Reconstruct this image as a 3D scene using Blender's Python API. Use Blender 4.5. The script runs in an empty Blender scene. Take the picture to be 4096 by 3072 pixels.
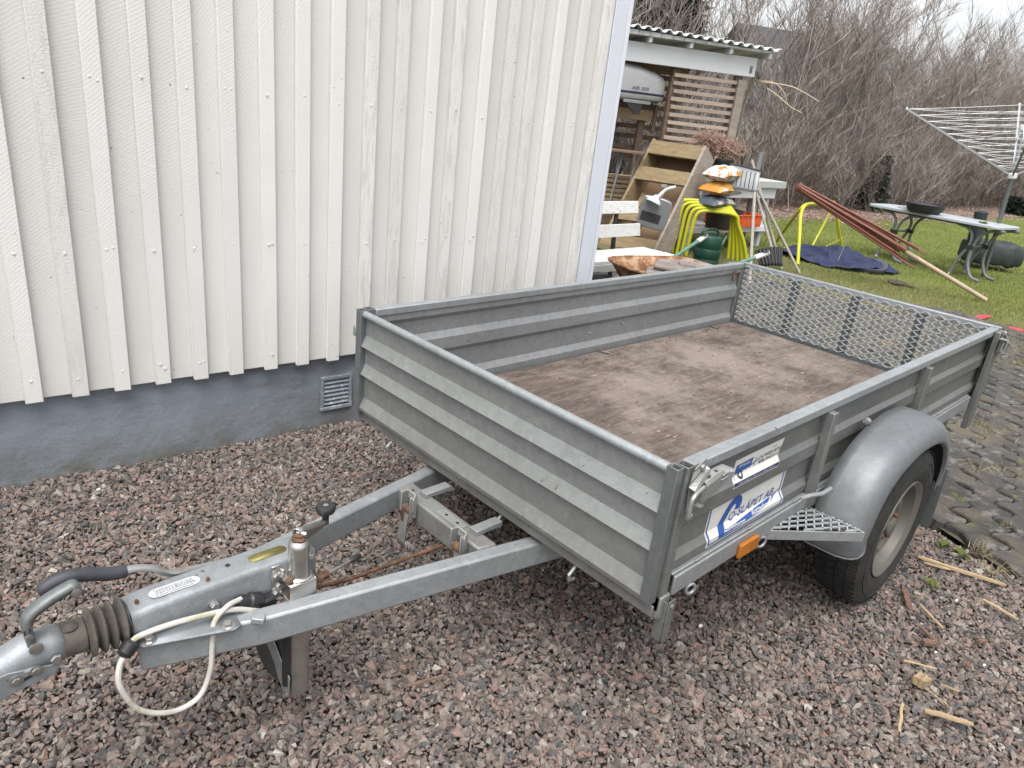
import bpy, bmesh, math, random
import numpy as np
from mathutils import Vector, Matrix
rnd = random.Random(7)
R = math.radians
scene = bpy.context.scene
col = scene.collection

# ------------------------------------------------------------------ camera
cam_d = bpy.data.cameras.new('camera'); cam = bpy.data.objects.new('camera', cam_d); col.objects.link(cam)
CAMPOS = Vector((-1.26225, -1.34239, 1.49268)); YAW, PITCH, ROLL = 0.78103, -0.37340, 0.11620
fwd = Vector((math.cos(YAW)*math.cos(PITCH), math.sin(YAW)*math.cos(PITCH), math.sin(PITCH)))
right = Vector((math.sin(YAW), -math.cos(YAW), 0)); up = right.cross(fwd)
r2 = math.cos(ROLL)*right + math.sin(ROLL)*up; u2 = -math.sin(ROLL)*right + math.cos(ROLL)*up
mw = Matrix((r2, u2, -fwd)).transposed().to_4x4(); mw.translation = CAMPOS
cam.matrix_world = mw
cam_d.sensor_width = 36; cam_d.lens = 25.21241; cam_d.clip_start = 0.05; cam_d.clip_end = 1500
scene.camera = cam

# ------------------------------------------------------------------ sky, sun, exposure (overcast)
SUN_EL, SUN_AZ = R(66), R(215)
world = bpy.data.worlds.new('World'); scene.world = world; world.use_nodes = True
wn = world.node_tree; wn.nodes.clear()
sky = wn.nodes.new('ShaderNodeTexSky'); sky.sky_type = 'NISHITA'; sky.sun_disc = False
sky.sun_elevation = SUN_EL; sky.sun_rotation = R(90) - SUN_AZ; sky.air_density = 1.0; sky.dust_density = 4.0; sky.ozone_density = 1.0
hs = wn.nodes.new('ShaderNodeHueSaturation'); hs.inputs['Saturation'].default_value = 0.18; hs.inputs['Value'].default_value = 1.0
bg = wn.nodes.new('ShaderNodeBackground'); bg.inputs['Strength'].default_value = 0.15
wo = wn.nodes.new('ShaderNodeOutputWorld')
wn.links.new(sky.outputs[0], hs.inputs['Color']); wn.links.new(hs.outputs[0], bg.inputs['Color']); wn.links.new(bg.outputs[0], wo.inputs['Surface'])
sd = bpy.data.lights.new('sun', 'SUN'); sd.energy = 1.5; sd.angle = R(50); sd.color = (1.0, 0.97, 0.93)
sun = bpy.data.objects.new('sun', sd); col.objects.link(sun); sun.location = (0, 0, 30)
sdir = Vector((math.cos(SUN_EL)*math.cos(SUN_AZ), math.cos(SUN_EL)*math.sin(SUN_AZ), math.sin(SUN_EL)))
sun.rotation_euler = sdir.to_track_quat('Z', 'Y').to_euler()
scene.view_settings.view_transform = 'Standard'; scene.view_settings.look = 'None'
scene.view_settings.gamma = 1; scene.view_settings.exposure = 0.98; scene.view_settings.use_curve_mapping = False

# ------------------------------------------------------------------ helpers
def V(*a): return Vector(a[0]) if len(a) == 1 else Vector(a)
class MB:
    def __init__(s): s.v = []; s.f = []
    def add(s, vs, fs):
        n = len(s.v); s.v += [tuple(v) for v in vs]; s.f += [tuple(i+n for i in f) for f in fs]; return s
    def hexa(s, p):   # p: 8 corners, bottom 4 then top 4
        return s.add(p, [(3,2,1,0),(4,5,6,7),(0,1,5,4),(1,2,6,5),(2,3,7,6),(3,0,4,7)])
    def box(s, x0, x1, y0, y1, z0, z1):
        return s.hexa([(x0,y0,z0),(x1,y0,z0),(x1,y1,z0),(x0,y1,z0),(x0,y0,z1),(x1,y0,z1),(x1,y1,z1),(x0,y1,z1)])
    def beam(s, a, b, w, h, upv=(0,0,1), taper=1.0):
        a, b = V(a), V(b); d = (b-a).normalized(); u = V(upv); u = (u - d*u.dot(d))
        if u.length < 1e-6: u = Vector((1,0,0)); u = u - d*u.dot(d)
        u.normalize(); r = d.cross(u); w /= 2; h /= 2
        p = [a-r*w-u*h, a+r*w-u*h, b+r*w*taper-u*h*taper, b-r*w*taper-u*h*taper, a-r*w+u*h, a+r*w+u*h, b+r*w*taper+u*h*taper, b-r*w*taper+u*h*taper]
        return s.hexa(p)
    def tube(s, pts, r, n=8, caps=True, closed=False):
        pts = [V(p) for p in pts]; m = len(pts)
        rs = r if isinstance(r, (list, tuple)) else [r]*m
        ref = None; vs = []
        for i in range(m):
            if closed: t = pts[(i+1) % m] - pts[i-1]
            else: t = pts[min(i+1, m-1)] - pts[max(i-1, 0)]
            if t.length < 1e-9: t = Vector((0,0,1))
            t.normalize()
            if ref is None:
                ref = Vector((0,0,1)) if abs(t.z) < .9 else Vector((1,0,0))
            u = ref - t*ref.dot(t); u.normalize(); ref = u; w = t.cross(u)
            for k in range(n):
                a = 2*math.pi*k/n; vs.append(pts[i] + (u*math.cos(a) + w*math.sin(a))*rs[i])
        fs = []
        for i in range(m if closed else m-1):
            j = (i+1) % m
            for k in range(n):
                k2 = (k+1) % n; fs.append((i*n+k, i*n+k2, j*n+k2, j*n+k))
        if caps and not closed: fs += [tuple(reversed(range(n))), tuple(range((m-1)*n, m*n))]
        return s.add(vs, fs)
    def lathe(s, prof, o, ax, n=20):   # prof: (radius, distance along axis)
        o, ax = V(o), V(ax).normalized(); u = ax.orthogonal().normalized(); w = ax.cross(u); vs = []; fs = []
        for r, t in prof:
            for k in range(n):
                a = 2*math.pi*k/n; vs.append(o + ax*t + (u*math.cos(a)+w*math.sin(a))*r)
        m = len(prof)
        for i in range(m-1):
            for k in range(n):
                k2 = (k+1) % n; fs.append((i*n+k, i*n+k2, (i+1)*n+k2, (i+1)*n+k))
        if prof[0][0] > 1e-5: fs.append(tuple(reversed(range(n))))
        if prof[-1][0] > 1e-5: fs.append(tuple(range((m-1)*n, m*n)))
        return s.add(vs, fs)
    def prism(s, poly, vec):
        n = len(poly); p = [V(q) for q in poly]; q = [a + V(vec) for a in p]
        return s.add(p+q, [tuple(reversed(range(n))), tuple(range(n, 2*n))] + [(i, (i+1) % n, (i+1) % n+n, i+n) for i in range(n)])
    def grid(s, rows):
        m, n = len(rows), len(rows[0]); vs = [v for r in rows for v in r]
        return s.add(vs, [(i*n+k, i*n+k+1, (i+1)*n+k+1, (i+1)*n+k) for i in range(m-1) for k in range(n-1)])
    def ell(s, c, rx, ry, rz, n=14, m=8, squash=1.0):
        c = V(c); vs = []; fs = []
        for i in range(m+1):
            t = math.pi*i/m
            for k in range(n):
                a = 2*math.pi*k/n
                ca, sa = math.cos(a), math.sin(a)
                e = squash
                x = math.copysign(abs(ca)**e, ca); y = math.copysign(abs(sa)**e, sa)
                vs.append(c + Vector((rx*x*math.sin(t)**e if t > 0 else 0, ry*y*math.sin(t)**e if t > 0 else 0, rz*math.copysign(abs(math.cos(t))**e, math.cos(t)))))
        for i in range(m):
            for k in range(n):
                k2 = (k+1) % n; fs.append((i*n+k, (i+1)*n+k, (i+1)*n+k2, i*n+k2))
        return s.add(vs, fs)
    def mesh(s, name, smooth=True, ang=35, fix=True):
        me = bpy.data.meshes.new(name); me.from_pydata([tuple(v) for v in s.v], [], s.f)
        if fix:
            bm = bmesh.new(); bm.from_mesh(me); bmesh.ops.recalc_face_normals(bm, faces=bm.faces); bm.to_mesh(me); bm.free()
        if smooth:
            me.polygons.foreach_set('use_smooth', [True]*len(me.polygons)); me.set_sharp_from_angle(angle=R(ang))
        me.update(); return me
    def build(s, name, mat, parent=None, bevel=0, smooth=True, ang=35, solid=0, fix=True):
        me = s.mesh(name, smooth, ang, fix); me.materials.append(mat)
        return link(name, me, parent, bevel, solid)
WORLDLOC = {}
def link(name, me, parent=None, bevel=0, solid=0):
    o = bpy.data.objects.new(name, me); col.objects.link(o)
    if parent is not None:
        o.parent = parent; pl = WORLDLOC.get(parent.name, Vector((0,0,0))); o.location = -pl
        WORLDLOC[o.name] = Vector((0,0,0))
    else:
        n = len(me.vertices); co = np.empty(n*3, 'f'); me.vertices.foreach_get('co', co); co = co.reshape(-1, 3)
        c = Vector(((co[:,0].min()+co[:,0].max())/2, (co[:,1].min()+co[:,1].max())/2, co[:,2].min()))
        me.transform(Matrix.Translation(-c)); o.location = c; WORLDLOC[o.name] = c.copy()
    if solid:
        m = o.modifiers.new('solid', 'SOLIDIFY'); m.thickness = solid; m.offset = 0
    if bevel:
        m = o.modifiers.new('bevel', 'BEVEL'); m.width = bevel; m.segments = 2; m.limit_method = 'ANGLE'; m.angle_limit = R(40)
    return o
def tag(o, label, cat, group=None, kind=None):
    o['label'] = label
    if cat: o['category'] = cat
    if group: o['group'] = group
    if kind: o['kind'] = kind
    return o
def thing(name, loc, label, cat, group=None):
    o = bpy.data.objects.new(name, None); col.objects.link(o); o.location = loc; o.empty_display_size = .1
    WORLDLOC[o.name] = V(loc); return tag(o, label, cat, group)
def struct(o, label=None):
    o['kind'] = 'structure'
    if label: o['label'] = label
    return o
def kids(o): return [c for c in bpy.data.objects if c.parent == o]
def dup(root, loc=None, rotz=None, scale=None, label=None, parent=None):
    r = root.copy(); col.objects.link(r)
    if parent is not None: r.parent = parent
    for ch in CH.get(root.name, []) or kids(root): dup(ch, parent=r)
    if loc is not None: r.location = loc
    if rotz is not None: r.rotation_euler = (0, 0, rotz)
    if scale is not None: r.scale = scale
    if label: r['label'] = label
    return r
CH = {}
def lerp(a, b, t): return V(a)*(1-t) + V(b)*t
def bez(pts, n=8):   # Catmull-Rom through the points
    P = [V(p) for p in pts]; P = [P[0]*2-P[1]] + P + [P[-1]*2-P[-2]]; out = []
    for i in range(1, len(P)-2):
        for k in range(n):
            t = k/n; a, b, c, d = P[i-1], P[i], P[i+1], P[i+2]
            out.append(0.5*((2*b) + (c-a)*t + (2*a-5*b+4*c-d)*t*t + (-a+3*b-3*c+d)*t*t*t))
    out.append(P[-2]); return out

# ------------------------------------------------------------------ materials
def new_mat(name):
    m = bpy.data.materials.new(name); m.use_nodes = True; nt = m.node_tree
    return m, nt, nt.nodes['Principled BSDF']
def N(nt, t, **kw):
    n = nt.nodes.new(t)
    for k, v in kw.items():
        if k in n.inputs: n.inputs[k].default_value = v
        else: setattr(n, k, v)
    return n
def L(nt, a, b): nt.links.new(a, b)
def coords(nt, stretch=(1,1,1), rot=(0,0,0), kind='Object'):
    tc = N(nt, 'ShaderNodeTexCoord'); mp = N(nt, 'ShaderNodeMapping'); mp.inputs['Scale'].default_value = stretch; mp.inputs['Rotation'].default_value = rot
    L(nt, tc.outputs[kind], mp.inputs['Vector']); return mp.outputs[0]
def noise(nt, vec, scale, detail=4, rough=.6, dist=0):
    n = N(nt, 'ShaderNodeTexNoise'); n.inputs['Scale'].default_value = scale; n.inputs['Detail'].default_value = detail; n.inputs['Roughness'].default_value = rough; n.inputs['Distortion'].default_value = dist
    L(nt, vec, n.inputs['Vector']); return n.outputs['Fac']
def ramp(nt, fac, stops, interp='LINEAR'):
    r = N(nt, 'ShaderNodeValToRGB'); e = r.color_ramp.elements; r.color_ramp.interpolation = interp
    while len(e) > 1: e.remove(e[-1])
    e[0].position = stops[0][0]; e[0].color = (*stops[0][1], 1) if len(stops[0][1]) == 3 else stops[0][1]
    for p, c in stops[1:]:
        x = e.new(p); x.color = (*c, 1)
    L(nt, fac, r.inputs['Fac']); return r.outputs['Color']
def mix(nt, fac, a, b, mode='MIX'):
    m = N(nt, 'ShaderNodeMix', data_type='RGBA', blend_type=mode)
    for inp, v in ((m.inputs[0], fac), (m.inputs[6], a), (m.inputs[7], b)):
        if isinstance(v, (int, float)): inp.default_value = v
        elif isinstance(v, tuple): inp.default_value = (*v, 1)
        else: L(nt, v, inp)
    return m.outputs[2]
def g3(x): return (x, x, x)
def mask(nt, fac, lo, hi): return ramp(nt, fac, [(lo, g3(0)), (hi, g3(1))])
def bump(nt, b, h, strength, dist=.01):
    n = N(nt, 'ShaderNodeBump'); n.inputs['Strength'].default_value = strength; n.inputs['Distance'].default_value = dist
    L(nt, h, n.inputs['Height'])
    if b.inputs['Normal'].is_linked: L(nt, b.inputs['Normal'].links[0].from_socket, n.inputs['Normal'])
    L(nt, n.outputs[0], b.inputs['Normal'])
def simple(name, c, rough=.6, metal=0., var=.12, vscale=8., bmp=.0, bscale=60., c2=None, lo=.5, hi=.65, stretch=(1,1,1), c2scale=10.):
    m, nt, b = new_mat(name); v = coords(nt, stretch)
    n = noise(nt, v, vscale); base = ramp(nt, n, [(.3, tuple(x*(1-var) for x in c)), (.7, tuple(min(1, x*(1+var)) for x in c))])
    if c2: base = mix(nt, mask(nt, noise(nt, v, c2scale, 6, .7), lo, hi), base, c2)
    L(nt, base, b.inputs['Base Color']); b.inputs['Roughness'].default_value = rough; b.inputs['Metallic'].default_value = metal
    if bmp: bump(nt, b, noise(nt, v, bscale), bmp, .004)
    return m
def galvanised(name, c=(.27,.28,.285), metal=.42, rough=.47, dirt=0.0, dirtcol=(.17,.145,.12), zdirt=None):
    m, nt, b = new_mat(name); v = coords(nt)
    base = ramp(nt, noise(nt, v, 2.5, 5), [(.3, tuple(x*.86 for x in c)), (.7, tuple(x*1.1 for x in c))])
    vo = N(nt, 'ShaderNodeTexVoronoi'); vo.inputs['Scale'].default_value = 55; L(nt, v, vo.inputs['Vector'])
    sp = N(nt, 'ShaderNodeSeparateColor'); L(nt, vo.outputs['Color'], sp.inputs[0])
    base = mix(nt, .5, base, mix(nt, 1.0, base, ramp(nt, sp.outputs[0], [(0, g3(.84)), (1, g3(1.12))]), 'MULTIPLY'))
    fine = noise(nt, v, 420, 3, .7)
    base = mix(nt, .55, base, mix(nt, 1.0, base, ramp(nt, fine, [(.35, g3(.7)), (.65, g3(1.2))]), 'MULTIPLY'))
    # chalky white oxide, dark specks, scratches
    base = mix(nt, mask(nt, noise(nt, v, 9, 8, .75), .6, .78), base, tuple(min(1,x*1.45) for x in c))
    base = mix(nt, mask(nt, noise(nt, v, 38, 3, .6), .71, .76), base, (.09,.085,.08))
    vs2 = coords(nt, (1,1,14)); base = mix(nt, mask(nt, noise(nt, vs2, 14, 4, .6), .66, .8), base, tuple(x*.72 for x in c))
    dm = None
    if dirt:
        dm = mask(nt, noise(nt, v, 5, 8, .75), .62-.25*dirt, .85)
    if zdirt:
        tc = N(nt, 'ShaderNodeNewGeometry'); s = N(nt, 'ShaderNodeSeparateXYZ'); L(nt, tc.outputs['Position'], s.inputs[0])
        mr = N(nt, 'ShaderNodeMapRange'); mr.inputs[1].default_value = zdirt[1]; mr.inputs[2].default_value = zdirt[0]; mr.inputs[3].default_value = 0; mr.inputs[4].default_value = .85; L(nt, s.outputs['Z'], mr.inputs[0])
        mm = N(nt, 'ShaderNodeMath', operation='MULTIPLY'); L(nt, mr.outputs[0], mm.inputs[0]); L(nt, mask(nt, noise(nt, v, 7, 8, .75), .25, .75), mm.inputs[1]); zz = mm.outputs[0]
        base = mix(nt, zz, base, dirtcol)
    if dm is not None: base = mix(nt, dm, base, dirtcol)
    L(nt, base, b.inputs['Base Color']); b.inputs['Metallic'].default_value = metal
    rr = N(nt, 'ShaderNodeMapRange'); rr.inputs[3].default_value = rough-.1; rr.inputs[4].default_value = rough+.16; L(nt, noise(nt, v, 12, 5), rr.inputs[0]); L(nt, rr.outputs[0], b.inputs['Roughness'])
    bump(nt, b, noise(nt, v, 130, 3), .12, .002); bump(nt, b, noise(nt, v, 3, 2), .12, .02)
    return m
def woodmat(name, c1, c2, stretch=(1,14,14), scale=6, rough=.75, peel=None, knots=True):
    m, nt, b = new_mat(name); v = coords(nt, stretch)
    oi = N(nt, 'ShaderNodeObjectInfo'); ad = N(nt, 'ShaderNodeVectorMath', operation='ADD'); L(nt, v, ad.inputs[0]); L(nt, oi.outputs['Location'], ad.inputs[1]); 
    g = noise(nt, v, scale, 6, .65, .6)
    base = ramp(nt, g, [(.25, c1), (.5, tuple((a+q)/2 for a, q in zip(c1, c2))), (.72, c2)])
    rv = N(nt, 'ShaderNodeMapRange'); rv.inputs[3].default_value = .82; rv.inputs[4].default_value = 1.15; L(nt, oi.outputs['Random'], rv.inputs[0])
    hv = N(nt, 'ShaderNodeHueSaturation'); L(nt, rv.outputs[0], hv.inputs['Value']); L(nt, base, hv.inputs['Color']); base = hv.outputs[0]
    if peel: base = mix(nt, mask(nt, noise(nt, v, scale*2.2, 7, .75), *peel[1]), base, peel[0])
    L(nt, base, b.inputs['Base Color']); b.inputs['Roughness'].default_value = rough; bump(nt, b, g, .25, .006)
    return m
M = {}
M['galv'] = galvanised('galvanised_steel', dirt=.2)
M['galv_front'] = galvanised('galvanised_front', c=(.255,.268,.262), metal=.4, rough=.55, zdirt=(.40,.62), dirtcol=(.125,.105,.092))
M['galv_blue'] = galvanised('galvanised_drawbar', c=(.31,.33,.342), metal=.5, rough=.5, dirt=.1)
M['galv_dark'] = galvanised('galvanised_dull', c=(.16,.175,.178), metal=.5, rough=.5, dirt=.35)
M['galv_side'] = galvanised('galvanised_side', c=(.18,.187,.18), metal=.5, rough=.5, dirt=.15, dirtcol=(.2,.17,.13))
M['cast'] = galvanised('cast_housing', c=(.27,.29,.305), metal=.5, rough=.58, dirt=.45, dirtcol=(.13,.135,.135))
M['chrome'] = simple('zinc_plated_steel', (.5,.49,.47), .28, .9, .12, 20, .1, 90, (.25,.22,.19), .6, .75, (1,1,1), 14)
M['zinc'] = simple('zinc_latch', (0.315,0.323,0.315), .45, .6, .12, 30, .1, 200, (0.150,0.112,0.083), .6, .72, (1,1,1), 30)
M['rust'] = simple('rust', (.085,.045,.028), .85, .1, .35, 30, .6, 150, (.15,.078,.042), .5, .6, (1,1,1), 40)
M['rubber'] = simple('rubber', (.035,.033,.03), .75, 0, .3, 20, .25, 120, (.11,.10,.085), .5, .75)
M['bellows'] = simple('bellows_rubber', (.07,.062,.052), .8, 0, .3, 15, .3, 150, (.16,.145,.12), .5, .75, (1,1,1), 18)
M['black'] = simple('black_plastic', (.02,.02,.022), .4, 0, .2, 20, .1, 100)
M['grip'] = simple('grip_rubber', (.035,.036,.045), .6, 0, .3, 18, .2, 90, (.08,.075,.07), .55, .75)
M['cable'] = simple('cable_sheath', (0.442,0.425,0.391), .55, 0, .15, 20, .1, 90, (0.281,0.264,0.119), .52, .68, (1,1,1), 16)
M['tyre'] = simple('tyre_rubber', (0.015,0.015,0.014), .8, 0, .3, 15, .2, 120, (0.035,0.033,0.030), .5, .7)
M['rim'] = simple('wheel_rim_paint', (0.116,0.109,0.095), .55, .2, .12, 12, .08, 80, (0.136,0.109,0.082), .56, .72, (1,1,1), 9)
M['amber'] = simple('amber_reflector', (.36,.125,.012), .4, 0, .08, 40, .2, 500)
M['plastic_fender'] = galvanised('fender_steel', c=(.165,.177,.187), metal=.4, rough=.47, dirt=.55, dirtcol=(.13,.12,.105))
M['sticker'] = simple('sticker_white', (0.545,0.538,0.506), .45, 0, .06, 20, 0, 50, (0.327,0.312,0.280), .66, .74, (1,1,1), 60)
M['blue'] = simple('sticker_blue', (.012,.065,.26), .45, 0, .1, 30)
M['ink'] = simple('sticker_ink', (.02,.03,.08), .5, 0, .1, 30)
M['brass'] = simple('brass_plate', (.20,.18,.06), .45, .5, .2, 60, .3, 300)
M['label'] = simple('label_white', (0.417,0.423,0.423), .4)

m, nt, b = new_mat('plywood'); M['plywood'] = m
v = coords(nt, (2.6, 13, 1)); vv = coords(nt)
g = noise(nt, v, 3.4, 11, .78, .15)
base = ramp(nt, g, [(.28, (.030,.022,.018)), (.45, (.070,.052,.043)), (.58, (.122,.094,.077)), (.75, (.215,.172,.14))])
base = mix(nt, mask(nt, noise(nt, vv, 2.0, 9, .75), .45, .60), base, mix(nt, .65, base, (.24,.202,.175)))
base = mix(nt, mask(nt, noise(nt, coords(nt, (6, 34, 1), (0,0,.12)), 3.6, 4, .6), .64, .72), base, (.40,.29,.18))
base = mix(nt, mask(nt, noise(nt, vv, 3.4, 10, .8), .54, .70), base, (.042,.030,.025))
L(nt, base, b.inputs['Base Color']); b.inputs['Roughness'].default_value = .72; bump(nt, b, g, .35, .004); bump(nt, b, noise(nt, vv, 90, 4), .15, .002)

# siding: cream paint over rough-sawn timber; saw marks run as diagonal arcs that differ from board to board
def siding(name, c, fuzzy=False):
    m, nt, b = new_mat(name)
    tc = N(nt, 'ShaderNodeTexCoord'); oi = N(nt, 'ShaderNodeObjectInfo')
    mul = N(nt, 'ShaderNodeMath', operation='MULTIPLY'); mul.inputs[1].default_value = 37.0; L(nt, oi.outputs['Random'], mul.inputs[0])
    cmb = N(nt, 'ShaderNodeCombineXYZ'); L(nt, mul.outputs[0], cmb.inputs['Z'])
    ad = N(nt, 'ShaderNodeVectorMath', operation='ADD'); L(nt, tc.outputs['Object'], ad.inputs[0]); L(nt, cmb.outputs[0], ad.inputs[1])
    mp = N(nt, 'ShaderNodeMapping'); L(nt, ad.outputs[0], mp.inputs['Vector'])
    # tilt of the saw marks chosen per board
    mr = N(nt, 'ShaderNodeMapRange'); mr.inputs[3].default_value = .3; mr.inputs[4].default_value = 1.0; L(nt, oi.outputs['Random'], mr.inputs[0])
    cr = N(nt, 'ShaderNodeCombineXYZ'); L(nt, mr.outputs[0], cr.inputs['Y']); L(nt, cr.outputs[0], mp.inputs['Rotation'])
    w = N(nt, 'ShaderNodeTexWave'); w.wave_type = 'BANDS'; w.bands_direction = 'Z'; w.inputs['Scale'].default_value = 30; w.inputs['Distortion'].default_value = 5; w.inputs['Detail'].default_value = 3; w.inputs['Detail Scale'].default_value = .5
    L(nt, mp.outputs[0], w.inputs['Vector'])
    v = ad.outputs[0]
    rv = N(nt, 'ShaderNodeMapRange'); rv.inputs[3].default_value = .93; rv.inputs[4].default_value = 1.04; L(nt, oi.outputs['Random'], rv.inputs[0])
    base = ramp(nt, noise(nt, v, 3, 6, .65), [(.3, tuple(x*.94 for x in c)), (.7, c)])
    hv = N(nt, 'ShaderNodeHueSaturation'); L(nt, rv.outputs[0], hv.inputs['Value']); L(nt, base, hv.inputs['Color']); base = hv.outputs[0]
    vs = N(nt, 'ShaderNodeMapping'); vs.inputs['Scale'].default_value = (1,1,.16); L(nt, v, vs.inputs['Vector'])
    if fuzzy: base = mix(nt, mask(nt, noise(nt, vs.outputs[0], 42, 5, .7), .48, .60), base, tuple(x*.83 for x in c))
    base = mix(nt, mask(nt, noise(nt, vs.outputs[0], 14, 5, .7), .64, .82), base, tuple(x*.92 for x in c))
    base = mix(nt, mask(nt, noise(nt, v, 62, 2, .5), .755, .775), base, (.16,.15,.13))
    L(nt, base, b.inputs['Base Color']); b.inputs['Roughness'].default_value = .55
    bump(nt, b, w.outputs['Fac'], .07 if not fuzzy else .03, .003); bump(nt, b, noise(nt, v, 90 if not fuzzy else 150, 4, .7), .25 if not fuzzy else .7, .003)
    bump(nt, b, noise(nt, vs.outputs[0], 20, 3), .25, .005)
    return m
CREAM = (.665,.657,.625)
M['board'] = siding('siding_board_paint', tuple(x*.965 for x in CREAM)); M['batten'] = siding('siding_batten_paint', (.70,.693,.665)); M['batten_rough'] = siding('siding_batten_rough', (.69,.68,.648), True)
M['corner'] = siding('corner_board_paint', (.64,.665,.73))
m, nt, b = new_mat('foundation_render'); M['found'] = m; v = coords(nt)
base = ramp(nt, noise(nt, v, 2.2, 6, .6), [(.3, (.18,.207,.245)), (.7, (.245,.277,.322))])
base = mix(nt, mask(nt, noise(nt, coords(nt, (1,1,3)), 3, 7, .7), .50, .75), base, (.13,.135,.138))
base = mix(nt, mask(nt, noise(nt, coords(nt, (1.2,1.2,7)), 6, 8, .8), .62, .72), base, (.30,.32,.34))
geo = N(nt, 'ShaderNodeNewGeometry'); s = N(nt, 'ShaderNodeSeparateXYZ'); L(nt, geo.outputs['Position'], s.inputs[0])
mr = N(nt, 'ShaderNodeMapRange'); mr.inputs[1].default_value = .20; mr.inputs[2].default_value = -.01; L(nt, s.outputs['Z'], mr.inputs[0])
mm = N(nt, 'ShaderNodeMath', operation='MULTIPLY'); L(nt, mr.outputs[0], mm.inputs[0]); L(nt, mask(nt, noise(nt, v, 6, 7, .7), .3, .6), mm.inputs[1])
base = mix(nt, mm.outputs[0], base, (.13,.125,.105))
L(nt, base, b.inputs['Base Color']); b.inputs['Roughness'].default_value = .8; bump(nt, b, noise(nt, v, 70, 5, .7), .45, .006); bump(nt, b, noise(nt, v, 9, 4), .4, .02)

# gravel: colour per stone
m, nt, b = new_mat('crushed_granite'); M['gravel'] = m
oi = N(nt, 'ShaderNodeObjectInfo'); v = coords(nt)
base = ramp(nt, oi.outputs['Random'], [(0, (0.124,0.099,0.085)), (.12, (0.188,0.141,0.121)), (.25, (0.232,0.171,0.146)), (.36, (0.134,0.121,0.114)), (.47, (0.198,0.166,0.146)), (.58, (0.087,0.085,0.084)), (.68, (0.232,0.198,0.171)), (.78, (0.154,0.121,0.105)), (.86, (0.243,0.154,0.129)), (.90, (0.287,0.248,0.213)), (.97, (0.055,0.059,0.063)), (.985, (0.376,0.347,0.307))], 'CONSTANT')
sp = noise(nt, v, 3.5, 5, .75); base = mix(nt, .8, base, mix(nt, 1.0, base, ramp(nt, sp, [(.3, g3(.55)), (.7, g3(1.3))]), 'MULTIPLY'))
base = mix(nt, mask(nt, noise(nt, v, 9, 2, .6), .62, .68), base, mix(nt, .5, base, (.45,.4,.36)))
L(nt, base, b.inputs['Base Color']); b.inputs['Roughness'].default_value = .8; bump(nt, b, noise(nt, v, 6, 4), .4, .1)
M['soil'] = simple('damp_soil', (.055,.042,.033), .95, 0, .35, 12, .6, 60, (.1,.08,.06), .5, .7)
M['sand'] = simple('joint_soil', (.07,.062,.045), .95, 0, .35, 6, .6, 80, (.075,.085,.02), .5, .62, (1,1,1), 3.5)
def pavermat():
    m, nt, b = new_mat('concrete_paver'); v = coords(nt, kind='Generated'); geo = N(nt, 'ShaderNodeNewGeometry'); p = geo.outputs['Position']; oi = N(nt, 'ShaderNodeObjectInfo')
    base = ramp(nt, noise(nt, p, 7, 6, .7), [(.3, (.028,.027,.025)), (.7, (.066,.062,.057))])
    rv = N(nt, 'ShaderNodeMapRange'); rv.inputs[3].default_value = .75; rv.inputs[4].default_value = 1.25; L(nt, oi.outputs['Random'], rv.inputs[0])
    hv = N(nt, 'ShaderNodeHueSaturation'); L(nt, rv.outputs[0], hv.inputs['Value']); L(nt, base, hv.inputs['Color']); base = hv.outputs[0]
    base = mix(nt, mask(nt, noise(nt, p, 11, 7, .75), .53, .66), base, (.17,.162,.145))       # lichen
    base = mix(nt, mask(nt, noise(nt, p, 150, 3, .7), .66, .71), base, (.30,.29,.275))        # light aggregate
    base = mix(nt, mask(nt, noise(nt, p, 90, 3, .7), .62, .7), base, (.04,.037,.035))
    base = mix(nt, mask(nt, noise(nt, p, 2.6, 6, .7), .5, .68), base, (.115,.09,.06))
    L(nt, base, b.inputs['Base Color']); b.inputs['Roughness'].default_value = .85
    bump(nt, b, noise(nt, p, 160, 4, .7), .6, .004); bump(nt, b, noise(nt, p, 25, 4), .35, .01); return m
M['paver'] = pavermat()
m, nt, b = new_mat('lawn_turf'); M['lawn'] = m; v = coords(nt)
base = ramp(nt, noise(nt, v, .9, 7, .65), [(.3, (.075,.105,.012)), (.55, (.12,.155,.018)), (.75, (.18,.20,.03))])
base = mix(nt, mask(nt, noise(nt, v, 30, 5, .7), .5, .7), base, (.09,.08,.03))
geo = N(nt, 'ShaderNodeNewGeometry'); s = N(nt, 'ShaderNodeSeparateXYZ'); L(nt, geo.outputs['Position'], s.inputs[0])
mr = N(nt, 'ShaderNodeMapRange'); mr.inputs[1].default_value = 9.0; mr.inputs[2].default_value = 6.4; L(nt, s.outputs['X'], mr.inputs[0])
mm = N(nt, 'ShaderNodeMath', operation='MULTIPLY'); L(nt, mr.outputs[0], mm.inputs[0]); L(nt, mask(nt, noise(nt, v, 2.2, 7, .7), .3, .55), mm.inputs[1])
base = mix(nt, mm.outputs[0], base, (.115,.095,.05))
L(nt, base, b.inputs['Base Color']); b.inputs['Roughness'].default_value = .9; bump(nt, b, noise(nt, v, 60, 4), .7, .03)
def random_mat(name, stops, rough=.7, bmp=0, trans=0):
    m, nt, b = new_mat(name); geo = N(nt, 'ShaderNodeNewGeometry')
    base = ramp(nt, geo.outputs['Random Per Island'], stops); L(nt, base, b.inputs['Base Color']); b.inputs['Roughness'].default_value = rough; return m
M['blade'] = random_mat('grass_blade', [(0, (.06,.085,.015)), (.35, (.115,.15,.022)), (.6, (.18,.215,.035)), (.78, (.23,.225,.07)), (1, (.31,.26,.13))])
M['straw'] = random_mat('dry_straw', [(0, (.20,.16,.08)), (.5, (.34,.28,.15)), (.8, (.16,.17,.05)), (1, (.42,.36,.22))])
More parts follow.
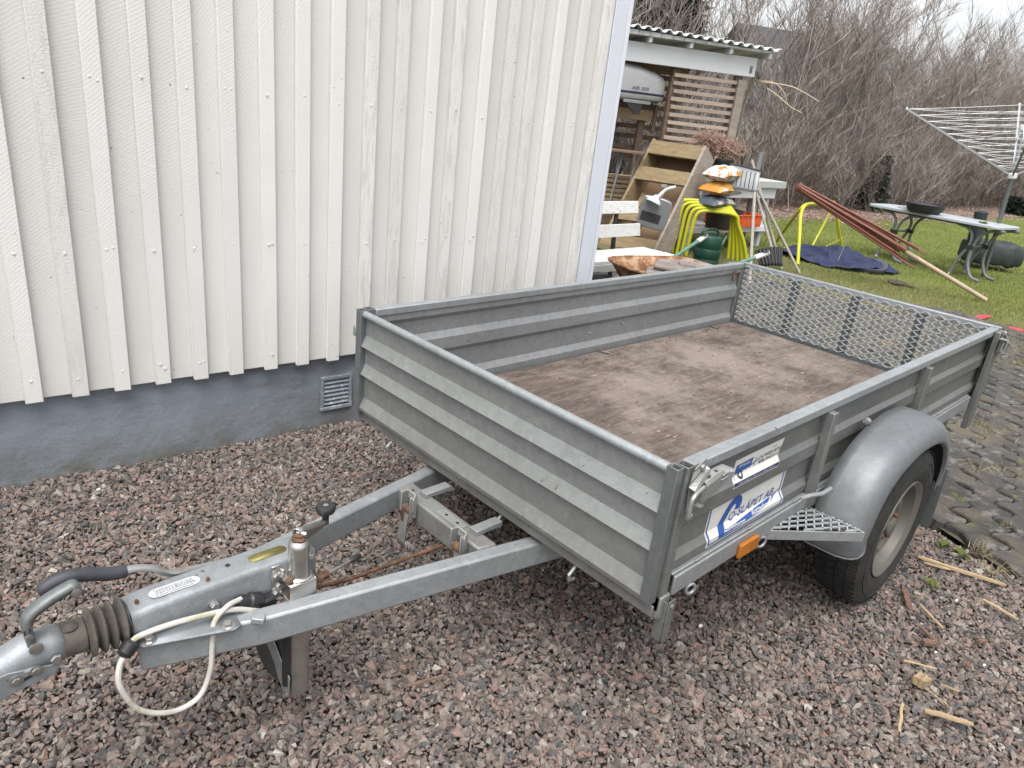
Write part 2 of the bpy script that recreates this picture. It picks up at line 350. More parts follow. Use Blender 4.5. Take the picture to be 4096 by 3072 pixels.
M['leaf'] = random_mat('dead_leaf', [(0, (.09,.06,.047)), (.4, (.17,.115,.09)), (.7, (.25,.175,.14)), (1, (.36,.27,.21))], .8)
M['litter'] = simple('leaf_mould', (.15,.105,.082), .95, 0, .4, 8, .8, 30, (.23,.17,.13), .5, .6, (1,1,1), 22)
M['bark'] = random_mat('hedge_bark', [(0, (.10,.08,.07)), (.45, (.175,.145,.128)), (.8, (.255,.22,.197)), (1, (.38,.34,.31))], .85)
M['bark_grey'] = random_mat('grey_bark', [(0, (.11,.10,.09)), (.6, (.19,.175,.155)), (1, (.31,.29,.26))], .85)
M['needle'] = random_mat('evergreen_needles', [(0, (.010,.016,.012)), (.6, (.02,.035,.024)), (1, (.04,.06,.035))], .8)
M['dryplant'] = random_mat('dried_twigs', [(0, (.20,.12,.09)), (.6, (.33,.21,.16)), (1, (.42,.3,.24))], .8)
M['white_paint'] = woodmat('white_painted_timber', (0.565,0.581,0.605), (0.630,0.637,0.655), (1,1,1), 3, .6, ((0.282,0.291,0.275), (.66,.75)))
M['bench_white'] = woodmat('peeling_white_paint', (0.534,0.534,0.511), (0.593,0.593,0.578), (1,1,9), 9, .6, ((0.119,0.104,0.089), (.57,.63)))
M['wood_treated'] = woodmat('pressure_treated_timber', (.12,.088,.045), (.25,.185,.098), (1,1,6), 6)
M['wood_grey'] = woodmat('weathered_timber', (.17,.142,.118), (.31,.265,.225), (1,1,5), 6)
M['wood_brown'] = woodmat('brown_stained_timber', (.10,.065,.045), (.20,.14,.10), (1,1,5), 6)
M['slat'] = woodmat('weathered_slat', (0.244,0.187,0.148), (0.426,0.342,0.283), (1,1,14), 5)
M['wood_light'] = woodmat('light_pine', (.36,.25,.15), (.50,.37,.24), (1,1,8), 5)
M['hardboard'] = simple('hardboard', (.20,.125,.07), .6, 0, .1, 5)
M['yellow'] = simple('yellow_paint', (0.423,0.423,0.016), .4, 0, .06, 15, .05, 60, (0.244,0.252,0.081), .68, .75, (1,1,1), 12)
M['redbrown'] = simple('redbrown_lacquer', (.17,.062,.04), .45, 0, .15, 20, .05, 60, (.12,.04,.025), .6, .75)
M['pole_wood'] = simple('pale_pole_wood', (0.368,0.288,0.200), .6, 0, .12, 12)
M['handle_wood'] = simple('grey_handle_wood', (.26,.24,.21), .7, 0, .15, 12)
M['alu'] = simple('aluminium', (0.468,0.484,0.501), .38, .85, .08, 20)
M['greymetal'] = simple('grey_painted_metal', (0.210,0.220,0.224), .45, .3, .1, 12)
M['steel_white'] = simple('white_line', (.8,.82,.84), .5)
M['tabletop'] = simple('pale_laminate', (0.360,0.396,0.418), .4, 0, .06, 6)
M['tableleg'] = simple('grey_tube', (0.189,0.203,0.217), .45, .3, .08, 10)
M['iron'] = simple('cast_iron', (.035,.035,.036), .6, .3, .2, 20)
M['bagcloth'] = simple('dark_grey_cover', (0.026,0.034,0.034), .65, 0, .2, 10, .4, 9)
M['tarp'] = simple('navy_cloth', (0.011,0.017,0.056), .7, 0, .25, 6, .3, 25)
M['tarp_grey'] = simple('cloth_underside', (0.060,0.069,0.102), .7, 0, .2, 6)
M['green'] = simple('dark_green_plastic', (.004,.038,.022), .38, 0, .15, 8)
M['greentube'] = simple('green_enamel', (.10,.20,.15), .5, 0, .15, 20, 0, 9, (.25,.2,.15), .6, .7)
M['orange'] = simple('orange_crate', (.62,.11,.03), .45, 0, .1, 10)
M['jerry'] = simple('jerry_can_grey', (0.280,0.286,0.291), .33, .55, .05, 8)
M['funnel'] = simple('funnel_grey', (.58,.61,.63), .4)
M['rustpan'] = simple('rusty_barrow_tray', (.22,.095,.045), .8, .1, .35, 8, .5, 60, (.42,.30,.17), .5, .62, (1,1,1), 9)
M['stone'] = simple('slate_stone', (.20,.17,.155), .8, 0, .25, 14, .8, 40, (.28,.24,.21), .5, .65)
M['slab'] = simple('terrazzo_slab', (.42,.43,.42), .55, 0, .12, 60, .1, 200, (.25,.25,.25), .55, .65, (1,1,1), 120)
M['wicker'] = simple('dark_wicker', (.06,.045,.035), .7, 0, .3, 60)
M['bag_a'] = simple('white_orange_sack', (0.496,0.512,0.528), .4, 0, .08, 8, .35, 12, (0.360,0.176,0.032), .50, .54, (1,1,1), 7)
M['bag_b'] = simple('orange_white_sack', (.46,.22,.035), .4, 0, .15, 8, .35, 12, (.50,.51,.52), .50, .55, (1,1,1), 5)
M['bag_c'] = simple('navy_white_sack', (.05,.06,.085), .4, 0, .15, 8, .35, 12, (.42,.40,.32), .50, .56, (1,1,1), 5)
M['plastic_white'] = simple('roof_box_shell', (0.329,0.332,0.336), .3, 0, .04, 5)
M['sheet_roof'] = simple('corrugated_plastic', (.66,.69,.70), .45, 0, .08, 6, 0, 9, (.25,.27,.2), .6, .75)
M['bitumen'] = simple('black_sheet', (.022,.022,.024), .55, 0, .3, 6)
M['wood_chip'] = woodmat('fresh_split_wood', (0.262,0.181,0.094), (0.387,0.300,0.187), (1,1,1), 30)
M['barkchip'] = woodmat('bark_chip', (.09,.05,.035), (.19,.12,.085), (1,1,1), 30)
M['chalk'] = simple('white_fragment', (.75,.76,.76), .6)
M['house_white'] = simple('neighbour_render', (.66,.66,.64), .7)
M['house_yellow'] = simple('yellow_panelling', (.55,.42,.18), .7)
M['roof_dark'] = simple('dark_roof_tiles', (.045,.045,.048), .7)
M['glass'] = simple('window_glass', (.03,.035,.04), .1)
M['spray'] = simple('red_marking_paint', (.60,.03,.08), .7, 0, .2, 60)
M['moss'] = simple('moss', (.075,.095,.02), .95, 0, .3, 30, .8, 90)
M['funnelw'] = simple('white_plastic', (.68,.69,.68), .4)
M['chain'] = simple('yellow_chain', (.55,.5,.03), .5)
M['mesh'] = simple('galvanised_wire', (0.396,0.418,0.429), .5, .3, .12, 30)

# ------------------------------------------------------------------ ground, lawn, paving
def sheet(name, poly, z, mat, label=None):
    me = MB().add([(x, y, z) for x, y in poly], [tuple(range(len(poly)))]).mesh(name, False); me.materials.append(mat)
    return struct(link(name, me), label)
sheet('ground', [(-300,-300),(300,-300),(300,300),(-300,300)], -.055, M['soil'])
def jag(pts, step, amp, seed):
    r = random.Random(seed); out = []
    for a, b in zip(pts, pts[1:]):
        n = max(1, int((Vector(b)-Vector(a)).length/step))
        for i in range(n):
            p = Vector(a).lerp(Vector(b), i/n); out.append((p.x + r.uniform(-amp, amp), p.y + r.uniform(-amp, amp)))
    out.append(pts[-1]); return out
lawn_edge = jag([(5.2,-3.2),(5.9,-.6),(6.5,.15),(6.2,1.0),(5.6,1.8),(5.5,3.0),(5.3,5.0)], .12, .05, 3)
sheet('lawn', [(5.2,-200)] + lawn_edge + [(5.3,60),(5.3,200),(280,200),(280,-200)], -.004, M['lawn'])
def bx(y): return 1.93 if y > -.7 else max(1.93 + (y+.7)*.43, 1.3)
sheet('gravel_bed', [(-3.2,-3.2),(bx(-3.2)+.14,-3.2),(bx(-1.15)+.14,-1.15),(2.07,-.7),(2.07,1.5),(-3.2,1.9)], -.042, M['soil'])
sheet('paving_bed', [(bx(-3.2)+.13,-3.2),(7.0,-3.2),(7.0,6.0),(2.06,6.0),(2.06,-.7),(bx(-1.15)+.13,-1.15)], -.016, M['sand'])

# crushed-stone gravel: angular stones (convex hulls) instanced on scattered points
def wall_y(x): return 1.388 + (x)*-.0713
def gravel(name, pts, scl, rot, mat, label, cat, seed=1, nvar=9):
    me = bpy.data.meshes.new(name); me.from_pydata(pts, [], [])
    a = me.attributes.new('sc', 'FLOAT_VECTOR', 'POINT'); a.data.foreach_set('vector', np.array(scl, 'f').ravel())
    a = me.attributes.new('ro', 'FLOAT_VECTOR', 'POINT'); a.data.foreach_set('vector', np.array(rot, 'f').ravel())
    o = bpy.data.objects.new(name, me); col.objects.link(o)
    ng = bpy.data.node_groups.new(name+'_nodes', 'GeometryNodeTree')
    ng.interface.new_socket('Geometry', in_out='INPUT', socket_type='NodeSocketGeometry'); ng.interface.new_socket('Geometry', in_out='OUTPUT', socket_type='NodeSocketGeometry')
    gi = ng.nodes.new('NodeGroupInput'); go = ng.nodes.new('NodeGroupOutput'); nl = ng.links.new
    join = ng.nodes.new('GeometryNodeJoinGeometry')
    for k in range(nvar):
        p = ng.nodes.new('GeometryNodePoints'); p.inputs['Count'].default_value = 11 + k % 4
        rv = ng.nodes.new('FunctionNodeRandomValue'); rv.data_type = 'FLOAT_VECTOR'; rv.inputs[0].default_value = (-.62,-.62,-.62); rv.inputs[1].default_value = (.62,.62,.62); rv.inputs['Seed'].default_value = seed*50+k
        nl(rv.outputs[0], p.inputs['Position'])
        ch = ng.nodes.new('GeometryNodeConvexHull'); nl(p.outputs[0], ch.inputs[0])
        sm = ng.nodes.new('GeometryNodeSetMaterial'); sm.inputs['Material'].default_value = mat; nl(ch.outputs[0], sm.inputs[0])
        g2 = ng.nodes.new('GeometryNodeGeometryToInstance'); nl(sm.outputs[0], g2.inputs[0]); nl(g2.outputs[0], join.inputs[0])
    iop = ng.nodes.new('GeometryNodeInstanceOnPoints'); nl(gi.outputs[0], iop.inputs['Points']); nl(join.outputs[0], iop.inputs['Instance']); iop.inputs['Pick Instance'].default_value = True
    ri = ng.nodes.new('FunctionNodeRandomValue'); ri.data_type = 'INT'; ri.inputs[4].default_value = 0; ri.inputs[5].default_value = nvar-1; nl(ri.outputs[2], iop.inputs['Instance Index'])
    for nm, sock in (('sc', 'Scale'), ('ro', 'Rotation')):
        na = ng.nodes.new('GeometryNodeInputNamedAttribute'); na.data_type = 'FLOAT_VECTOR'; na.inputs[0].default_value = nm; nl(na.outputs[0], iop.inputs[sock])
    nl(iop.outputs[0], go.inputs[0])
    md = o.modifiers.new('scatter', 'NODES'); md.node_group = ng
    return tag(o, label, cat, kind='stuff')
rs = np.random.RandomState(5)
def scatter(x0, x1, y0, y1, step, keep):
    xs = np.arange(x0, x1, step); ys = np.arange(y0, y1, step); X, Y = np.meshgrid(xs, ys); X = X.ravel() + rs.uniform(-.5,.5,X.size)*step; Y = Y.ravel() + rs.uniform(-.5,.5,Y.size)*step
    k = keep(X, Y); return X[k], Y[k]
def keep1(X, Y):
    b = np.where(Y > -.7, 2.0, np.maximum(2.0+(Y+.7)*.43, 1.3)) + .03*np.sin(Y*9) + rs.uniform(-.02,.05,X.size)
    return (Y < 1.388 - X*.0713 + .035) & (X < b) & (Y > -1.9) & ~((X < -.95) & (Y < -.75))
GX, GY = scatter(-2.1, 2.1, -1.9, 1.6, .0100, keep1)
n = len(GX); h = .006*(np.sin(GX*2.1+1)*np.cos(GY*2.7)) + .004*np.sin(GX*7+GY*5)
sz = rs.lognormal(math.log(.0134), .32, n).clip(.007, .030)
GZ = -.018 + h + rs.uniform(-.008, .008, n)
sc = np.stack([sz*rs.uniform(.9,1.35,n), sz*rs.uniform(.75,1.1,n), sz*rs.uniform(.55,.95,n)], 1)
ro = np.stack([rs.normal(0,.45,n), rs.normal(0,.45,n), rs.uniform(0,6.28,n)], 1)
gravel('gravel', np.stack([GX,GY,GZ],1).tolist(), sc, ro, M['gravel'], 'pinkish grey crushed stone gravel spread under the trailer and along the house', 'gravel')

# interlocking concrete pavers: wavy sides that mesh with their neighbours, rows turned a little from the house
PL, PW = .200, .142
PA = math.atan2(-.92, -.40)
def wave(t, A): # t 0..1
    return A*math.sin(2*math.pi*t)
def paver_outline(g=.0034, A=.017, r=None):
    pts = []; nn = 7; s = lambda: (r.uniform(-.0016,.0016) if r else 0)
    hl, hw = PL/2-g, PW/2-g
    for i in range(nn): t = i/nn; pts.append((-hl+2*hl*t, -hw + wave(t, A)+s()))
    for i in range(nn//2+1): t = i/(nn//2+1); pts.append((hl + wave(t, -A*.6)+s(), -hw+2*hw*t))
    for i in range(nn): t = i/nn; pts.append((hl-2*hl*t, hw + wave(1-t, A)+s()))
    for i in range(nn//2+1): t = i/(nn//2+1); pts.append((-hl + wave(1-t, -A*.6)+s(), hw-2*hw*t))
    return pts
pav_root = bpy.data.objects.new('paving', None); col.objects.link(pav_root); pav_root.location = (4, 0, 0); pav_root['kind'] = 'structure'; WORLDLOC['paving'] = Vector((4,0,0))
pav_meshes = []
for k in range(6):
    r = random.Random(k); o = paver_outline(r=r); nn = len(o); cx, cy = 0, 0; e = .0045
    top = [(x*(1-e*2/PL*1.6), y*(1-e*2/PW*1.6), .0) for x, y in o]; mid = [(x, y, -.007) for x, y in o]; bot = [(x, y, -.05) for x, y in o]
    mb = MB(); mb.add(top+mid+bot, [tuple(range(nn))] + [(i+nn, (i+1)%nn+nn, (i+1)%nn, i) for i in range(nn)] + [(i+2*nn, (i+1)%nn+2*nn, (i+1)%nn+nn, i+nn) for i in range(nn)])
    me = mb.mesh('paver', False); me.materials.append(M['paver']); pav_meshes.append(me)
cells = []
ca, sa = math.cos(PA), math.sin(PA)
for i in range(-60, 60):
    for j in range(-80, 80):
        lx = i*PL + (PL/2 if j % 2 else 0); ly = j*PW
        x = 4 + lx*ca - ly*sa; y = lx*sa + ly*ca
        if y > 3.3 or y < -2.6 or x > 6.9: continue
        if x < bx(y)+.10: continue
        if x > 5.6 + .5*min(1, abs(y)) and (y > .9): continue
        if y > 1.15 and x < 2.6 and y > wall_y(x)-.1: continue
        inview = (y > -1.15 - .0*(x)) and not (x < 2.5 and y > -.45)
        d = math.hypot(x-CAMPOS.x, y-CAMPOS.y)
        cells.append((0 if inview and y < 2.4 - .0*x else 1, d, x, y))
cells.sort()
for a, d, x, y in cells[:300]:
    o = bpy.data.objects.new('paver', rnd.choice(pav_meshes)); col.objects.link(o); o.parent = pav_root
    o.location = (x-4 + rnd.uniform(-.002,.002), y + rnd.uniform(-.002,.002), .014 + rnd.uniform(-.005, .005)); o.rotation_euler = (rnd.uniform(-.018,.018), rnd.uniform(-.018,.018), PA + rnd.uniform(-.012,.012))
mb = MB()
for a, d, x, y in cells[300:]:
    me = rnd.choice(pav_meshes); t = Matrix.Translation((x, y, .014+rnd.uniform(-.005,.005))) @ Matrix.Rotation(PA, 4, 'Z')
    mb.add([t @ v.co for v in me.vertices], [tuple(p.vertices) for p in me.polygons])
o = mb.build('far_pavers', M['paver'], pav_root, smooth=False, fix=False); o['kind'] = 'stuff'

# moss, weeds and straw in the joints; grass on the lawn; dead leaves under the hedge
def blades(name, P, hmin, hmax, w, mat, label, cat, lean=.5, droop=.0, two=False):
    n = len(P); P = np.asarray(P, 'f'); a = rs.uniform(0, 6.283, n); hgt = rs.uniform(hmin, hmax, n); ln = np.abs(rs.normal(0, lean, n)); b = rs.uniform(0, 6.283, n)
    dx, dy = np.cos(a)*w/2, np.sin(a)*w/2; tx, ty = np.cos(b)*hgt*np.sin(ln), np.sin(b)*hgt*np.sin(ln); tz = hgt*np.cos(ln)
    v = np.empty((n*3, 3), 'f'); v[0::3] = P + np.stack([-dx,-dy,0*dx],1); v[1::3] = P + np.stack([dx,dy,0*dx],1); v[2::3] = P + np.stack([tx,ty,np.maximum(tz,.002)],1)
    me = bpy.data.meshes.new(name); me.vertices.add(n*3); me.vertices.foreach_set('co', v.ravel()); me.loops.add(n*3); me.loops.foreach_set('vertex_index', np.arange(n*3, dtype='i')); me.polygons.add(n); me.polygons.foreach_set('loop_start', np.arange(0, n*3, 3, dtype='i')); me.update(); me.validate()
    me.materials.append(mat); return tag(link(name, me), label, cat, kind='stuff')
def wedge(n, d0, d1, p0, p1, power=1.0):   # random ground points between two distances and two bearings from the camera
    d = (rs.uniform(0, 1, n)**power)*(d1-d0) + d0; a = rs.uniform(p0, p1, n); return CAMPOS.x + d*np.cos(a), CAMPOS.y + d*np.sin(a)
X, Y = wedge(330000, 7.4, 22, R(-2), R(47), 1.35)
nz_ = .5+.25*np.sin(X*3.1+Y*2.3+1)+.25*np.sin(X*1.3-Y*4.1)
dens = (X > 5.7) & (rs.uniform(0,1,len(X)) < np.clip((X-5.9)*.42*(.45+.9*nz_), .03, 1)*(.55+.45*np.clip(nz_*1.6,0,1)))
litter_y = np.interp(X, [8, 12, 13.5, 19.6, 30], [6.0, 5.3, 4.7, 4.0, 3.6])
k = dens & (Y < litter_y + rs.uniform(-.5,.3,len(X))); X, Y = X[k], Y[k]
blades('grass', np.stack([X, Y, np.full_like(X, -.006)], 1), .018, .045, .006, M['blade'], 'short mossy green lawn grass between the paving and the hedge', 'grass', .6)
mz = []
r = random.Random(11)
for c, rad, nb in [((2.9,-.75), .12, 160), ((3.55,-.55), .22, 420), ((4.25,-.1), .30, 520), ((5.0,.4), .3, 420), ((5.4,-.3), .25, 350), ((4.6,.9), .35, 500), ((5.2,1.5), .4, 700), ((4.0,1.2), .3, 420), ((3.5,.5), .25, 320), ((2.25,-.95), .05, 50), ((1.95,-.95), .07, 60), ((3.2,-1.0), .1, 110), ((4.9,1.0),.5,420), ((3.9,.1),.3,200), ((5.7,.5),.4,420)]:
    for _ in range(nb):
        a = r.uniform(0, 6.28); q = rad*abs(r.gauss(0, .55)); mz.append((c[0]+q*math.cos(a), c[1]+q*math.sin(a), .005))
for _ in range(9000): mz.append((r.uniform(5.2, 6.9), r.uniform(-1.6, 2.4), .0))
blades('dry_weeds', mz, .02, .06, .0028, M['straw'], 'dry straw coloured grass tufts growing in the paving joints', 'dry grass', 1.1)
mb = MB()   # moss cushions in joints
for _ in range(160):
    x, y = r.uniform(2.1, 6.4), r.uniform(-1.2, 2.4); 
    if x < 2.6 and y > -.4: continue
    s = r.uniform(.008, .03); j = MB(); j.ell((x, y, .006), s*r.uniform(.8,2), s*r.uniform(.4,.9), .010, 7, 4); mb.add(j.v, j.f)
tag(mb.build('moss', M['moss']), 'small green moss cushions in the paver joints', 'moss', kind='stuff')
# leaf litter
def leaves(name, X, Y, z, s0, s1, mat, label):
    n = len(X); a = rs.uniform(0,6.283,n); s = rs.uniform(s0,s1,n); t = rs.normal(0,.5,n); t2 = rs.normal(0,.5,n)
    ux, uy = np.cos(a), np.sin(a); q = np.empty((n*4,3),'f')
    for i, (p, w) in enumerate([(-1,0),(0,-.55),(1,0),(0,.55)]):
        q[i::4,0] = X + s*(ux*p - uy*w); q[i::4,1] = Y + s*(uy*p + ux*w); q[i::4,2] = z + s*.6*np.abs(p*np.sin(t) + w*np.sin(t2)) + (0 if p == 0 else .006)
    me = bpy.data.meshes.new(name); me.vertices.add(n*4); me.vertices.foreach_set('co', q.ravel()); me.loops.add(n*4); me.loops.foreach_set('vertex_index', np.arange(n*4, dtype='i')); me.polygons.add(n); me.polygons.foreach_set('loop_start', np.arange(0, n*4, 4, dtype='i')); me.update(); me.validate()
    me.materials.append(mat); return tag(link(name, me), label, 'leaves', kind='stuff')
lf = jag([(6.5,6.1),(9,5.9),(12.1,5.3),(13.6,4.75),(19.6,4.05),(26,3.9),(34,3.6)], .25, .12, 5)
sheet('leaf_covered_soil', lf + [(60,3.6),(60,20),(6.5,20)], .002, M['litter'])
X, Y = wedge(60000, 10.5, 30, R(5), R(48)); ly = np.interp(X, [8, 12, 13.5, 19.6, 30], [5.9, 5.3, 4.7, 4.0, 3.7]); k = Y > ly - np.abs(rs.normal(0,.35,len(X))); X, Y = X[k], Y[k]
leaves('fallen_leaves', X, Y, .004, .025, .05, M['leaf'], 'brown fallen leaves lying under the bare hedge')

# ------------------------------------------------------------------ the house
WC, WS = math.cos(-.0712), math.sin(-.0712)
def W(s, off, z): return Vector((s*WC + off*WS, 1.388 + s*WS - off*WC, z))
def wbox(mb, s0, s1, o0, o1, z0, z1, j=0):
    q = lambda: rnd.uniform(-j, j)
    return mb.hexa([W(s0,o1,z0),W(s1,o1,z0+q()),W(s1,o0,z0),W(s0,o0,z0),W(s0,o1,z1),W(s1,o1,z1),W(s1,o0,z1),W(s0,o0,z1)])
house = thing('house', W(-1, -2, 0), 'cream board and batten house with blue grey rendered foundation', 'house')
HB = .338; HT = 2.95
bat = [-2.98,-2.84,-2.70,-2.56,-2.42,-2.28,-2.13,-1.99,-1.85,-1.71,-1.57,-1.42,-1.28,-1.14,-1.0,-.857,-.714,-.576,-.432,-.292,-.152,-.006,.133,.275,.422,.56,.71,.834,.984,1.119,1.258,1.398,1.54,1.69]
bw = [.055]*33 + [.066]
for i, s in enumerate(bat):
    s0 = s + bw[i]/2; s1 = (bat[i+1] + .0275) if i < len(bat)-1 else 1.80
    mb = MB(); wbox(mb, s0+.001, s1-.001, -.022, .001+rnd.uniform(-.001,.001), HB-rnd.uniform(0,.004), HT); mb.build('board', M['board'], house, bevel=.0015)
    mb = MB(); bt = rnd.uniform(.020,.024); wbox(mb, s, s+bw[i], .0015, bt, .330-rnd.uniform(0,.003), HT, .001); mb.build('batten', M['batten_rough'] if i in (16, 24, 25, 27, 29, 30, 33) else M['batten'], house, bevel=.0025)
mb = MB(); wbox(mb, -3.1, 1.80, -.05, -.0235, HB+.01, HT); mb.build('sheathing', M['wood_brown'], house)
mb = MB(); wbox(mb, 1.763, 1.857, .0015, .026, .32, HT); mb.build('corner_board', M['corner'], house, bevel=.003)
mb = MB(); wbox(mb, 1.8585, 1.884, -.085, .026, .32, HT); mb.build('corner_board', M['corner'], house, bevel=.003)
mb = MB(); wbox(mb, -3.1, 1.83, -.30, -.032, -.3, .42); mb.build('foundation', M['found'], house)
mb = MB(); wbox(mb, 1.83, 1.857, -4.5, -.09, .34, HT); mb.build('gable_wall', M['board'], house)
mb = MB(); wbox(mb, 1.60, 1.83, -4.5, -.301, -.3, .345); mb.build('gable_foundation', M['found'], house)
mb = MB(); wbox(mb, -3.3, 1.95, -4.8, .06, HT+.002, HT+.12); mb.build('roof', M['roof_dark'], house)
mb = MB(); wbox(mb, 1.868, 1.885, -4.5, -.09, .33, HT)
# vent in the foundation
vf = MB(); s0, s1, z0, z1 = .262, .418, .070, .238
for a in ((s0, s1, z0, z0+.018), (s0, s1, z1-.018, z1), (s0, s0+.016, z0+.0185, z1-.0185), (s1-.016, s1, z0+.0185, z1-.0185)): wbox(vf, a[0], a[1], -.031, -.012, a[2], a[3])
M['ventpaint'] = simple('peeling_vent_paint', (.20,.225,.26), .6, .1, .15, 10, .3, 60, (.42,.44,.47), .55, .62, (1,1,1), 28)
vent = vf.build('vent', M['ventpaint'], house, bevel=.003)
mb = MB(); wbox(mb, s0+.0165, s1-.0165, -.0315, -.030, z0+.0185, z1-.0185); mb.build('vent_back', M['black'], vent)
for k in range(6):
    z = z0+.028+k*.0205; mb = MB()
    mb.hexa([W(s0+.018,-.014,z),W(s1-.018,-.014,z),W(s1-.018,-.028,z+.014),W(s0+.018,-.028,z+.014),W(s0+.018,-.014,z+.003),W(s1-.018,-.014,z+.003),W(s1-.018,-.028,z+.017),W(s0+.018,-.028,z+.017)]); mb.build('louvre', M['ventpaint'], vent)
mb = MB()   # nail heads
for i, s in enumerate(bat):
    for z in (.40, .86, 1.42, 1.98, 2.5):
        for ss in ((s+.02, s+.036) if rnd.random() < .35 else (s+.028,)):
            mb.lathe([(.0048,0),(.0048,.0014),(.003,.0022),(0,.0022)], W(ss+rnd.uniform(-.004,.004), .0225, z+rnd.uniform(-.015,.015)), (W(0,1,0)-W(0,0,0)), 6)
o = mb.build('nail_heads', M['batten'], house); o['kind'] = 'stuff'

# ------------------------------------------------------------------ the trailer
T = thing('trailer', (1.2, 0, 0), 'grey galvanised single axle utility trailer with mesh tailgate and plywood floor', 'trailer')
H = .64; ZT = .80
def grp(name, parent, loc=None):
    o = bpy.data.objects.new(name, None); col.objects.link(o); o.parent = parent; o.location = -WORLDLOC.get(parent.name, Vector((0,0,0))) ; WORLDLOC[o.name] = Vector((0,0,0)); return o
# ---- front panel: three ribs pressed outwards
mb = MB(); prof = [(.775,-.004),(.717,-.004),(.681,-.022),(.674,-.006),(.616,-.004),(.581,-.022),(.574,-.006),(.493,-.004),(.458,-.022),(.446,-.020),(.436,-.006)]
mb.grid([[(x, y, z) for y in (-.612, -.3, 0, .3, .612)] for z, x in prof])
fp = mb.build('front_panel', M['galv_front'], T, solid=.002, smooth=False)
mb = MB(); mb.tube([(-.010, -.617, .789), (-.010, .617, .789)], .0125, 12); mb.build('top_rail', M['galv_blue'], fp)
def sqtube(y0, y1, x0, x1, z0, z1, name, mat, parent, t=.003):
    mb = MB(); o = [(x0,y0),(x1,y0),(x1,y1),(x0,y1)]; i_ = [(x0+t,y0+t),(x1-t,y0+t),(x1-t,y1-t),(x0+t,y1-t)]
    v = [(x,y,z0) for x,y in o]+[(x,y,z1) for x,y in o]+[(x,y,z0) for x,y in i_]+[(x,y,z1) for x,y in i_]
    f = [(0,1,5,4),(1,2,6,5),(2,3,7,6),(3,0,4,7)]+[(8,12,13,9),(9,13,14,10),(10,14,15,11),(11,15,12,8)]+[(4,5,13,12),(5,6,14,13),(6,7,15,14),(7,4,12,15),(0,8,9,1),(1,9,10,2),(2,10,11,3),(3,11,8,0)]
    mb.add(v, f); return mb.build(name, mat, parent, bevel=.0015)
sqtube(-.643, -.613, -.026, -.001, .447, .803, 'end_post', M['galv_dark'], fp); sqtube(.613, .643, -.026, -.001, .43, .803, 'end_post', M['galv_dark'], fp)
# apron under the panel = front member of the chassis
mb = MB(); mb.box(.003, .040, -.655, .655, .400, .462); mb.box(-.004, .002, -.642, .642, .402, .434); ap = mb.build('front_member', M['galv_front'], T, bevel=.003)
for y in (.36, -.30): 
    mb = MB(); mb.box(-.014, -.005, y-.028, y+.012, .452, .466); mb.lathe([(.007,0),(.007,.045),(0,.045)], (-.012, y-.02, .455), (0,1,0), 8); mb.build('hinge', M['galv'], ap)
for y in (.45, -.39, -.1): 
    mb = MB(); mb.tube([(.02,y,.40),(.005,y,.385),(-.012,y,.372),(-.008,y,.355),(.012,y,.352)], .005, 8); mb.build('rope_hook', M['galv'], ap)
# ---- side panels
RP = [(.776,0),(.694,0),(.679,.013),(.640,.013),(.622,0),(.558,0),(.540,.013),(.520,.013),(.509,.006),(.466,.006)]
LP = [(.776,0),(.754,0),(.736,.014),(.684,.014),(.660,0),(.616,0),(.597,.014),(.520,.014),(.495,0),(.462,0)]
def side(sgn, P, y0, name='side_panel'):
    mb = MB(); mb.grid([[(x, sgn*(y0+d), z) for x in (.03, .6, 1.2, 1.8, 2.40)] for z, d in P])
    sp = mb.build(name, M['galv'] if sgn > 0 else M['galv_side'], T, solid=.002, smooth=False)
    mb = MB(); mb.box(.032, 2.41, min(sgn*.612, sgn*.646), max(sgn*.612, sgn*.646), .776, .802); mb.build('top_rail', M['galv_blue'], sp, bevel=.003)
    for x0, x1, z0, z1 in ((.003, .031, .42, .803), (2.405, 2.428, .42, .803)):
        a, b = sorted((sgn*.617, sgn*.650)); sqtube(a, b, x0, x1, z0, z1, 'end_post', M['galv_side'], sp)
    for x in (.735, 1.53):
        mb = MB(); a, b = sorted((sgn*.6405, sgn*.664)); mb.hexa([(x-.015,a,.44),(x+.015,a,.44),(x+.015,b,.44),(x-.015,b,.44),(x-.015,a,.775),(x+.015,a,.775),(x+.015,b,.775),(x-.015,b,.775)]); mb.build('brace', M['galv_side'], sp, bevel=.002)
    a, b = sorted((sgn*.6475, sgn*.656)); mb = MB(); mb.box(.045, 2.30, a, b, .452, .506); a, b = sorted((sgn*.630, sgn*.6473)); mb.box(.045, 2.30, a, b, .502, .510); mb.build('side_member', M['galv'], sp, bevel=.003)
    mb = MB()
    for k in range(9): mb.ell((.15+k*.25, sgn*.648, .511), .018, .004, .003, 8, 4)
    mb.build('weld_beads', M['galv'], sp)['kind'] = 'stuff'
    return sp
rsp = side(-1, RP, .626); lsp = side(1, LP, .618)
mb = MB(); mb.box(2.330, 2.402, -.672, -.650, .345, .80); mb.build('rear_post', M['galv_side'], rsp, bevel=.003)
mb = MB(); mb.box(2.330, 2.402, .650, .672, .345, .80); mb.build('rear_post', M['galv_side'], lsp, bevel=.003)
mb = MB(); mb.box(2.18, 2.32, -.60, -.56, .33, .45); mb.build('rear_light_bracket', M['galv_dark'], rsp, bevel=.003)
# small bent plate under the front right corner
mb = MB(); mb.box(.020, .048, -.668, -.665, .335, .452); mb.box(.0175, .0195, -.6645, -.640, .335, .449); cp = mb.build('corner_plate', M['galv_side'], rsp, bevel=.001)
mb = MB(); mb.lathe([(.006,0),(.006,.003),(0,.004)], (.034,-.668,.435), (0,-1,0), 8); mb.build('bolt', M['zinc'], cp)
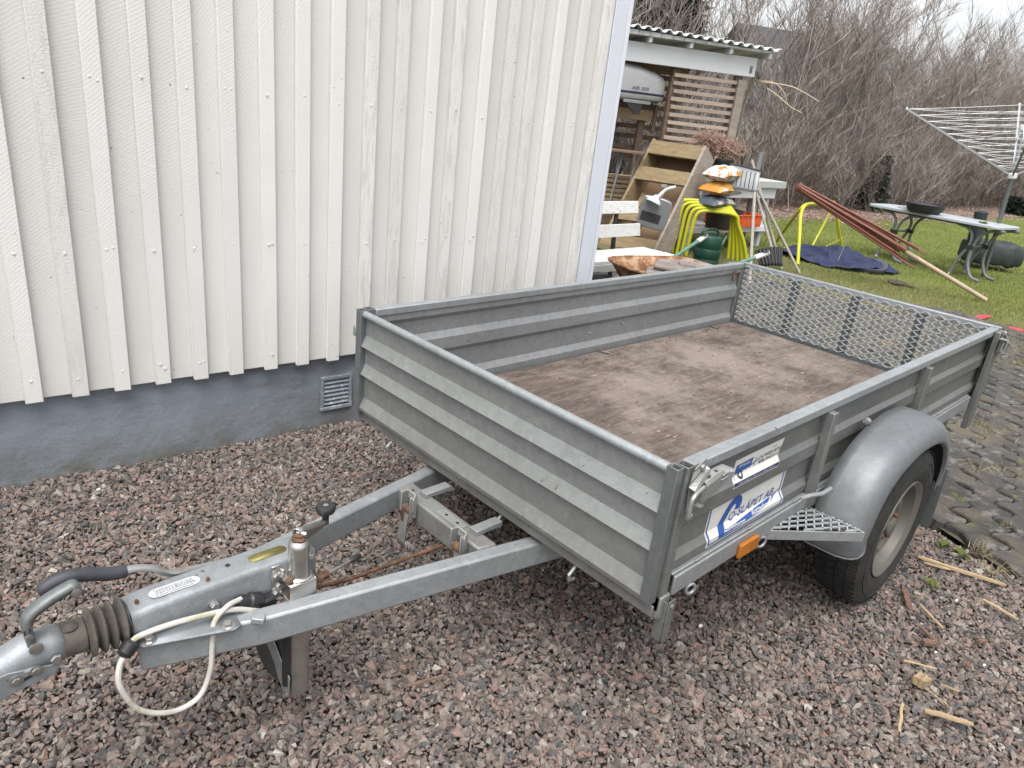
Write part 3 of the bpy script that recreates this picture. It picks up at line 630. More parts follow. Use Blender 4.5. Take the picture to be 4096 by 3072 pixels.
# plywood floor
mb = MB(); mb.box(.045, 2.405, -.605, .605, .452, .468); fl = mb.build('floor', M['plywood'], T)
def ring(name, c, r, ax, mat, parent, tr=.0035):
    c, ax = V(c), V(ax).normalized(); u = ax.orthogonal().normalized(); w = ax.cross(u)
    mb = MB(); mb.tube([c+u*r*math.cos(a)+w*r*math.sin(a) for a in [2*math.pi*k/20 for k in range(20)]], tr, 6, closed=True); return mb.build(name, mat, parent)
for x, y in ((1.246, .575), (2.17, .575), (1.246,-.575), (2.17,-.575)):
    lr = ring('lashing_ring', (x, y, .475), .026, (.25,0,1), M['rust'], fl); mb = MB(); mb.lathe([(.032,0),(.032,.003),(.02,.006),(0,.006)], (x,y,.468), (0,0,1), 16); mb.build('ring_plate', M['zinc'], lr)
ring('wall_ring', (2.33, .606, .735), .022, (0,1,.1), M['rust'], lsp); mb = MB(); mb.lathe([(.011,0),(.011,-.01),(0,-.012)], (2.33,.6165,.757), (0,1,0), 8); mb.build('ring_bolt', M['rust'], lsp)
for x, z in ((1.19,.556),(1.42,.575)):
    mb = MB(); mb.lathe([(.007,0),(.007,-.006),(0,-.008)], (x,.6315,z), (0,1,0), 6); mb.build('bolt', M['zinc'], lsp)
# debris on the floor
mb = MB(); r = random.Random(3)
for _ in range(260):
    x, y = r.uniform(.1,2.38), r.uniform(-.58,.59)
    if r.random() < .5: y = .59 - abs(r.gauss(0,.05))
    s = r.uniform(.002,.006); a = r.uniform(0,3.14); mb.beam((x,y,.4688+s*.2),(x+s*2*math.cos(a),y+s*2*math.sin(a),.4688+s*.2), s*.7, s*.4)
o = mb.build('floor_crumbs', M['barkchip'], fl, smooth=False); o['kind'] = 'stuff'
# ---- tailgate with expanded mesh
tg = grp('tailgate', T)
mb = MB(); mb.box(2.432, 2.462, -.645, .645, .774, .803); mb.build('top_rail', M['galv_blue'], tg, bevel=.003)
mb = MB(); mb.box(2.432, 2.462, -.645, .645, .455, .480); mb.build('bottom_rail', M['galv_dark'], tg, bevel=.003)
for y in (.63, -.63): mb = MB(); mb.box(2.433, 2.461, y-.014, y+.014, .481, .773); mb.build('side_rail', M['galv_dark'], tg, bevel=.002)
for y in (.315, -.005, -.318): mb = MB(); mb.box(2.440, 2.461, y-.019, y+.019, .481, .773); mb.build('upright', M['galv_dark'], tg, bevel=.002)
def strands(mb, fn, u0, u1, v0, v1, pitch, row, keep=None, w=.004, t=.003, nper=8):
    nr = int(round((v1-v0)/row))
    for i in range(nr+1):
        n = int((u1-u0)/pitch*nper)
        for k in range(n):
            ua, ub = u0+k*pitch/nper, u0+(k+1)*pitch/nper
            def f(u):
                ph = ((u-u0)/pitch + .5*(i % 2)) % 1; tri = 1-abs(2*ph-1); tri = tri*tri*(3-2*tri)*.6+tri*.4; return v0 + i*row + (tri-.5)*row*1.0
            va, vb = f(ua), f(ub)
            if va > v1+row*.6 or va < v0-row*.6: continue
            if keep and not (keep(ua, va) and keep(ub, vb)): continue
            mb.beam(fn(ua, va), fn(ub, vb), w, t, fn(0,0,True))
def ftg(u, v, nrm=False): return (1,0,0) if nrm else (2.4315, u, v)
mb = MB(); strands(mb, ftg, -.618, .618, .486, .782, .0622, .0148, None, .0050, .0060); mb.build('expanded_mesh', M['mesh'], tg, smooth=False, fix=False)
# ---- sign stickers on the right side, following the ribs of the sheet
def ryz(z):
    for (za, da), (zb, db) in zip(RP, RP[1:]):
        if zb <= z <= za: return -(.626 + da + (db-da)*(za-z)/(za-zb))
    return -.626
BRK = [z for z, d in RP]
def on_side(me_or_mb, name, mat, parent, off, T2):   # flat shape (u,v) -> laid over the ribs
    bm = bmesh.new()
    if isinstance(me_or_mb, MB): me = me_or_mb.mesh('t', False, fix=False); bm.from_mesh(me)
    else: bm.from_mesh(me_or_mb)
    for v in bm.verts: u, w = T2(v.co.x, v.co.y); v.co = (u, 0, w)
    for z in BRK: bmesh.ops.bisect_plane(bm, geom=bm.verts[:]+bm.edges[:]+bm.faces[:], plane_co=(0,0,z), plane_no=(0,0,1))
    for v in bm.verts: v.co.y = ryz(v.co.z) - .0016 - off
    bmesh.ops.recalc_face_normals(bm, faces=bm.faces)
    for f in bm.faces:
        if f.normal.y > 0: f.normal_flip()
    me = bpy.data.meshes.new(name); bm.to_mesh(me); bm.free(); me.materials.append(mat); return link(name, me, parent)
FONT_S = bpy.data.fonts[0] if bpy.data.fonts else None
def text_mesh(txt, size=1.0, shear=0, space=1.0, bold=0, width=None):
    c = bpy.data.curves.new('lettering', 'FONT'); c.body = txt; c.size = size; c.shear = shear; c.space_character = space; c.offset = bold; c.resolution_u = 3
    o = bpy.data.objects.new('lettering', c); col.objects.link(o); bpy.context.view_layer.update()
    me = bpy.data.meshes.new_from_object(o.evaluated_get(bpy.context.evaluated_depsgraph_get())); bpy.data.objects.remove(o)
    co = np.empty(len(me.vertices)*3, 'f'); me.vertices.foreach_get('co', co); co = co.reshape(-1,3); x0, x1, y0, y1 = co[:,0].min(), co[:,0].max(), co[:,1].min(), co[:,1].max()
    return me, (x0, x1, y0, y1)
def lettering(txt, x0, x1, z0, z1, mat, parent, off=.0006, shear=0, bold=.0, name='lettering', rise=0):
    me, (a, b_, c, d) = text_mesh(txt, 1, shear, 1, bold)
    T2 = lambda u, v: (x0 + (u-a)/(b_-a)*(x1-x0), z0 + (v-c)/(d-c)*(z1-z0) + rise*(u-a)/(b_-a))
    return on_side(me, name, mat, parent, off, T2)
ident = lambda u, v: (u, v)
def flat(poly, name, mat, parent, off): mb = MB(); mb.add([(x, y, 0) for x, y in poly], [tuple(range(len(poly)))]); return on_side(mb, name, mat, parent, off, ident)
A0, A1, B0, B1 = .186, .578, .520, .633
st1 = flat([(A0,B0),(A1,B0+.002),(A1+.003,B1-.02),(A1,B1),(A0+.003,B1-.001)], 'dealer_sticker', M['sticker'], rsp, 0)
def frame(x0, x1, z0, z1, w, mat, parent, off):
    for p in ([(x0,z0),(x1,z0),(x1,z0+w),(x0,z0+w)], [(x0,z1-w),(x1,z1-w),(x1,z1),(x0,z1)], [(x0,z0+w),(x0+w*1.4,z0+w),(x0+w*1.4,z1-w),(x0,z1-w)], [(x1-w*1.4,z0+w),(x1,z0+w),(x1,z1-w),(x1-w*1.4,z1-w)]): flat(p, 'sticker_border', mat, parent, off)
frame(A0+.007, A1-.007, B0+.004, B1-.005, .0045, M['blue'], st1, .0005)
# big hooked C sweeping into a long tail with slanted speed strokes
def bigC(u, v): return (A0 + u*(A1-A0), B0 + v*(B1-B0))
cpoly = []
cc = [Vector((a[0], a[1], 0)) for a in [(.405,.52),(.42,.68),(.40,.84),(.345,.915),(.275,.86),(.215,.66),(.165,.40),(.140,.17),(.150,.09),(.185,.085),(.40,.115),(.60,.17),(.77,.235),(.845,.33)]]
ci = [Vector((a[0], a[1], 0)) for a in [(.80,.33),(.60,.285),(.40,.235),(.27,.205),(.225,.225),(.225,.30),(.255,.46),(.290,.62),(.318,.70),(.345,.68),(.338,.54)]]
poly = bez(cc, 5) + bez(ci, 5)
flat([bigC(p.x, p.y) for p in poly], 'letter_c', M['blue'], st1, .0006)
for k in range(3): flat([bigC(.83+k*.035,.25+k*.035), bigC(.845+k*.035,.26+k*.035), bigC(.895+k*.035,.36+k*.04), bigC(.875+k*.035,.36+k*.04)], 'stroke', M['blue'], st1, .0006)
lettering('O-SLÄPET AB', *[A0+.285*(A1-A0), A0+.875*(A1-A0)], B0+.30*(B1-B0), B0+.56*(B1-B0), M['blue'], st1, .0008, .16, .006, rise=.007)
lettering('Hertzbergs', A0+.20*(A1-A0), A0+.47*(A1-A0), B0+.105*(B1-B0), B0+.235*(B1-B0), M['sticker'], st1, .0012, .35, .012)
lettering('Rottnebro', A0+.56*(A1-A0), A0+.79*(A1-A0), B0+.185*(B1-B0), B0+.30*(B1-B0), M['sticker'], st1, .0012, .35, .012)
# smaller dealer sticker
C0, C1, D0, D1 = .258, .512, .668, .741
st2 = flat([(C0-.004,D0),(C1-.028,D0),(C1-.024,D0+.012),(C1,D1),(C0+.004,D1-.002)], 'phone_sticker', M['sticker'], rsp, 0)
flat([(C0-.002,D0+.003),(C1-.030,D0+.003),(C1-.026,D0+.013),(C0,D0+.013)], 'sticker_band', M['ink'], st2, .0005)
lettering('CHK HANDELS', C0+.024, C0+.082, D0+.046, D0+.053, M['sticker'], st2, .0014, .3, .01)
flat([(C0+.010,D0+.030),(C0+.088,D0+.033),(C0+.096,D0+.058),(C0+.014,D0+.055)], 'picture_box', M['blue'], st2, .0007)
flat([(C0+.008,D0+.019),(C0+.0095,D0+.019),(C0+.013,D0+.032),(C0+.011,D0+.032)], 'picture_leg', M['blue'], st2, .0006)
mb = MB(); mb.add([(C0+.038+.0125*math.cos(a*math.pi/8), D0+.026+.0105*math.sin(a*math.pi/8), 0) for a in range(16)], [tuple(range(16))]); on_side(mb, 'picture_wheel', M['ink'], st2, .001, ident)
mb = MB(); mb.add([(C0+.038+.006*math.cos(a*math.pi/6), D0+.026+.005*math.sin(a*math.pi/6), 0) for a in range(12)], [tuple(range(12))]); on_side(mb, 'picture_hub', M['sticker'], st2, .0014, ident)
flat([(C0+.082,D0+.034),(C0+.130,D0+.042),(C0+.131,D0+.045),(C0+.082,D0+.038)], 'picture_drawbar', M['blue'], st2, .0007)
flat([(C0+.104,D0+.030),(C0+.107,D0+.030),(C0+.112,D0+.054),(C0+.109,D0+.054)], 'picture_jockey', M['blue'], st2, .0009)
lettering('Säljs av', C1-.062, C1-.038, D1-.016, D1-.010, M['ink'], st2, .0008, .2, .004)
lettering('C.H.K. HANDELS I REFTELE', C1-.130, C1-.010, D1-.031, D1-.021, M['ink'], st2, .0008, .2, .008)
lettering('MOBIL: 070-520 91 13', C1-.124, C1-.024, D1-.045, D1-.035, M['ink'], st2, .0008, .2, .008)
lettering('Släpvagnar Kärror Båttrailers', C0+.02, C1-.05, D0+.005, D0+.011, M['sticker'], st2, .001, .2, .004)
# amber reflector, welded eye beside it
mb = MB(); mb.box(.332, .424, -.668, -.6565, .446, .488); rf = mb.build('side_reflector', M['amber'], rsp, bevel=.003)
mb = MB()
for k in range(9): mb.box(.384+k*.0042, .3862+k*.0042, -.6694, -.6685, .450, .484)
mb.build('reflector_ribs', M['amber'], rf)
ring('rope_eye', (.475,-.655,.440), .016, (.3,1,0), M['galv'], rsp, .004)
ring('rope_eye', (.13,-.655,.435), .014, (.3,1,0), M['galv'], rsp, .004)
mb = MB(); mb.tube(bez([(0.626, -0.672, 0.538), (0.646, -0.690, 0.551), (0.691, -0.700, 0.547), (0.736, -0.705, 0.553)], 4), .0065, 8); mb.build('rope_hook', M['galv'], rsp)
# over-centre latches at the corners
def latch(x, sg, y, z, parent):
    lt = grp('latch', parent); s = sg; f = lambda dx, dy, dz: (x+s*dx*1.15, y-dy, z+dz*1.2)
    mb = MB(); mb.prism([f(.004,.001,.012), f(.008,.001,.044), f(.045,.001,.060), f(.050,.001,.012), f(.058,.001,-.030), f(.012,.001,-.046)], (0,-.0025,0)); mb.build('back_plate', M['zinc'], lt)
    mb = MB(); mb.tube(bez([f(.070,.022,.020), f(.040,.021,.013), f(.010,.022,.006), f(-.006,.024,.000), f(-.010,.024,-.012), f(-.010,.024,-.040), f(-.004,.018,-.050), f(.014,.014,-.046)], 4), .0052, 8); mb.build('hook_bar', M['zinc'], lt)
    # long pressed lever: top flange, drooping front face, flared tip
    rows = []
    for k in range(11):
        u = k/10; fl = max(0, u-.8)*.05; h = .034*(1-.25*u)
        rows.append([f(.028+u*.078, .006, .020+u*.014+.004*math.sin(u*4)), f(.028+u*.078, .024+fl, .019+u*.014+fl*.3+.004*math.sin(u*4)), f(.028+u*.078, .028+fl, .014+u*.014), f(.028+u*.078, .027+fl, .014+u*.014-h)])
    mb = MB(); mb.grid(rows); lv = mb.build('lever', M['zinc'], lt, solid=.0015, smooth=False)
    mb = MB(); mb.lathe([(.0045,0),(.0045,.0008),(0,.001)], f(.070,.016,.0305), (0,0,1), 10); mb.build('hole', M['black'], lv)
    for dz in (.004, -.006): mb = MB(); mb.tube([f(.076,.0300,dz+.020), f(.098,.0305,dz+.024)], .0022, 6); mb.build('pressed_rib', M['zinc'], lv)
    rows = []
    for k in range(7):
        u = k/6; rows.append([f(-.002+u*.050, .005, .012+u*.030), f(-.002+u*.050, .020-.006*u, .010+u*.030+.004*math.sin(u*3.1)), f(-.002+u*.050, .024-.008*u, .004+u*.030)])
    mb = MB(); mb.grid(rows); mb.build('top_link', M['zinc'], lt, solid=.0015, smooth=False)
    mb = MB(); mb.lathe([(.0075,0),(.0075,.005),(.004,.0065),(0,.0065)], f(.034,.004,.044), (0,-1,0), 6); mb.build('nut', M['zinc'], lt)
    mb = MB(); mb.lathe([(.013,0),(.013,.003),(.008,.004),(.008,.007),(0,.008)], f(.034,.013,-.032), (0,0,1), 14); mb.build('pivot_washer', M['zinc'], lt)
    mb = MB(); mb.lathe([(.0055,0),(.0055,.0025),(0,.004)], f(.044,.017,.0275), (0,0,1), 10); mb.build('rivet', M['rust'], lt)
    return lt
latch(.010, 1, -.652, .744, rsp); latch(2.412, -1, -.674, .745, rsp)
mb = MB(); mb.box(-.02, .03, .651, .674, .70, .737); mb.build('latch', M['zinc'], lsp, bevel=.006)
# ---- axle and wheels
mb = MB(); mb.box(1.195, 1.255, -.66, .66, .29, .35); mb.build('axle', M['galv_dark'], T, bevel=.005)
for y in (-.38, .38): mb = MB(); mb.box(.1, 2.38, y-.025, y+.025, .401, .4505); mb.build('chassis_rail', M['galv_dark'], T, bevel=.004)
for x in (.7, 1.7, 2.36): mb = MB(); mb.box(x-.02, x+.02, -.60, .60, .4205, .4512) if x > 2 else mb.box(x-.02, x+.02, -.354, .354, .410, .4508); mb.build('cross_member', M['galv_dark'], T, bevel=.003)
WCX, WZ, WR = 1.225, .284, .293
def wheel(sg):
    yi, yo = .652, .798
    w = grp('wheel', T); f = lambda y: sg*y
    mb = MB(); ax = (0, sg, 0); o = (WCX, 0, WZ)
    mb.lathe([(.180,yi+.006),(.215,yi-.002),(.262,yi+.002),(.282,yi+.012),(.289,yi+.024),(.2895,(yi+yo)/2),(.289,yo-.024),(.282,yo-.011),(.262,yo-.001),(.232,yo+.003),(.205,yo+.001),(.182,yo-.006),(.176,yo-.018),(.176,yi+.02),(.180,yi+.006)], o, ax, 56)
    t = mb.build('tyre', M['tyre'], w)
    mb = MB(); nb = 58
    for k in range(nb):    # tread blocks
        a = 2*math.pi*k/nb
        for j, (ya, yb, sl, ph) in enumerate([(yi+.006,yi+.036,.25,0),(yi+.041,yi+.068,.6,.5),(yi+.075,yi+.102,-.6,.2),(yi+.108,yo-.007,-.25,.6)]):
            a0 = a + ph*2*math.pi/nb; wd = 2*math.pi/nb*.36
            def P(an, yy, rr): return (WCX+rr*math.cos(an), sg*yy, WZ+rr*math.sin(an))
            s1, s2 = sl*.03, -sl*.03; ra = .2865 if j in (0,) else .289; rb_ = .2865 if j == 3 else .289
            rt0, rt1 = (.2885 if j == 0 else .2935), (.2885 if j == 3 else .2935)
            mb.hexa([P(a0-wd+s1,ya,ra),P(a0+wd+s1,ya,ra),P(a0+wd+s2,yb,rb_),P(a0-wd+s2,yb,rb_),P(a0-wd+s1,ya,rt0),P(a0+wd+s1,ya,rt0),P(a0+wd+s2,yb,rt1),P(a0-wd+s2,yb,rt1)])
    mb.build('tread', M['tyre'], t, smooth=False)
    for rr in (.250, .222): ring('sidewall_line', (WCX, sg*(yo+.0015), WZ), rr, (0,1,0), M['tyre'], t, .0018)
    mb = MB(); mb.lathe([(.170,yi+.02),(.173,yo-.012),(.179,yo-.007),(.178,yo-.001),(.171,yo-.003),(.163,yo-.012),(.158,yo-.014),(.153,yo-.030),(.147,yo-.046),(.134,yo-.054),(.118,yo-.050),(.104,yo-.036),(.092,yo-.030),(.076,yo-.034),(.070,yo-.040),(.044,yo-.040),(.034,yo-.036),(.034,yo-.024),(.026,yo-.018),(0,yo-.016)], o, ax, 48)
    rm = mb.build('rim', M['rim'], w, solid=0)
    for k in range(4):
        a = k*math.pi/2+.5; c = (WCX+.052*math.cos(a), sg*(yo-.043), WZ+.052*math.sin(a)); mb = MB(); mb.lathe([(.011,0),(.011,.014),(.007,.018),(0,.018)], c, ax, 6); mb.build('wheel_bolt', M['rust'], rm)
    return w
wheel(-1); wheel(1)
# fenders: rounded mudguard with rolled lip
def fender(sg):
    path = [(.752,.398),(.756,.43),(.770,.475),(.800,.545),(.848,.603),(.915,.648),(1.00,.676),(1.09,.692),(1.20,.692),(1.31,.676),(1.40,.640),(1.47,.585),(1.52,.515),(1.545,.44),(1.548,.375)]
    P = bez([(x, 0, z) for x, z in path], 3); c = Vector((1.19,0,.40)); rows = []
    sec = [(.6695, 0.0), (.70, .0), (.735, .001), (.765, .004), (.786, .012), (.802, .025), (.812, .042), (.816, .060), (.8175, .068), (.815, .073), (.808, .075)]
    for i, p in enumerate(P):
        t = (P[min(i+1, len(P)-1)] - P[max(i-1, 0)]).normalized(); nin = Vector((t.z, 0, -t.x))
        if nin.dot(c-p) < 0: nin = -nin
        rows.append([(p.x+nin.x*d, sg*y, p.z+nin.z*d) for y, d in sec])
    # front lower edge tucks under and rounds off
    first = rows[0]
    nc = len(first)
    for k in range(1, 6):
        f_ = k/5; rows.insert(0, [(x + .010*f_*f_, y, z - .055*f_*math.sqrt(max(0, 1-((j/(nc-1))**1.6)**2)) + .018*f_*(j/(nc-1))**4) for j, (x, y, z) in enumerate(first)])
    mb = MB(); mb.grid(rows); fd = mb.build('fender', M['plastic_fender'], T, solid=.003, ang=60)
    mb = MB(); mb.tube([r_[-1] for r_ in rows], .0035, 8); mb.build('rolled_lip', M['plastic_fender'], fd)
    mb = MB(); mb.tube([r_[0] for r_ in rows][:3] + [rows[0][k] for k in range(0, 8)], .0028, 6)
    mb = MB(); mb.tube([rows[0][k] for k in range(len(rows[0]))], .004, 8); mb.build('front_edge', M['plastic_fender'], fd)
    return fd
fdr = fender(-1); fender(1)
mb = MB(); mb.lathe([(.010,0),(.012,.01),(.009,.018),(0,.02)], (1.0,-.660,.683), (0,-.6,1), 8); mb.build('clip', M['zinc'], fdr)
for sg in (-1, 1): mb = MB(); a, b = sorted((sg*.70, sg*.815)); mb.hexa([(1.575,a,.17),(1.579,a,.17),(1.579,b,.17),(1.575,b,.17),(1.553,a,.43),(1.557,a,.43),(1.557,b,.43),(1.553,b,.43)]); mb.build('mudflap', M['galv_dark'], T, bevel=.001)
# triangular step of expanded metal in front of the wheel
A, B, Cc = Vector((0.504, -0.647, 0.465)), Vector((0.744, -0.652, 0.465)), Vector((0.751, -0.825, 0.465))
A.z = B.z = Cc.z = .458
def side_of(p, a, b): return (b[0]-a[0])*(p[1]-a[1]) - (b[1]-a[1])*(p[0]-a[0])
sgA = side_of(Cc, A, B); sgB = side_of(A, B, Cc); sgC = side_of(B, Cc, A)
def keep_s(u, v): p = (u, v); return side_of(p, A, B)*sgA >= 0 and side_of(p, B, Cc)*sgB >= 0 and side_of(p, Cc, A)*sgC >= 0
def fst(u, v, nrm=False): return (0,0,1) if nrm else (u, v, .4655)
mb = MB(); strands(mb, fst, .50, .95, -.86, -.60, .052, .0125, keep_s, .0040, .0050, 8); stp = mb.build('step_grating', M['mesh'], T, smooth=False, fix=False)
mb = MB(); mb.beam(A-Vector((0,0,.010)), Cc-Vector((0,0,.010)), .004, .030); mb.beam(Cc-Vector((0,0,.010)), B-Vector((0,0,.010)), .004, .030); mb.build('step_frame', M['galv'], stp, bevel=.001)
# ---- drawbar: two rectangular tubes in an A, cross beam with two toggle latches
DZ0, DZ1 = .312, .385
def dtube(sg):
    mb = MB(); a0, a1 = Vector((-.945, sg*.046, 0)), Vector((-.71, sg*.119, 0)); a2 = Vector((.95, sg*.44, 0)); w = .042
    nrm = lambda p, q: Vector((-(q-p).y, (q-p).x, 0)).normalized()*-sg
    n0, n2 = nrm(a0, a1), nrm(a1, a2); n1 = (n0+n2).normalized()
    rows = [[(p.x, p.y, DZ0), ((p+n*w).x, (p+n*w).y, DZ0), ((p+n*w).x, (p+n*w).y, DZ1), (p.x, p.y, DZ1)] for p, n in ((a0, n0), (a1, n1), (a2, n2))]
    vs = [v for r_ in rows for v in r_]; fs = [(0,1,2,3),(8,11,10,9)]
    for i in range(2):
        for k in range(4): k2 = (k+1) % 4; fs.append((i*4+k, i*4+k2, (i+1)*4+k2, (i+1)*4+k))
    mb.add(vs, fs); return mb.build('drawbar_tube', M['galv_blue'], T, bevel=.006)
dtube(-1); dtube(1)
mb = MB(); mb.hexa([(-.150,-.186,.318),(-.092,-.197,.318),(-.092,.197,.318),(-.150,.186,.318),(-.150,-.186,.3885),(-.092,-.197,.3885),(-.092,.197,.3885),(-.150,.186,.3885)]); cb = mb.build('cross_beam', M['galv_front'], T, bevel=.006)
mb = MB(); mb.box(-.136, -.106, -.09, .02, .3888, .3905); mb.build('beam_plate', M['galv'], cb, bevel=.001)
for y in (-.012, -.062, .15): mb = MB(); mb.lathe([(.005,0),(.005,.0006),(0,.0007)], (-.121,y,.3907 if y < .1 else .3888), (0,0,1), 10); mb.build('bolt_hole', M['black'], cb)
def toggle(y):
    t = grp('toggle_latch', cb); 
    mb = MB(); mb.box(-.10, -.005, y-.016, y+.016, .396, .412); mb.build('arm', M['galv'], t, bevel=.002)
    mb = MB(); mb.box(-.163, -.137, y-.024, y-.020, .350, .422); mb.box(-.163, -.137, y+.018, y+.022, .335, .425); mb.build('cheek', M['zinc'], t, bevel=.002)
    mb = MB(); mb.tube([(-.150,y-.022,.37),(-.152,y-.024,.415),(-.140,y-.020,.424),(-.140,y+.018,.424),(-.152,y+.024,.415),(-.150,y+.022,.37)], .0045, 6); mb.build('hoop', M['zinc'], t)
    mb = MB(); mb.grid([[(-.158-.012*math.sin(u*2.2)-.02*max(0,u-.8), y+w, .385-u*.125) for w in (-.020,-.018,.012,.014)] for u in [k/7 for k in range(8)]]); mb.build('lever', M['zinc'], t, solid=.0025)
    mb = MB(); mb.lathe([(.013,-.02),(.013,.01),(.008,.012),(0,.012)], (-.152,y,.375), (0,1,0), 12); mb.beam((-.172,y+.004,.375),(-.166,y+.002,.335), .012, .004, (1,0,0)); mb.build('spring', M['rust'], t); return t
for t_ in (toggle(.105), toggle(-.125)): t_.location = Vector(t_.location) + Vector((-.018, 0, -.008))
mb = MB(); mb.tube([(-.62,-.02,.345),(-.45,-.028,.318),(.4,-.05,.30),(1.18,-.05,.31)], .0055, 8); mb.build('brake_rod', M['rust'], T)
# ---- overrun housing, plates, bellows, coupling head
hs_ = grp('coupling', T)
rows = []
for x, w, zb, zt in ((-.948,.037,.385,.452),(-.90,.039,.380,.456),(-.76,.040,.372,.458),(-.60,.041,.368,.458),(-.545,.042,.37,.456)):
    r_ = [(x, -w-.002, zb), (x, -w-.001, zb+.03), (x, -w, zt-.012), (x, -w+.002, zt-.005), (x, -w+.006, zt-.001), (x, -w+.012, zt), (x, 0, zt+.0005), (x, w-.012, zt), (x, w-.006, zt-.001), (x, w-.002, zt-.005), (x, w, zt-.012), (x, w+.001, zb+.03), (x, w+.002, zb)]
    rows.append(r_)
mb = MB(); mb.grid(rows); hsg = mb.build('overrun_housing', M['cast'], hs_, solid=.004, ang=50)
mb = MB(); mb.lathe([(.034,0),(.034,.006),(0,.006)], (-.949,0,.418), (1,0,0), 16); mb.build('housing_mouth', M['black'], hsg)
mb = MB(); mb.add([(-.948,-.052,.386),(-.940,-.062,.386),(-.775,-.118,.386),(-.757,-.112,.386),(-.755,-.06,.386),(-.70,-.04,.386),(-.94,-.036,.386)], [tuple(range(7))]); mb.build('mounting_plate', M['cast'], hs_, solid=.005)
mb = MB(); mb.add([(-.948,.052,.386),(-.940,.062,.386),(-.775,.118,.386),(-.757,.112,.386),(-.755,.06,.386),(-.70,.04,.386),(-.94,.036,.386)], [tuple(range(7))]); mb.build('mounting_plate', M['cast'], hs_, solid=.005)
def hexbolt(c, ax, r=.010, h=.008, name='bolt', parent=None, mat='chrome', washer=True):
    mb = MB(); 
    if washer: mb.lathe([(r*1.5,0),(r*1.5,.002),(r,.0025)], c, ax, 16)
    mb.lathe([(r,.002),(r,h),(r*.85,h+.002),(0,h+.002)], c, ax, 6); return mb.build(name, M[mat], parent or hs_)
hexbolt((-.925,-.052,.3885), (0,0,1)); hexbolt((-.782,-.100,.3885), (0,0,1), .010, .009); hexbolt((-.925,.052,.3885), (0,0,1)); hexbolt((-.782,.100,.3885), (0,0,1))
hexbolt((-.787,-.0415,.408), (0,-1,0), .010, .010); hexbolt((-.640,-.0425,.432), (0,-1,0), .009, .012); hexbolt((-.640,-.0425,.400), (0,-1,0), .009, .012)
hexbolt((-.930,-.010,.4555), (0,0,1), .004, .008, mat='rust', washer=False); hexbolt((-.790,-.022,.459), (0,0,1), .004, .008, mat='rust', washer=False); hexbolt((-.56,-.038,.446), (0,-1,0), .009, .012)
mb = MB(); q = []
def capsule(x0, x1, w, yc, z, n=8):
    o = []; 
    for k in range(n+1): a = -math.pi/2 + math.pi*k/n; o.append((x1 - w + w*math.cos(a), yc + w*math.sin(a), z))
    for k in range(n+1): a = math.pi/2 + math.pi*k/n; o.append((x0 + w + w*math.cos(a), yc + w*math.sin(a), z))
    return o
c_ = capsule(-.905,-.800,.0155,-.004,.4606); mb.add(c_, [tuple(range(len(c_)))]); lb = mb.build('type_label', M['label'], hsg)
mb = MB(); r = random.Random(8)
for row in range(5):
    x = -.893 + (row % 2)*.004
    while x < -.815:
        w = r.uniform(.002,.006); y = .0045 - row*.0036; mb.add([(x,y,.4609),(x+w,y,.4609),(x+w,y+.0015,.4609),(x,y+.0015,.4609)], [(0,1,2,3)]); x += w + r.uniform(.001,.003)
x = -.893
while x < -.82:
    w = r.uniform(.0006,.0018); mb.add([(x,-.0165,.4609),(x+w,-.0165,.4609),(x+w,-.0135,.4609),(x,-.0135,.4609)], [(0,1,2,3)]); x += w + r.uniform(.0006,.0016)
mb.build('label_print', M['ink'], lb, smooth=False)
mb = MB(); c_ = capsule(-.690,-.600,.014,-.002,.4612); mb.add(c_, [tuple(range(len(c_)))]); bp_ = mb.build('brass_plate', M['brass'], hsg, solid=.001)
mb = MB(); mb.lathe([(.006,0),(.006,.0006),(0,.0008)], (-.735,.006,.4608), (0,0,1), 10); mb.build('hole', M['black'], hsg)
# rubber bellows
mb = MB(); pr = [(.030,0)]
L0 = .122
pr = [(.033,.0),(.0345,.004),(.035,.042)]
for k in range(4): t = .044 + k*.0190; pr += [(.031,t),(.040,t+.004),(.0485,t+.0075),(.0505,t+.0097),(.0485,t+.0119),(.040,t+.0152),(.031,t+.0188)]
pr += [(.033,.122)]
mb.lathe(pr, (-1.070, 0, .424), (1,0,-.05), 32); bl = mb.build('bellows', M['bellows'], hs_, ang=60)
mb = MB(); mb.ell((-1.052,-.010,.456), .016, .013, .010, 12, 6); mb.build('grease_cap', M['bellows'], bl)
mb = MB(); mb.tube([(-.951, .041*math.cos(a), .420+.038*math.sin(a)) for a in [2*math.pi*k/20 for k in range(20)]], .003, 6, closed=True); mb.build('cable_tie', M['black'], bl)
# coupling head: pressed steel, neck then socket
rows = []
for x, w, zt, zb in ((-1.066,.032,.458,.392),(-1.085,.033,.460,.390),(-1.11,.034,.462,.388),(-1.135,.034,.458,.384),(-1.16,.033,.448,.378),(-1.19,.034,.436,.372),(-1.225,.040,.430,.366),(-1.26,.046,.428,.362),(-1.30,.044,.422,.362),(-1.325,.028,.405,.365)):
    rows.append([(x, w*math.cos(a)*(.98 if abs(math.sin(a)) > .5 else 1.0), (zt+zb)/2 + (zt-zb)/2*math.copysign(abs(math.sin(a))**.72, math.sin(a))) for a in [-.95 + (2*math.pi-1.25)*0 + (math.pi+1.9)*k/16 for k in range(17)]])
mb = MB(); mb.grid(rows); hd = mb.build('coupling_head', M['cast'], hs_, solid=.004, ang=60)
mb = MB(); mb.grid([[(x, sg*.036 + 0*t, .40 - t*.022) for t in (0, 1)] for x in (-1.09, -1.2) for sg in (-1,)]) ; 
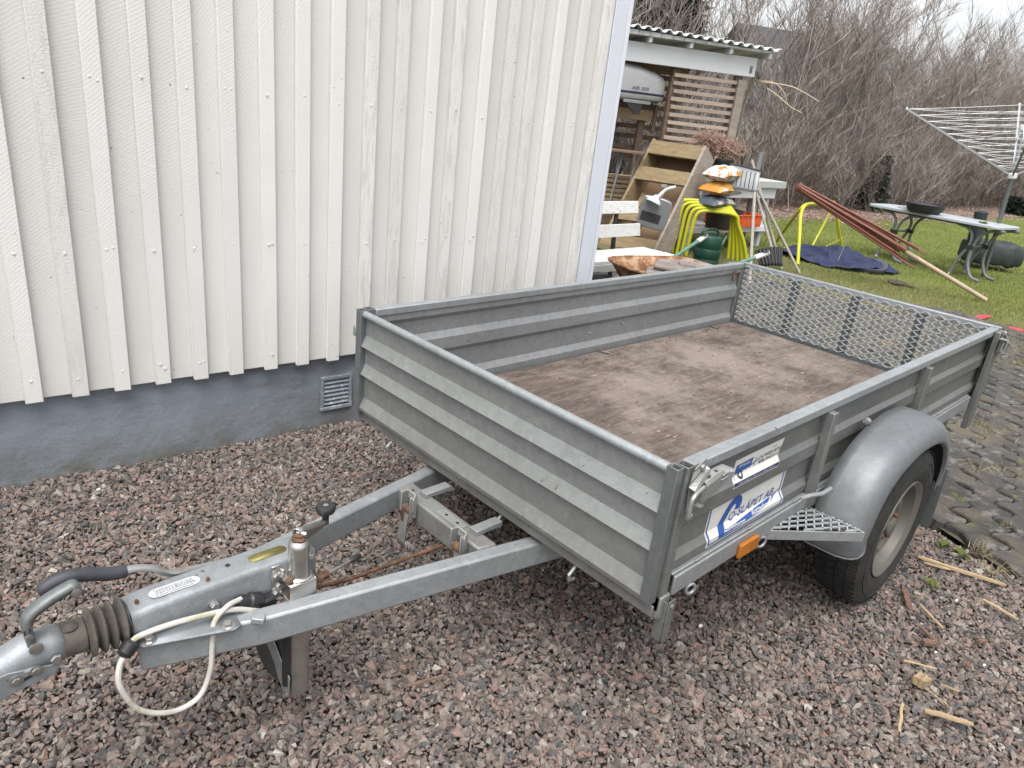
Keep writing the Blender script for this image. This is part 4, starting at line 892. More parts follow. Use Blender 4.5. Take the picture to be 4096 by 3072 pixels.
mb = MB(); mb.prism([(-1.075,-.0355,.404),(-1.09,-.0355,.384),(-1.15,-.0355,.376),(-1.26,-.0355,.356),(-1.30,-.0355,.362),(-1.30,-.0355,.41),(-1.16,-.0355,.424)], (0,-.003,0)); mb.build('side_plate', M['cast'], hd, bevel=.002)
for x, z in ((-1.150,.402),(-1.118,.409),): hexbolt((x,-.0388,z), (0,-1,0), .0075, .003, 'rivet', hd, 'chrome')
hexbolt((-1.084,-.0365,.418), (0,-1,0), .0105, .006, 'bolt', hd, 'chrome', False)
mb = MB(); mb.box(-1.136,-1.122,-.0392,-.0386,.4125,.4195); mb.build('warning_mark', M['label'], hd)
mb = MB(); mb.beam((-1.143,-.0392,.3965),(-1.124,-.0392,.402), .001, .006, (0,0,1)); mb.build('slot', M['black'], hd)
# coupling handle
ph = [(-1.118, -0.030, 0.460), (-1.119, -0.030, 0.479), (-1.121, -0.030, 0.502), (-1.119, -0.030, 0.520), (-1.109, -0.030, 0.533), (-1.082, -0.030, 0.549), (-1.050, -0.030, 0.561), (-1.034, -0.030, 0.563), (-1.027, -0.030, 0.542)]
P = bez([(x, -.012, z-.010) for x, y, z in ph], 4); rows = []
for i, p in enumerate(P):
    t = (P[min(i+1,len(P)-1)]-P[max(i-1,0)]).normalized(); nn_ = Vector((t.z,0,-t.x)); f_ = i/len(P); hw = (.0155-.004*f_); dp = .014
    if nn_.z > 0: nn_ = -nn_
    if f_ < .35: nn_ = Vector((1,0,-.2)).normalized()
    o_ = p - nn_*.004
    rows.append([tuple(o_ + nn_*(dp) + Vector((0,-hw,0))), tuple(o_ + nn_*.004 + Vector((0,-hw,0))), tuple(o_ + Vector((0,-hw+.005,0))), tuple(o_ + Vector((0,hw-.005,0))), tuple(o_ + nn_*.004 + Vector((0,hw,0))), tuple(o_ + nn_*dp + Vector((0,hw,0)))])
mb = MB(); mb.grid(rows); hh = mb.build('release_handle', M['galv_dark'], hs_, solid=.003, ang=60)
mb = MB(); mb.lathe([(.009,0),(.009,.002),(.005,.003),(0,.004)], (-1.036,-.0285,.542), (0,-1,0), 12); mb.build('rivet', M['chrome'], hh); mb = MB(); mb.lathe([(.006,0),(.006,.003),(0,.004)], (-1.119,-.033,.483), (0,-1,0), 10); mb.build('rivet', M['chrome'], hh)
mb = MB(); mb.box(-1.126,-1.1235,-.0325,-.0318,.489,.499); mb.box(-1.118,-1.1155,-.0325,-.0318,.492,.500); mb.build('slot', M['black'], hh)
mb = MB(); mb.lathe([(.012,0),(.012,.004),(.006,.006),(0,.006)], (-1.112,-.034,.455), (0,-1,0), 14); mb.build('pivot', M['chrome'], hh)
# hand brake lever with rubber grip
lev = bez([(-.62,.052,.40),(-.66,.062,.425),(-.70,.066,.425),(-0.799, 0.060, 0.442),(-0.839, 0.060, 0.450),(-0.876, 0.060, 0.478),(-0.910, 0.060, 0.492),(-0.952, 0.060, 0.497),(-0.995, 0.060, 0.514),(-1.028, 0.060, 0.522),(-1.055, 0.060, 0.519),(-1.083, 0.060, 0.507)], 5)
mb = MB(); mb.tube(lev, .0085, 10); hbk = mb.build('hand_brake_lever', M['chrome'], hs_)
gp = lev[len(lev)-24:]; 
mb = MB(); mb.tube(gp, [.0135]+[.0145]*(len(gp)-3)+[.013,.009], 14); mb.build('grip', M['grip'], hbk)
# loom cable
mb = MB(); mb.tube(bez([(-.700,-.075,.372),(-.76,-.072,.402),(-.84,-.066,.414),(-.90,-.060,.416),(-.945,-.052,.408),(-.962,-.056,.400)], 6), .0062, 8); cbl = mb.build('electric_cable', M['cable'], hs_)
mb = MB(); mb.tube(bez([(-.968,-.062,.392),(-.988,-.074,.372),(-.993,-.085,.330),(-.965,-.095,.262),(-.905,-.10,.224),(-.850,-.10,.232),(-.822,-.095,.285),(-.812,-.088,.345),(-.802,-.080,.395),(-.770,-.072,.416),(-.735,-.060,.412)], 7), .0058, 8); mb.build('cable_loop', M['cable'], cbl)
mb = MB(); mb.lathe([(.013,0),(.0165,.004),(.0165,.024),(.012,.030),(.008,.034)], (-.955,-.058,.408), (-.55,-.15,-.55), 12); mb.build('cable_boot', M['black'], cbl)
mb = MB(); mb.lathe([(.010,0),(.014,.01),(.014,.03),(.019,.034),(.019,.06),(.016,.064),(0,.064)], (-.745,-.058,.408), (1,.1,-.45), 12); plug = mb.build('plug', M['black'], cbl)
mb = MB(); mb.box(-.712,-.655,-.070,-.025,.350,.388); mb.build('plug_socket', M['black'], plug, bevel=.005)
mb = MB(); mb.beam((-.733,-.110,.392), (-.712,-.128,.390), .020, .014); mb.build('socket_stub', M['galv_blue'], T, bevel=.002)
# ---- jockey wheel
JX, JY = -.602, -.070
jk = grp('jockey_wheel', T)
mb = MB(); mb.lathe([(.0235,.088),(.0240,.092),(.0240,.46),(.0236,.462)], (JX,JY,0), (0,0,1), 28); mb.build('outer_tube', M['chrome'], jk)
mb = MB(); mb.lathe([(.0238,0),(.0238,.050),(.022,.060),(.016,.066),(0,.067)], (JX,JY,.455), (0,0,1), 28); jcap = mb.build('tube_cap', M['chrome'], jk)
mb = MB(); mb.lathe([(.016,0),(.017,.004),(.012,.009),(.012,.014),(0,.015)], (JX,JY,.522), (0,0,1), 20); mb.build('washer', M['rust'], jcap)
ka = Vector((JX-.006,JY,.545)); kb = Vector((-0.482, 0.020, 0.478)); kd = (kb-ka).normalized()
rows = []
for u in [k/6 for k in range(7)]:
    p = ka.lerp(kb, u); w = kd.cross(Vector((0,0,1))).normalized(); hgt = .030*(1-u)**1.5+.006; g_ = .0085*(1-.25*u)
    rows.append([tuple(p - w*g_ - Vector((0,0,hgt))), tuple(p - w*g_), tuple(p - w*g_*.6 + Vector((0,0,.006))), tuple(p + w*g_*.6 + Vector((0,0,.006))), tuple(p + w*g_), tuple(p + w*g_ - Vector((0,0,hgt)))])
mb = MB(); mb.grid(rows); cr_ = mb.build('crank', M['chrome'], jk, solid=.0025, ang=60)
mb = MB(); mb.lathe([(.006,-.012),(.006,.012),(0,.013)], (JX+.006,JY-.002,.537), kd.cross(Vector((0,0,1))), 10); mb.build('crank_pin', M['chrome'], cr_)
mb = MB(); mb.lathe([(.0085,-.002),(.0085,.022),(.012,.024),(.0225,.027),(.0245,.033),(.0245,.040),(.021,.045),(.008,.0465),(.007,.0445),(0,.0445)], tuple(kb+Vector((-.002,0,.004))), (0,0,1), 28); kn = mb.build('knob', M['black'], cr_)
mb = MB(); mb.lathe([(.0065,0),(.0065,.0008),(0,.001)], tuple(kb+Vector((-.002,0,.0485))), (0,0,1), 14); mb.build('knob_rivet', M['chrome'], kn)
# clamp block
mb = MB(); x0, x1, y0, y1 = JX-.036, JX+.030, -.100, -.043
def ushape(x0, x1, y0, y1, z0, z1, t=.004):
    m_ = MB(); m_.box(x0, x1, y0, y0+t, z0, z1); m_.box(x1-t, x1, y0+t, y1, z0, z1); m_.box(x0, x1-t-.0005, y0+t+.0005, y1, z1-t, z1); m_.box(x0, x1-t-.0005, y0+t+.0005, y1, z0, z0+t); return m_
clp = ushape(x0, x1, y0, y1, .376, .424).build('clamp', M['chrome'], jk, bevel=.002)
mb = MB(); mb.tube([(JX+.0275*math.cos(a), JY+.0275*math.sin(a), .426) for a in [2*math.pi*k/24 for k in range(24)]], .0035, 6, closed=True); mb.build('collar', M['chrome'], clp)
mb = MB(); mb.box(JX-.056, JX-.036, -.050, -.0455, .370, .456); mb.build('clamp_plate', M['chrome'], clp, bevel=.002)
for z in (.432,.384): hexbolt((JX-.047,-.0505,z), (0,-1,0), .0085, .008, 'nut', clp, 'chrome')
hexbolt((JX-.030,-.082,.4245), (0,0,1), .010, .006, 'bolt', clp, 'rust', False); mb = MB(); mb.lathe([(.0045,0),(.0045,.044),(0,.044)], (JX-.030,-.082,.378), (0,0,1), 8); mb.build('clamp_bolt', M['rust'], clp)
mb = MB(); mb.lathe([(.015,0),(.015,.006),(.010,.010),(.010,.024),(0,.026)], (JX+.030,-.080,.404), (1,-.1,0), 14); ts = mb.build('clamp_screw', M['rust'], clp)
mb = MB(); mb.box(JX+.050, JX+.072, -.092, -.070, .394, .400); mb.box(JX+.050, JX+.072, -.092, -.070, .407, .413); mb.build('screw_eye', M['rust'], ts, bevel=.002)
a_, b_ = Vector((JX+.064,-.080,.404)), Vector((-.452,-.050,.392)); mb = MB(); mb.tube([a_, b_], [.0045,.0035], 10); mb.build('clamp_lever', M['chrome'], ts)
d_ = (b_-a_).normalized(); mb = MB(); mb.lathe([(.004,-.004),(.0075,.002),(.009,.014),(.0085,.026),(.005,.036),(0,.039)], tuple(b_), tuple(d_), 14); mb.build('lever_tip', M['black'], ts)
# fork and wheel behind the tube
vx = Vector((-.166,.986,0)); vy = Vector((.986,.166,0)); jc0 = Vector((JX,JY,0))
def JW(a, b_, z): return jc0 + vx*b_ + vy*a + Vector((0,0,z))
for sg in (-1, 1):
    prof_ = [(.000,.085),(.022,.088),(.040,.11),(.055,.15),(.095,.205),(.100,.235),(.080,.25),(.055,.215),(.020,.165),(-.005,.140)]
    mb = MB(); mb.prism([JW(sg*.0285, b_, z) for b_, z in prof_], vy*sg*.003); mb.build('fork', M['zinc'], jk, bevel=.001)
mb = MB(); mb.lathe([(.028,-.020),(.062,-.022),(.071,-.019),(.075,-.009),(.075,.009),(.071,.019),(.062,.022),(.028,.020)], JW(0,.078,.150), vy, 28); jt = mb.build('tyre', M['rubber'], jk)
hexbolt(tuple(JW(-.032,.082,.222)), tuple(-vy), .008, .007, 'nut', jk, 'zinc')
mb = MB(); mb.tube([JW(-.026,.012,.11), JW(-.026,.012,.30)], .012, 10); mb.build('inner_tube', M['black'], jk)

# ------------------------------------------------------------------ shed (open sided carport for garden things)
Z0 = lambda p: Vector((p[0], p[1], 0))
SL, SR = Z0((6.593, 5.164, 2.153)), Z0((8.126, 4.195, 2.130))      # front beam, left (hidden by the house) to right corner
sx = (SR-SL).normalized(); sy = Vector((-sx.y, sx.x, 0))
if sy.dot(SR - Z0(CAMPOS)) < 0: sy = -sy
def S(a, d, z): return SR + sx*a + sy*d + Vector((0,0,z))       # a along the front (0 at right corner, negative leftwards), d depth
def sbox(mb, a0, a1, d0, d1, z0, z1, dz=0.0):   # dz: height lost from front to back (roof pitch)
    p = [S(a0,d0,z0),S(a1,d0,z0),S(a1,d1,z0-dz),S(a0,d1,z0-dz),S(a0,d0,z1),S(a1,d0,z1),S(a1,d1,z1-dz),S(a0,d1,z1-dz)]; return mb.hexa(p)
shed = thing('garden_shed', S(-1.5, 1, 0), 'open garden shelter with white roof beam, corrugated roof and slatted side panel', 'shed')
ZB = 2.135
mb = MB(); sbox(mb, -4.2, .06, -.03, .015, ZB, ZB+.235); mb.build('fascia_beam', M['white_paint'], shed, bevel=.004)
mb = MB(); sbox(mb, -.03, .01, -.0315, -.0305, ZB+.04, ZB+.13); mb.build('nail_plate', M['galv_dark'], shed)
for a in (.20, -.36, -.92, -1.48, -2.04, -2.6): mb = MB(); sbox(mb, a-.045, a, -.13, 2.1, ZB+.236, ZB+.30, -.0) ; mb.build('rafter', M['white_paint'], shed, bevel=.003)
r = random.Random(2); a = .17
while a > -4.2:
    w = .155; mb = MB(); sbox(mb, a-w+.006, a, -.16, 2.15, ZB+.302, ZB+.345+r.uniform(-.004,.004)-.02*(a+1)); mb.build('roof_board', M['white_paint'], shed, bevel=.004); a -= w
rows = []
n = 260
for d in (-.22, 2.2): rows.append([tuple(S(.27 - 4.6*k/n, d, ZB+.378-.025*(.27-4.6*k/n+1.2)+.018*(1 if (k % 8) < 3 else (-1 if 4 <= (k % 8) < 7 else 0)))) for k in range(n+1)])
mb = MB(); mb.grid(rows); mb.build('roof_sheet', M['sheet_roof'], shed, solid=.009, smooth=False)
for a, d in ((-.055,.06),(-.96,.06),(-.05,1.95),(-1.9,1.95),(-3.0,.06)): mb = MB(); sbox(mb, a-.095, a, d, d+.095, 0, ZB+(.20 if d > 1 else 0)-.001); mb.build('post', M['wood_grey'] if a > -.1 else M['wood_brown'], shed, bevel=.003)
for k in range(20):    # slatted panel beside the opening
    z = 2.07 - k*.098; mb = MB(); sbox(mb, -1.03+r.uniform(-.012,.012), -.13, -.0+.018, .018+.024, z-.048, z+r.uniform(-.003,.003)); mb.build('slat', M['slat'], shed, bevel=.003)
mb = MB(); sbox(mb, -.145, -.03, .0175-.05, .0155, .02, 2.085); mb.build('panel_edge', M['wood_grey'], shed, bevel=.003)
for k in range(7): mb = MB(); z = 2.12-k*.15; sbox(mb, -3.6, -.16, 1.90, 1.925, z-.07, z); mb.build('back_slat', M['wood_brown'], shed, bevel=.003)
mb = MB(); sbox(mb, -3.8, -.05, 1.93, 1.96, 2.14, 2.26); mb.build('back_beam', M['wood_brown'], shed)

# timber rack with the roof box on it
rack = thing('timber_rack', S(-1.75,.5,0), 'brown timber rack with a pale front beam under the grey roof box', 'rack')
RZ = 1.44
def rbox(a0, a1, d0, d1, z0, z1, name, mat): mb = MB(); sbox(mb, a0+.32, a1+.32, d0, d1, z0, z1); return mb.build(name, M[mat], rack, bevel=.003)
rbox(-3.2, -1.40, .35, .395, RZ, RZ+.13, 'beam', 'wood_light'); rbox(-3.2, -1.42, .34, .39, RZ+.135, RZ+.20, 'board', 'wood_brown'); rbox(-3.2, -1.43, .42, .9, RZ+.205, RZ+.23, 'board', 'wood_brown')
rbox(-3.2, -1.40, .335, .365, RZ+.235, RZ+.29, 'board', 'wood_brown'); rbox(-1.445, -1.40, .30, .335, 1.28, RZ+.22, 'batten', 'wood_brown')
for a, mt in ((-1.52,'wood_brown'),(-2.30,'wood_light'),(-2.46,'wood_brown')): rbox(a-.09, a, .40, .49, 0, RZ, 'leg', mt)
for k in range(3): rbox(-2.25, -1.55, .55+.02*k, .60+.02*k, 1.05-.06*k, 1.10-.06*k, 'rail', 'wood_brown')
# roof box
def roofbox():
    t = thing('roof_box', S(-1.62,.4,RZ+.3), 'grey plastic car roof box with dark stripe lying on the timber rack', 'roof box')
    a1, zb = -1.07, RZ+.33; dc = .36; rows = []
    secs = [(0,.02,.05,.02),(.02,.20,.16,.05),(.07,.27,.22,.07),(.2,.32,.27,.08),(.45,.36,.325,.09),(.8,.38,.36,.095),(1.3,.39,.385,.10),(1.9,.39,.38,.10)]
    def ringp(dx, w, top, bot, part):
        o = []
        for k in range(13):
            ang = math.pi*k/12; yy = -math.cos(ang); 
            o.append((a1-dx, dc + w*math.copysign(abs(math.cos(ang))**.38, -math.cos(ang)), (top if part else -bot)*abs(math.sin(ang))**.42))
        return o
    for part, nm, mt in ((1,'lid','plastic_white'),(0,'base','plastic_white')):
        mb = MB(); mb.grid([[tuple(S(a, d, zb + (z + .015 if part else z - .012))) for a, d, z in ringp(dx, w, tp, bt, part)] for dx, w, tp, bt in secs]); mb.build(nm, M[mt], t, ang=50)
    for dz, h in ((-.004,.010),(.010,.006)):
        mb = MB(); mb.grid([[tuple(S(a1-dx+(.004 if dx < .1 else 0), dc-w-.004, zb+dz+q)) for q in (0, h)] for dx, w, tp, bt in secs]); mb.build('stripe', M['ink'], t, solid=.004)
    mb = MB(); mb.beam(S(-1.33,-.02,zb-.11), S(-1.71,-.02,zb-.11), .035, .04); mb.build('carrier_bar', M['greymetal'], t, bevel=.006)
    mb = MB(); p = [S(-1.44,-.03,zb-.13),S(-1.66,-.03,zb-.13),S(-1.62,-.03,zb-.18),S(-1.52,-.03,zb-.26),S(-1.46,-.03,zb-.26)]; mb.prism(p, sy*.05); mb.build('roof_foot', M['black'], t)
    me, (x0, x1, y0, y1) = text_mesh('AIR 500', 1, 0, 1, .02)
    for v in me.vertices:
        u = (v.co.x-x0)/(x1-x0); w = (v.co.y-y0)/(y1-y0); q = S(-1.62+u*.235, dc-.3985, zb+.035+w*.045); v.co = q
    me.materials.append(M['ink']); link('lettering', me, t)
roofbox()

# leaning timber frame with wide steps
FT = [Vector((6.582, 4.448, 1.253)), Vector((6.582, 3.653, 1.255))]; FB = [Vector((5.556, 4.300, -0.163)), Vector((5.651, 3.517, -0.101))]
fr = thing('stair_frame', (FB[0]+FB[1])/2, 'pressure treated timber frame with wide cross boards leaning against the shed', 'timber frame')
fx = (FT[1]-FT[0]).normalized(); fy = (FB[0]-FT[0]).normalized(); fn = fx.cross(fy).normalized()
if fn.dot(FT[0]-CAMPOS) < 0: fn = -fn
FW = (FT[1]-FT[0]).length; FH = (FB[0]-FT[0]).length
def fp_(u, v, w): return FT[0].lerp(FT[1], u).lerp(FB[0].lerp(FB[1], u), v) + fn*w
def fboard(u0, u1, v0, v1, w0, w1, name, mat='wood_treated'):
    mb = MB(); mb.hexa([fp_(u0,v0,w0),fp_(u1,v0,w0),fp_(u1,v1,w0),fp_(u0,v1,w0),fp_(u0,v0,w1),fp_(u1,v0,w1),fp_(u1,v1,w1),fp_(u0,v1,w1)]); return mb.build(name, M[mat], fr, bevel=.004)
fboard(-.0, .045, 0, 1, .002, .30, 'side_rail'); fboard(.955, 1.0, 0, 1, .002, .30, 'side_rail', 'wood_grey')
for v0, v1 in ((.012,.125),(.235,.345),(.58,.68),(.80,.90)): fboard(.046, .954, v0, v1, .0, .035, 'cross_board')
fboard(.046, .954, .0, .5, .285, .298, 'back_board', 'hardboard'); fboard(.046, .954, .52, .98, .285, .298, 'back_board', 'hardboard'); fboard(.046,.954,.0,.0115,.036,.28,'top_board')
fboard(.12, .20, .38, 1, .18, .22, 'strut'); fboard(.28, .33, .36, .98, .24, .28, 'strut')

# dried plant in a black pot behind the frame
pp = Vector((7.208, 3.783, 1.068)); pt = thing('dried_plant', (pp.x, pp.y, pp.z-.1), 'dried brown conifer cuttings heaped over a black pot', 'plant')
mb = MB(); mb.lathe([(.11,-.02),(.14,.10),(.15,.10),(.15,.125),(.13,.125),(0,.12)], (pp.x,pp.y,pp.z-.09), (0,0,1), 16); mb.build('pot', M['black'], pt)
mb = MB(); r = random.Random(4); c0 = Vector((7.047, 4.039, 1.299)); c1 = Vector((7.264, 3.689, 1.212))
for _ in range(620):
    u = r.random(); b0 = c0.lerp(c1, u) + Vector((r.gauss(0,.06), r.gauss(0,.06), r.gauss(-.02,.04))); d = Vector((r.gauss(0,1), r.gauss(0,1), r.gauss(.4,.7))).normalized(); l = r.uniform(.08,.2)
    p1 = b0 + d*l*.6; p2 = b0 + d*l + Vector((0,0,-.02)); mb.beam(b0, p1, .004, .004); mb.beam(p1, p2, .006, .006)
    for _ in range(3): q = lerp(b0, p2, r.uniform(.3,1)); mb.beam(q, q+Vector((r.gauss(0,.02), r.gauss(0,.02), r.gauss(0,.02))), .006, .005)
mb.build('dry_twigs', M['dryplant'], pt, smooth=False, fix=False)

# ------------------------------------------------------------------ potting bench with stone slab
BL, BR = Z0((6.487, 3.642, 0.000)), Z0((8.121, 3.497, 0.000))
bxv = (BR-BL).normalized(); byv = Vector((-bxv.y, bxv.x, 0)); 
if byv.dot(BR-Z0(CAMPOS)) < 0: byv = -byv
BWD = (BR-BL).length
def B(a, d, z): return BL + bxv*a + byv*d + Vector((0,0,z))
def bbox(mb, a0, a1, d0, d1, z0, z1): return mb.hexa([B(a0,d0,z0),B(a1,d0,z0),B(a1,d1,z0),B(a0,d1,z0),B(a0,d0,z1),B(a1,d0,z1),B(a1,d1,z1),B(a0,d1,z1)])
bench2 = thing('potting_bench', B(.6,.25,0), 'white potting bench with grey stone slab top and open lower shelf', 'table')
mb = MB(); bbox(mb, .50, BWD+.16, -.10, .58, .800, .885); mb.build('stone_top', M['slab'], bench2, bevel=.004)
mb = MB(); bbox(mb, .10, BWD+.04, -.045, -.02, .66, .799); mb.build('apron', M['white_paint'], bench2, bevel=.003); mb = MB(); bbox(mb, BWD+.012, BWD+.038, -.019, .5, .66, .799); mb.build('apron', M['white_paint'], bench2, bevel=.003)
for a in (.0, BWD-.07):
    for d in (0, .45): mb = MB(); bbox(mb, a, a+.07, d, d+.07, 0, .799); mb.build('leg', M['white_paint'], bench2, bevel=.004)
for k in range(4): mb = MB(); bbox(mb, -.02, BWD+.02, -.03+.14*k, .10+.14*k, .27, .295); mb.build('shelf_board', M['white_paint'], bench2, bevel=.003)
mb = MB(); bbox(mb, -.02, BWD+.02, -.048, -.031, .22, .292); mb.build('shelf_edge', M['white_paint'], bench2, bevel=.003)
# sacks stacked on a wicker basket
bk = Vector(B(.47,-.12,.296)); mb = MB()
kb_ = thing('wicker_basket', bk, 'dark wicker basket on the bench shelf under the stacked sacks', 'basket')
mb.lathe([(.16,0),(.175,.10),(.18,.19),(.17,.19),(.165,.10),(.15,.012),(0,.012)], bk, (0,0,1), 24); mb.build('basket_body', M['wicker'], kb_)
mb = MB()
for k in range(11): mb.tube([(bk.x+(.166+.0012*k)*math.cos(a), bk.y+(.166+.0012*k)*math.sin(a), bk.z+.012+k*.0165) for a in [2*math.pi*j/24 for j in range(24)]], .0055, 5, closed=True)
mb.build('wicker_band', M['wicker'], kb_)
def sack(c, w, d, h, mat, label, seed):
    r_ = random.Random(seed); mb = MB(); rows = []
    nu, nv = 18, 12
    for top in (1, -1):
        rows = []
        for i in range(nu+1):
            u = -1+2*i/nu; row = []
            for j in range(nv+1):
                v_ = -1+2*j/nv; e = max(0, 1-abs(u)**2.6)*max(0, 1-abs(v_)**2.6); z = top*h/2*(e**.55) + .010*math.sin(u*9+seed)*math.cos(v_*7+seed*2)*e + (-.03*(abs(u)**3))
                sh = 1-.04*e; row.append(tuple(Vector(c) + bxv*u*w/2*sh + byv*v_*d/2*sh + Vector((0,0,z+h/2))))
            rows.append(row)
        mb.grid(rows)
    return tag(mb.build('sack', M[mat], fix=True, ang=70), label, 'sack', 'sacks of garden material stacked on the basket')
s0 = Vector((6.552, 3.359, 0.709)); s0.z = .575
sack(s0, .46, .34, .15, 'bag_c', 'navy and white sack, bottom of the stack on the basket', 1)
sack(s0+Vector((.01,0,.14))+bxv*.03, .44, .34, .17, 'bag_b', 'orange and white sack, middle of the stack', 2)
sack(s0+Vector((.0,0,.30))+bxv*.06, .44, .34, .19, 'bag_a', 'white sack with orange print, topmost of the stack', 3)
# orange crate on the lower shelf
oc = thing('orange_crate', B(1.05,.12,.297), 'orange plastic crate with dark tiles on the bench shelf', 'crate')
def cbox(a0, a1, d0, d1, z0, z1, name, mat='orange', par=oc): mb = MB(); bbox(mb, a0, a1, d0, d1, z0, z1); return mb.build(name, M[mat], par, bevel=.003)
ca0, ca1, cd0, cd1 = .64, 1.36, -.13, .25
cbox(ca0, ca1, cd0, cd1, .300, .312, 'crate_floor')
cbox(ca0, ca1, cd0, cd0+.012, .3125, .45, 'crate_wall'); cbox(ca0, ca1, cd1-.012, cd1, .3125, .45, 'crate_wall'); cbox(ca0, ca0+.012, cd0+.0125, cd1-.0125, .3125, .45, 'crate_wall'); cbox(ca1-.012, ca1, cd0+.0125, cd1-.0125, .3125, .45, 'crate_wall')
cbox(ca0-.012, ca1+.012, cd0-.012, cd0-.0005, .44, .458, 'crate_rim'); cbox(ca1+.0005, ca1+.012, cd0, cd1, .44, .458, 'crate_rim')
for a in (.78,.90,1.02,1.14,1.26): cbox(a, a+.012, cd0-.010, cd0-.0005, .313, .438, 'crate_rib')
for k in range(4): 
    mb = MB(); a = .78+k*.07; mb.hexa([B(a,-.05,.313),B(a+.018,-.05,.313),B(a+.018,.2,.313),B(a,.2,.313),B(a+.10,-.05,.49),B(a+.118,-.05,.49),B(a+.118,.2,.49),B(a+.10,.2,.49)]); tag(mb.build('roof_tile', M['redbrown'] if k == 3 else M['iron'], bevel=.003), 'dark clay tile standing in the orange crate', 'tile', 'tiles standing in the orange crate')
# green watering can
gc = Vector((6.120, 3.074, 0.000)); wc = thing('watering_can', gc, 'dark green plastic watering can standing on the ground under the bench', 'watering can')
mb = MB(); mb.lathe([(.0,0),(.135,0),(.148,.01),(.148,.05),(.145,.055),(.148,.06),(.148,.17),(.145,.175),(.148,.18),(.146,.26),(.135,.30),(.10,.325),(.09,.32),(.0,.315)], gc, (0,0,1), 28); mb.build('body', M['green'], wc)
mb = MB(); mb.tube(bez([gc+Vector(q) for q in ((-.11,.03,.29),(-.11,.04,.36),(-.04,.0,.39),(.06,-.03,.38),(.10,-.05,.31))], 5), .014, 8); mb.tube(bez([gc-bxv*.15+Vector((0,0,.3)), gc-bxv*.24+Vector((0,0,.27)), gc-bxv*.25+Vector((0,0,.15)), gc-bxv*.155+Vector((0,0,.08))], 5), .013, 8); mb.build('handle', M['green'], wc)
mb = MB(); mb.tube([gc+bxv*.13+Vector((0,0,.08)), gc+bxv*.25+Vector((0,0,.20)), gc+bxv*.31+Vector((0,0,.30))], [.045,.028,.018], 12); mb.build('spout', M['green'], wc)

# metal jerry can with a funnel, resting in the timber frame
jc = Vector((5.503, 3.465, 0.521)); jn = (Z0(CAMPOS)-Z0(jc)).normalized(); jx = Vector((-jn.y, jn.x, 0)); jx = jx if jx.dot(bxv) > 0 else -jx
jr = thing('jerry_can', (jc.x, jc.y, jc.z-.2), 'silver grey metal canister tilted in the timber frame, dark label', 'canister')
rot = Matrix.Rotation(-.16, 4, jn)
def J(u, v, w): return jc + (rot @ (jx*u*.78 + Vector((0,0,1))*v*.78)) + jn*w
mb = MB(); out = []
for q in bez([Vector((-.20,-.19,0)),Vector((-.21,.13,0)),Vector((-.15,.20,0)),Vector((.12,.21,0)),Vector((.21,.14,0)),Vector((.21,-.17,0)),Vector((.16,-.22,0)),Vector((-.14,-.22,0)),Vector((-.20,-.19,0))], 4)[:-1]: out.append(q)
mb.prism([J(q.x, q.y, -.06) for q in out], jn*.12); mb.build('canister_body', M['jerry'], jr, bevel=.02)
mb = MB(); mb.prism([J(-.17,-.14,.0615),J(.11,-.14,.0615),J(.11,-.01,.0615),J(-.17,-.01,.0615)], jn*.001); mb.build('label_plate', M['iron'], jr)
fu = thing('funnel', J(-.08,.12,.08), 'pale grey funnel with bent spout stuck in the canister', 'funnel')
f0 = J(-.06,.13,.10); mb = MB(); mb.lathe([(.075,.0),(.083,.0),(.083,.016),(.07,.03),(.025,.075),(.022,.09)], f0, (J(.02,.1,-.02)-J(0,0,0)), 20); mb.build('cone', M['funnel'], fu, solid=.003)
mb = MB(); mb.tube(bez([J(-.05,.17,.08), J(.0,.25,.06), J(.06,.35,.05), J(.17,.42,.05)], 5), [.022]*8+[.017]*8, 10); mb.build('spout', M['funnel'], fu)

# yellow tubular trestle hoops, nested one behind the other
tl = Z0((6.174, 3.672, 0.000)); trr = Z0((6.828, 3.001, 0.000)); td = (trr-tl).normalized(); tn = Vector((-td.y, td.x, 0)); tn = tn if tn.dot(tl-Z0(CAMPOS)) > 0 else -tn
HL = ['yellow tubular trestle hoop with flaking top bar, rearmost of the nested five', 'yellow tubular trestle hoop, second from the rear of the nested five', 'yellow tubular trestle hoop, middle one of the nested five', 'yellow tubular trestle hoop, second from the front of the nested five', 'yellow tubular trestle hoop, frontmost of the nested five with widest splayed leg']
for k in range(5):
    lf_ = tl + td*(.02+.052*k) - tn*.03*k; rf_ = tl + td*(.765+.050*k) - tn*.03*k; hh_ = .635-.022*k; sp_ = .07+.032*k
    tx0, tx1 = lf_ + td*.015, rf_ - td*sp_; U = Vector((0,0,1))
    ttk = thing('yellow_trestle', (lf_+rf_)/2, HL[k], 'trestle', 'nested yellow trestle hoops')
    P = bez([lf_, lerp(lf_, tx0, .5)+U*hh_*.5, tx0+U*(hh_-.12), tx0+td*.035+U*(hh_-.03), tx0+td*.13+U*hh_, lerp(tx0,tx1,.5)+U*(hh_+.003), tx1-td*.13+U*hh_, tx1-td*.035+U*(hh_-.03), tx1+U*(hh_-.12), lerp(tx1, rf_, .55)+U*hh_*.42, rf_], 5)
    mb = MB(); mb.tube(P, .0205, 10); mb.build('hoop', M['yellow'], ttk)
    mb = MB(); mb.beam(rf_+U*.05+td*-.012, rf_+U*.10+td*-.016, .03, .008, tuple(tn)); mb.build('lug', M['yellow'], ttk)
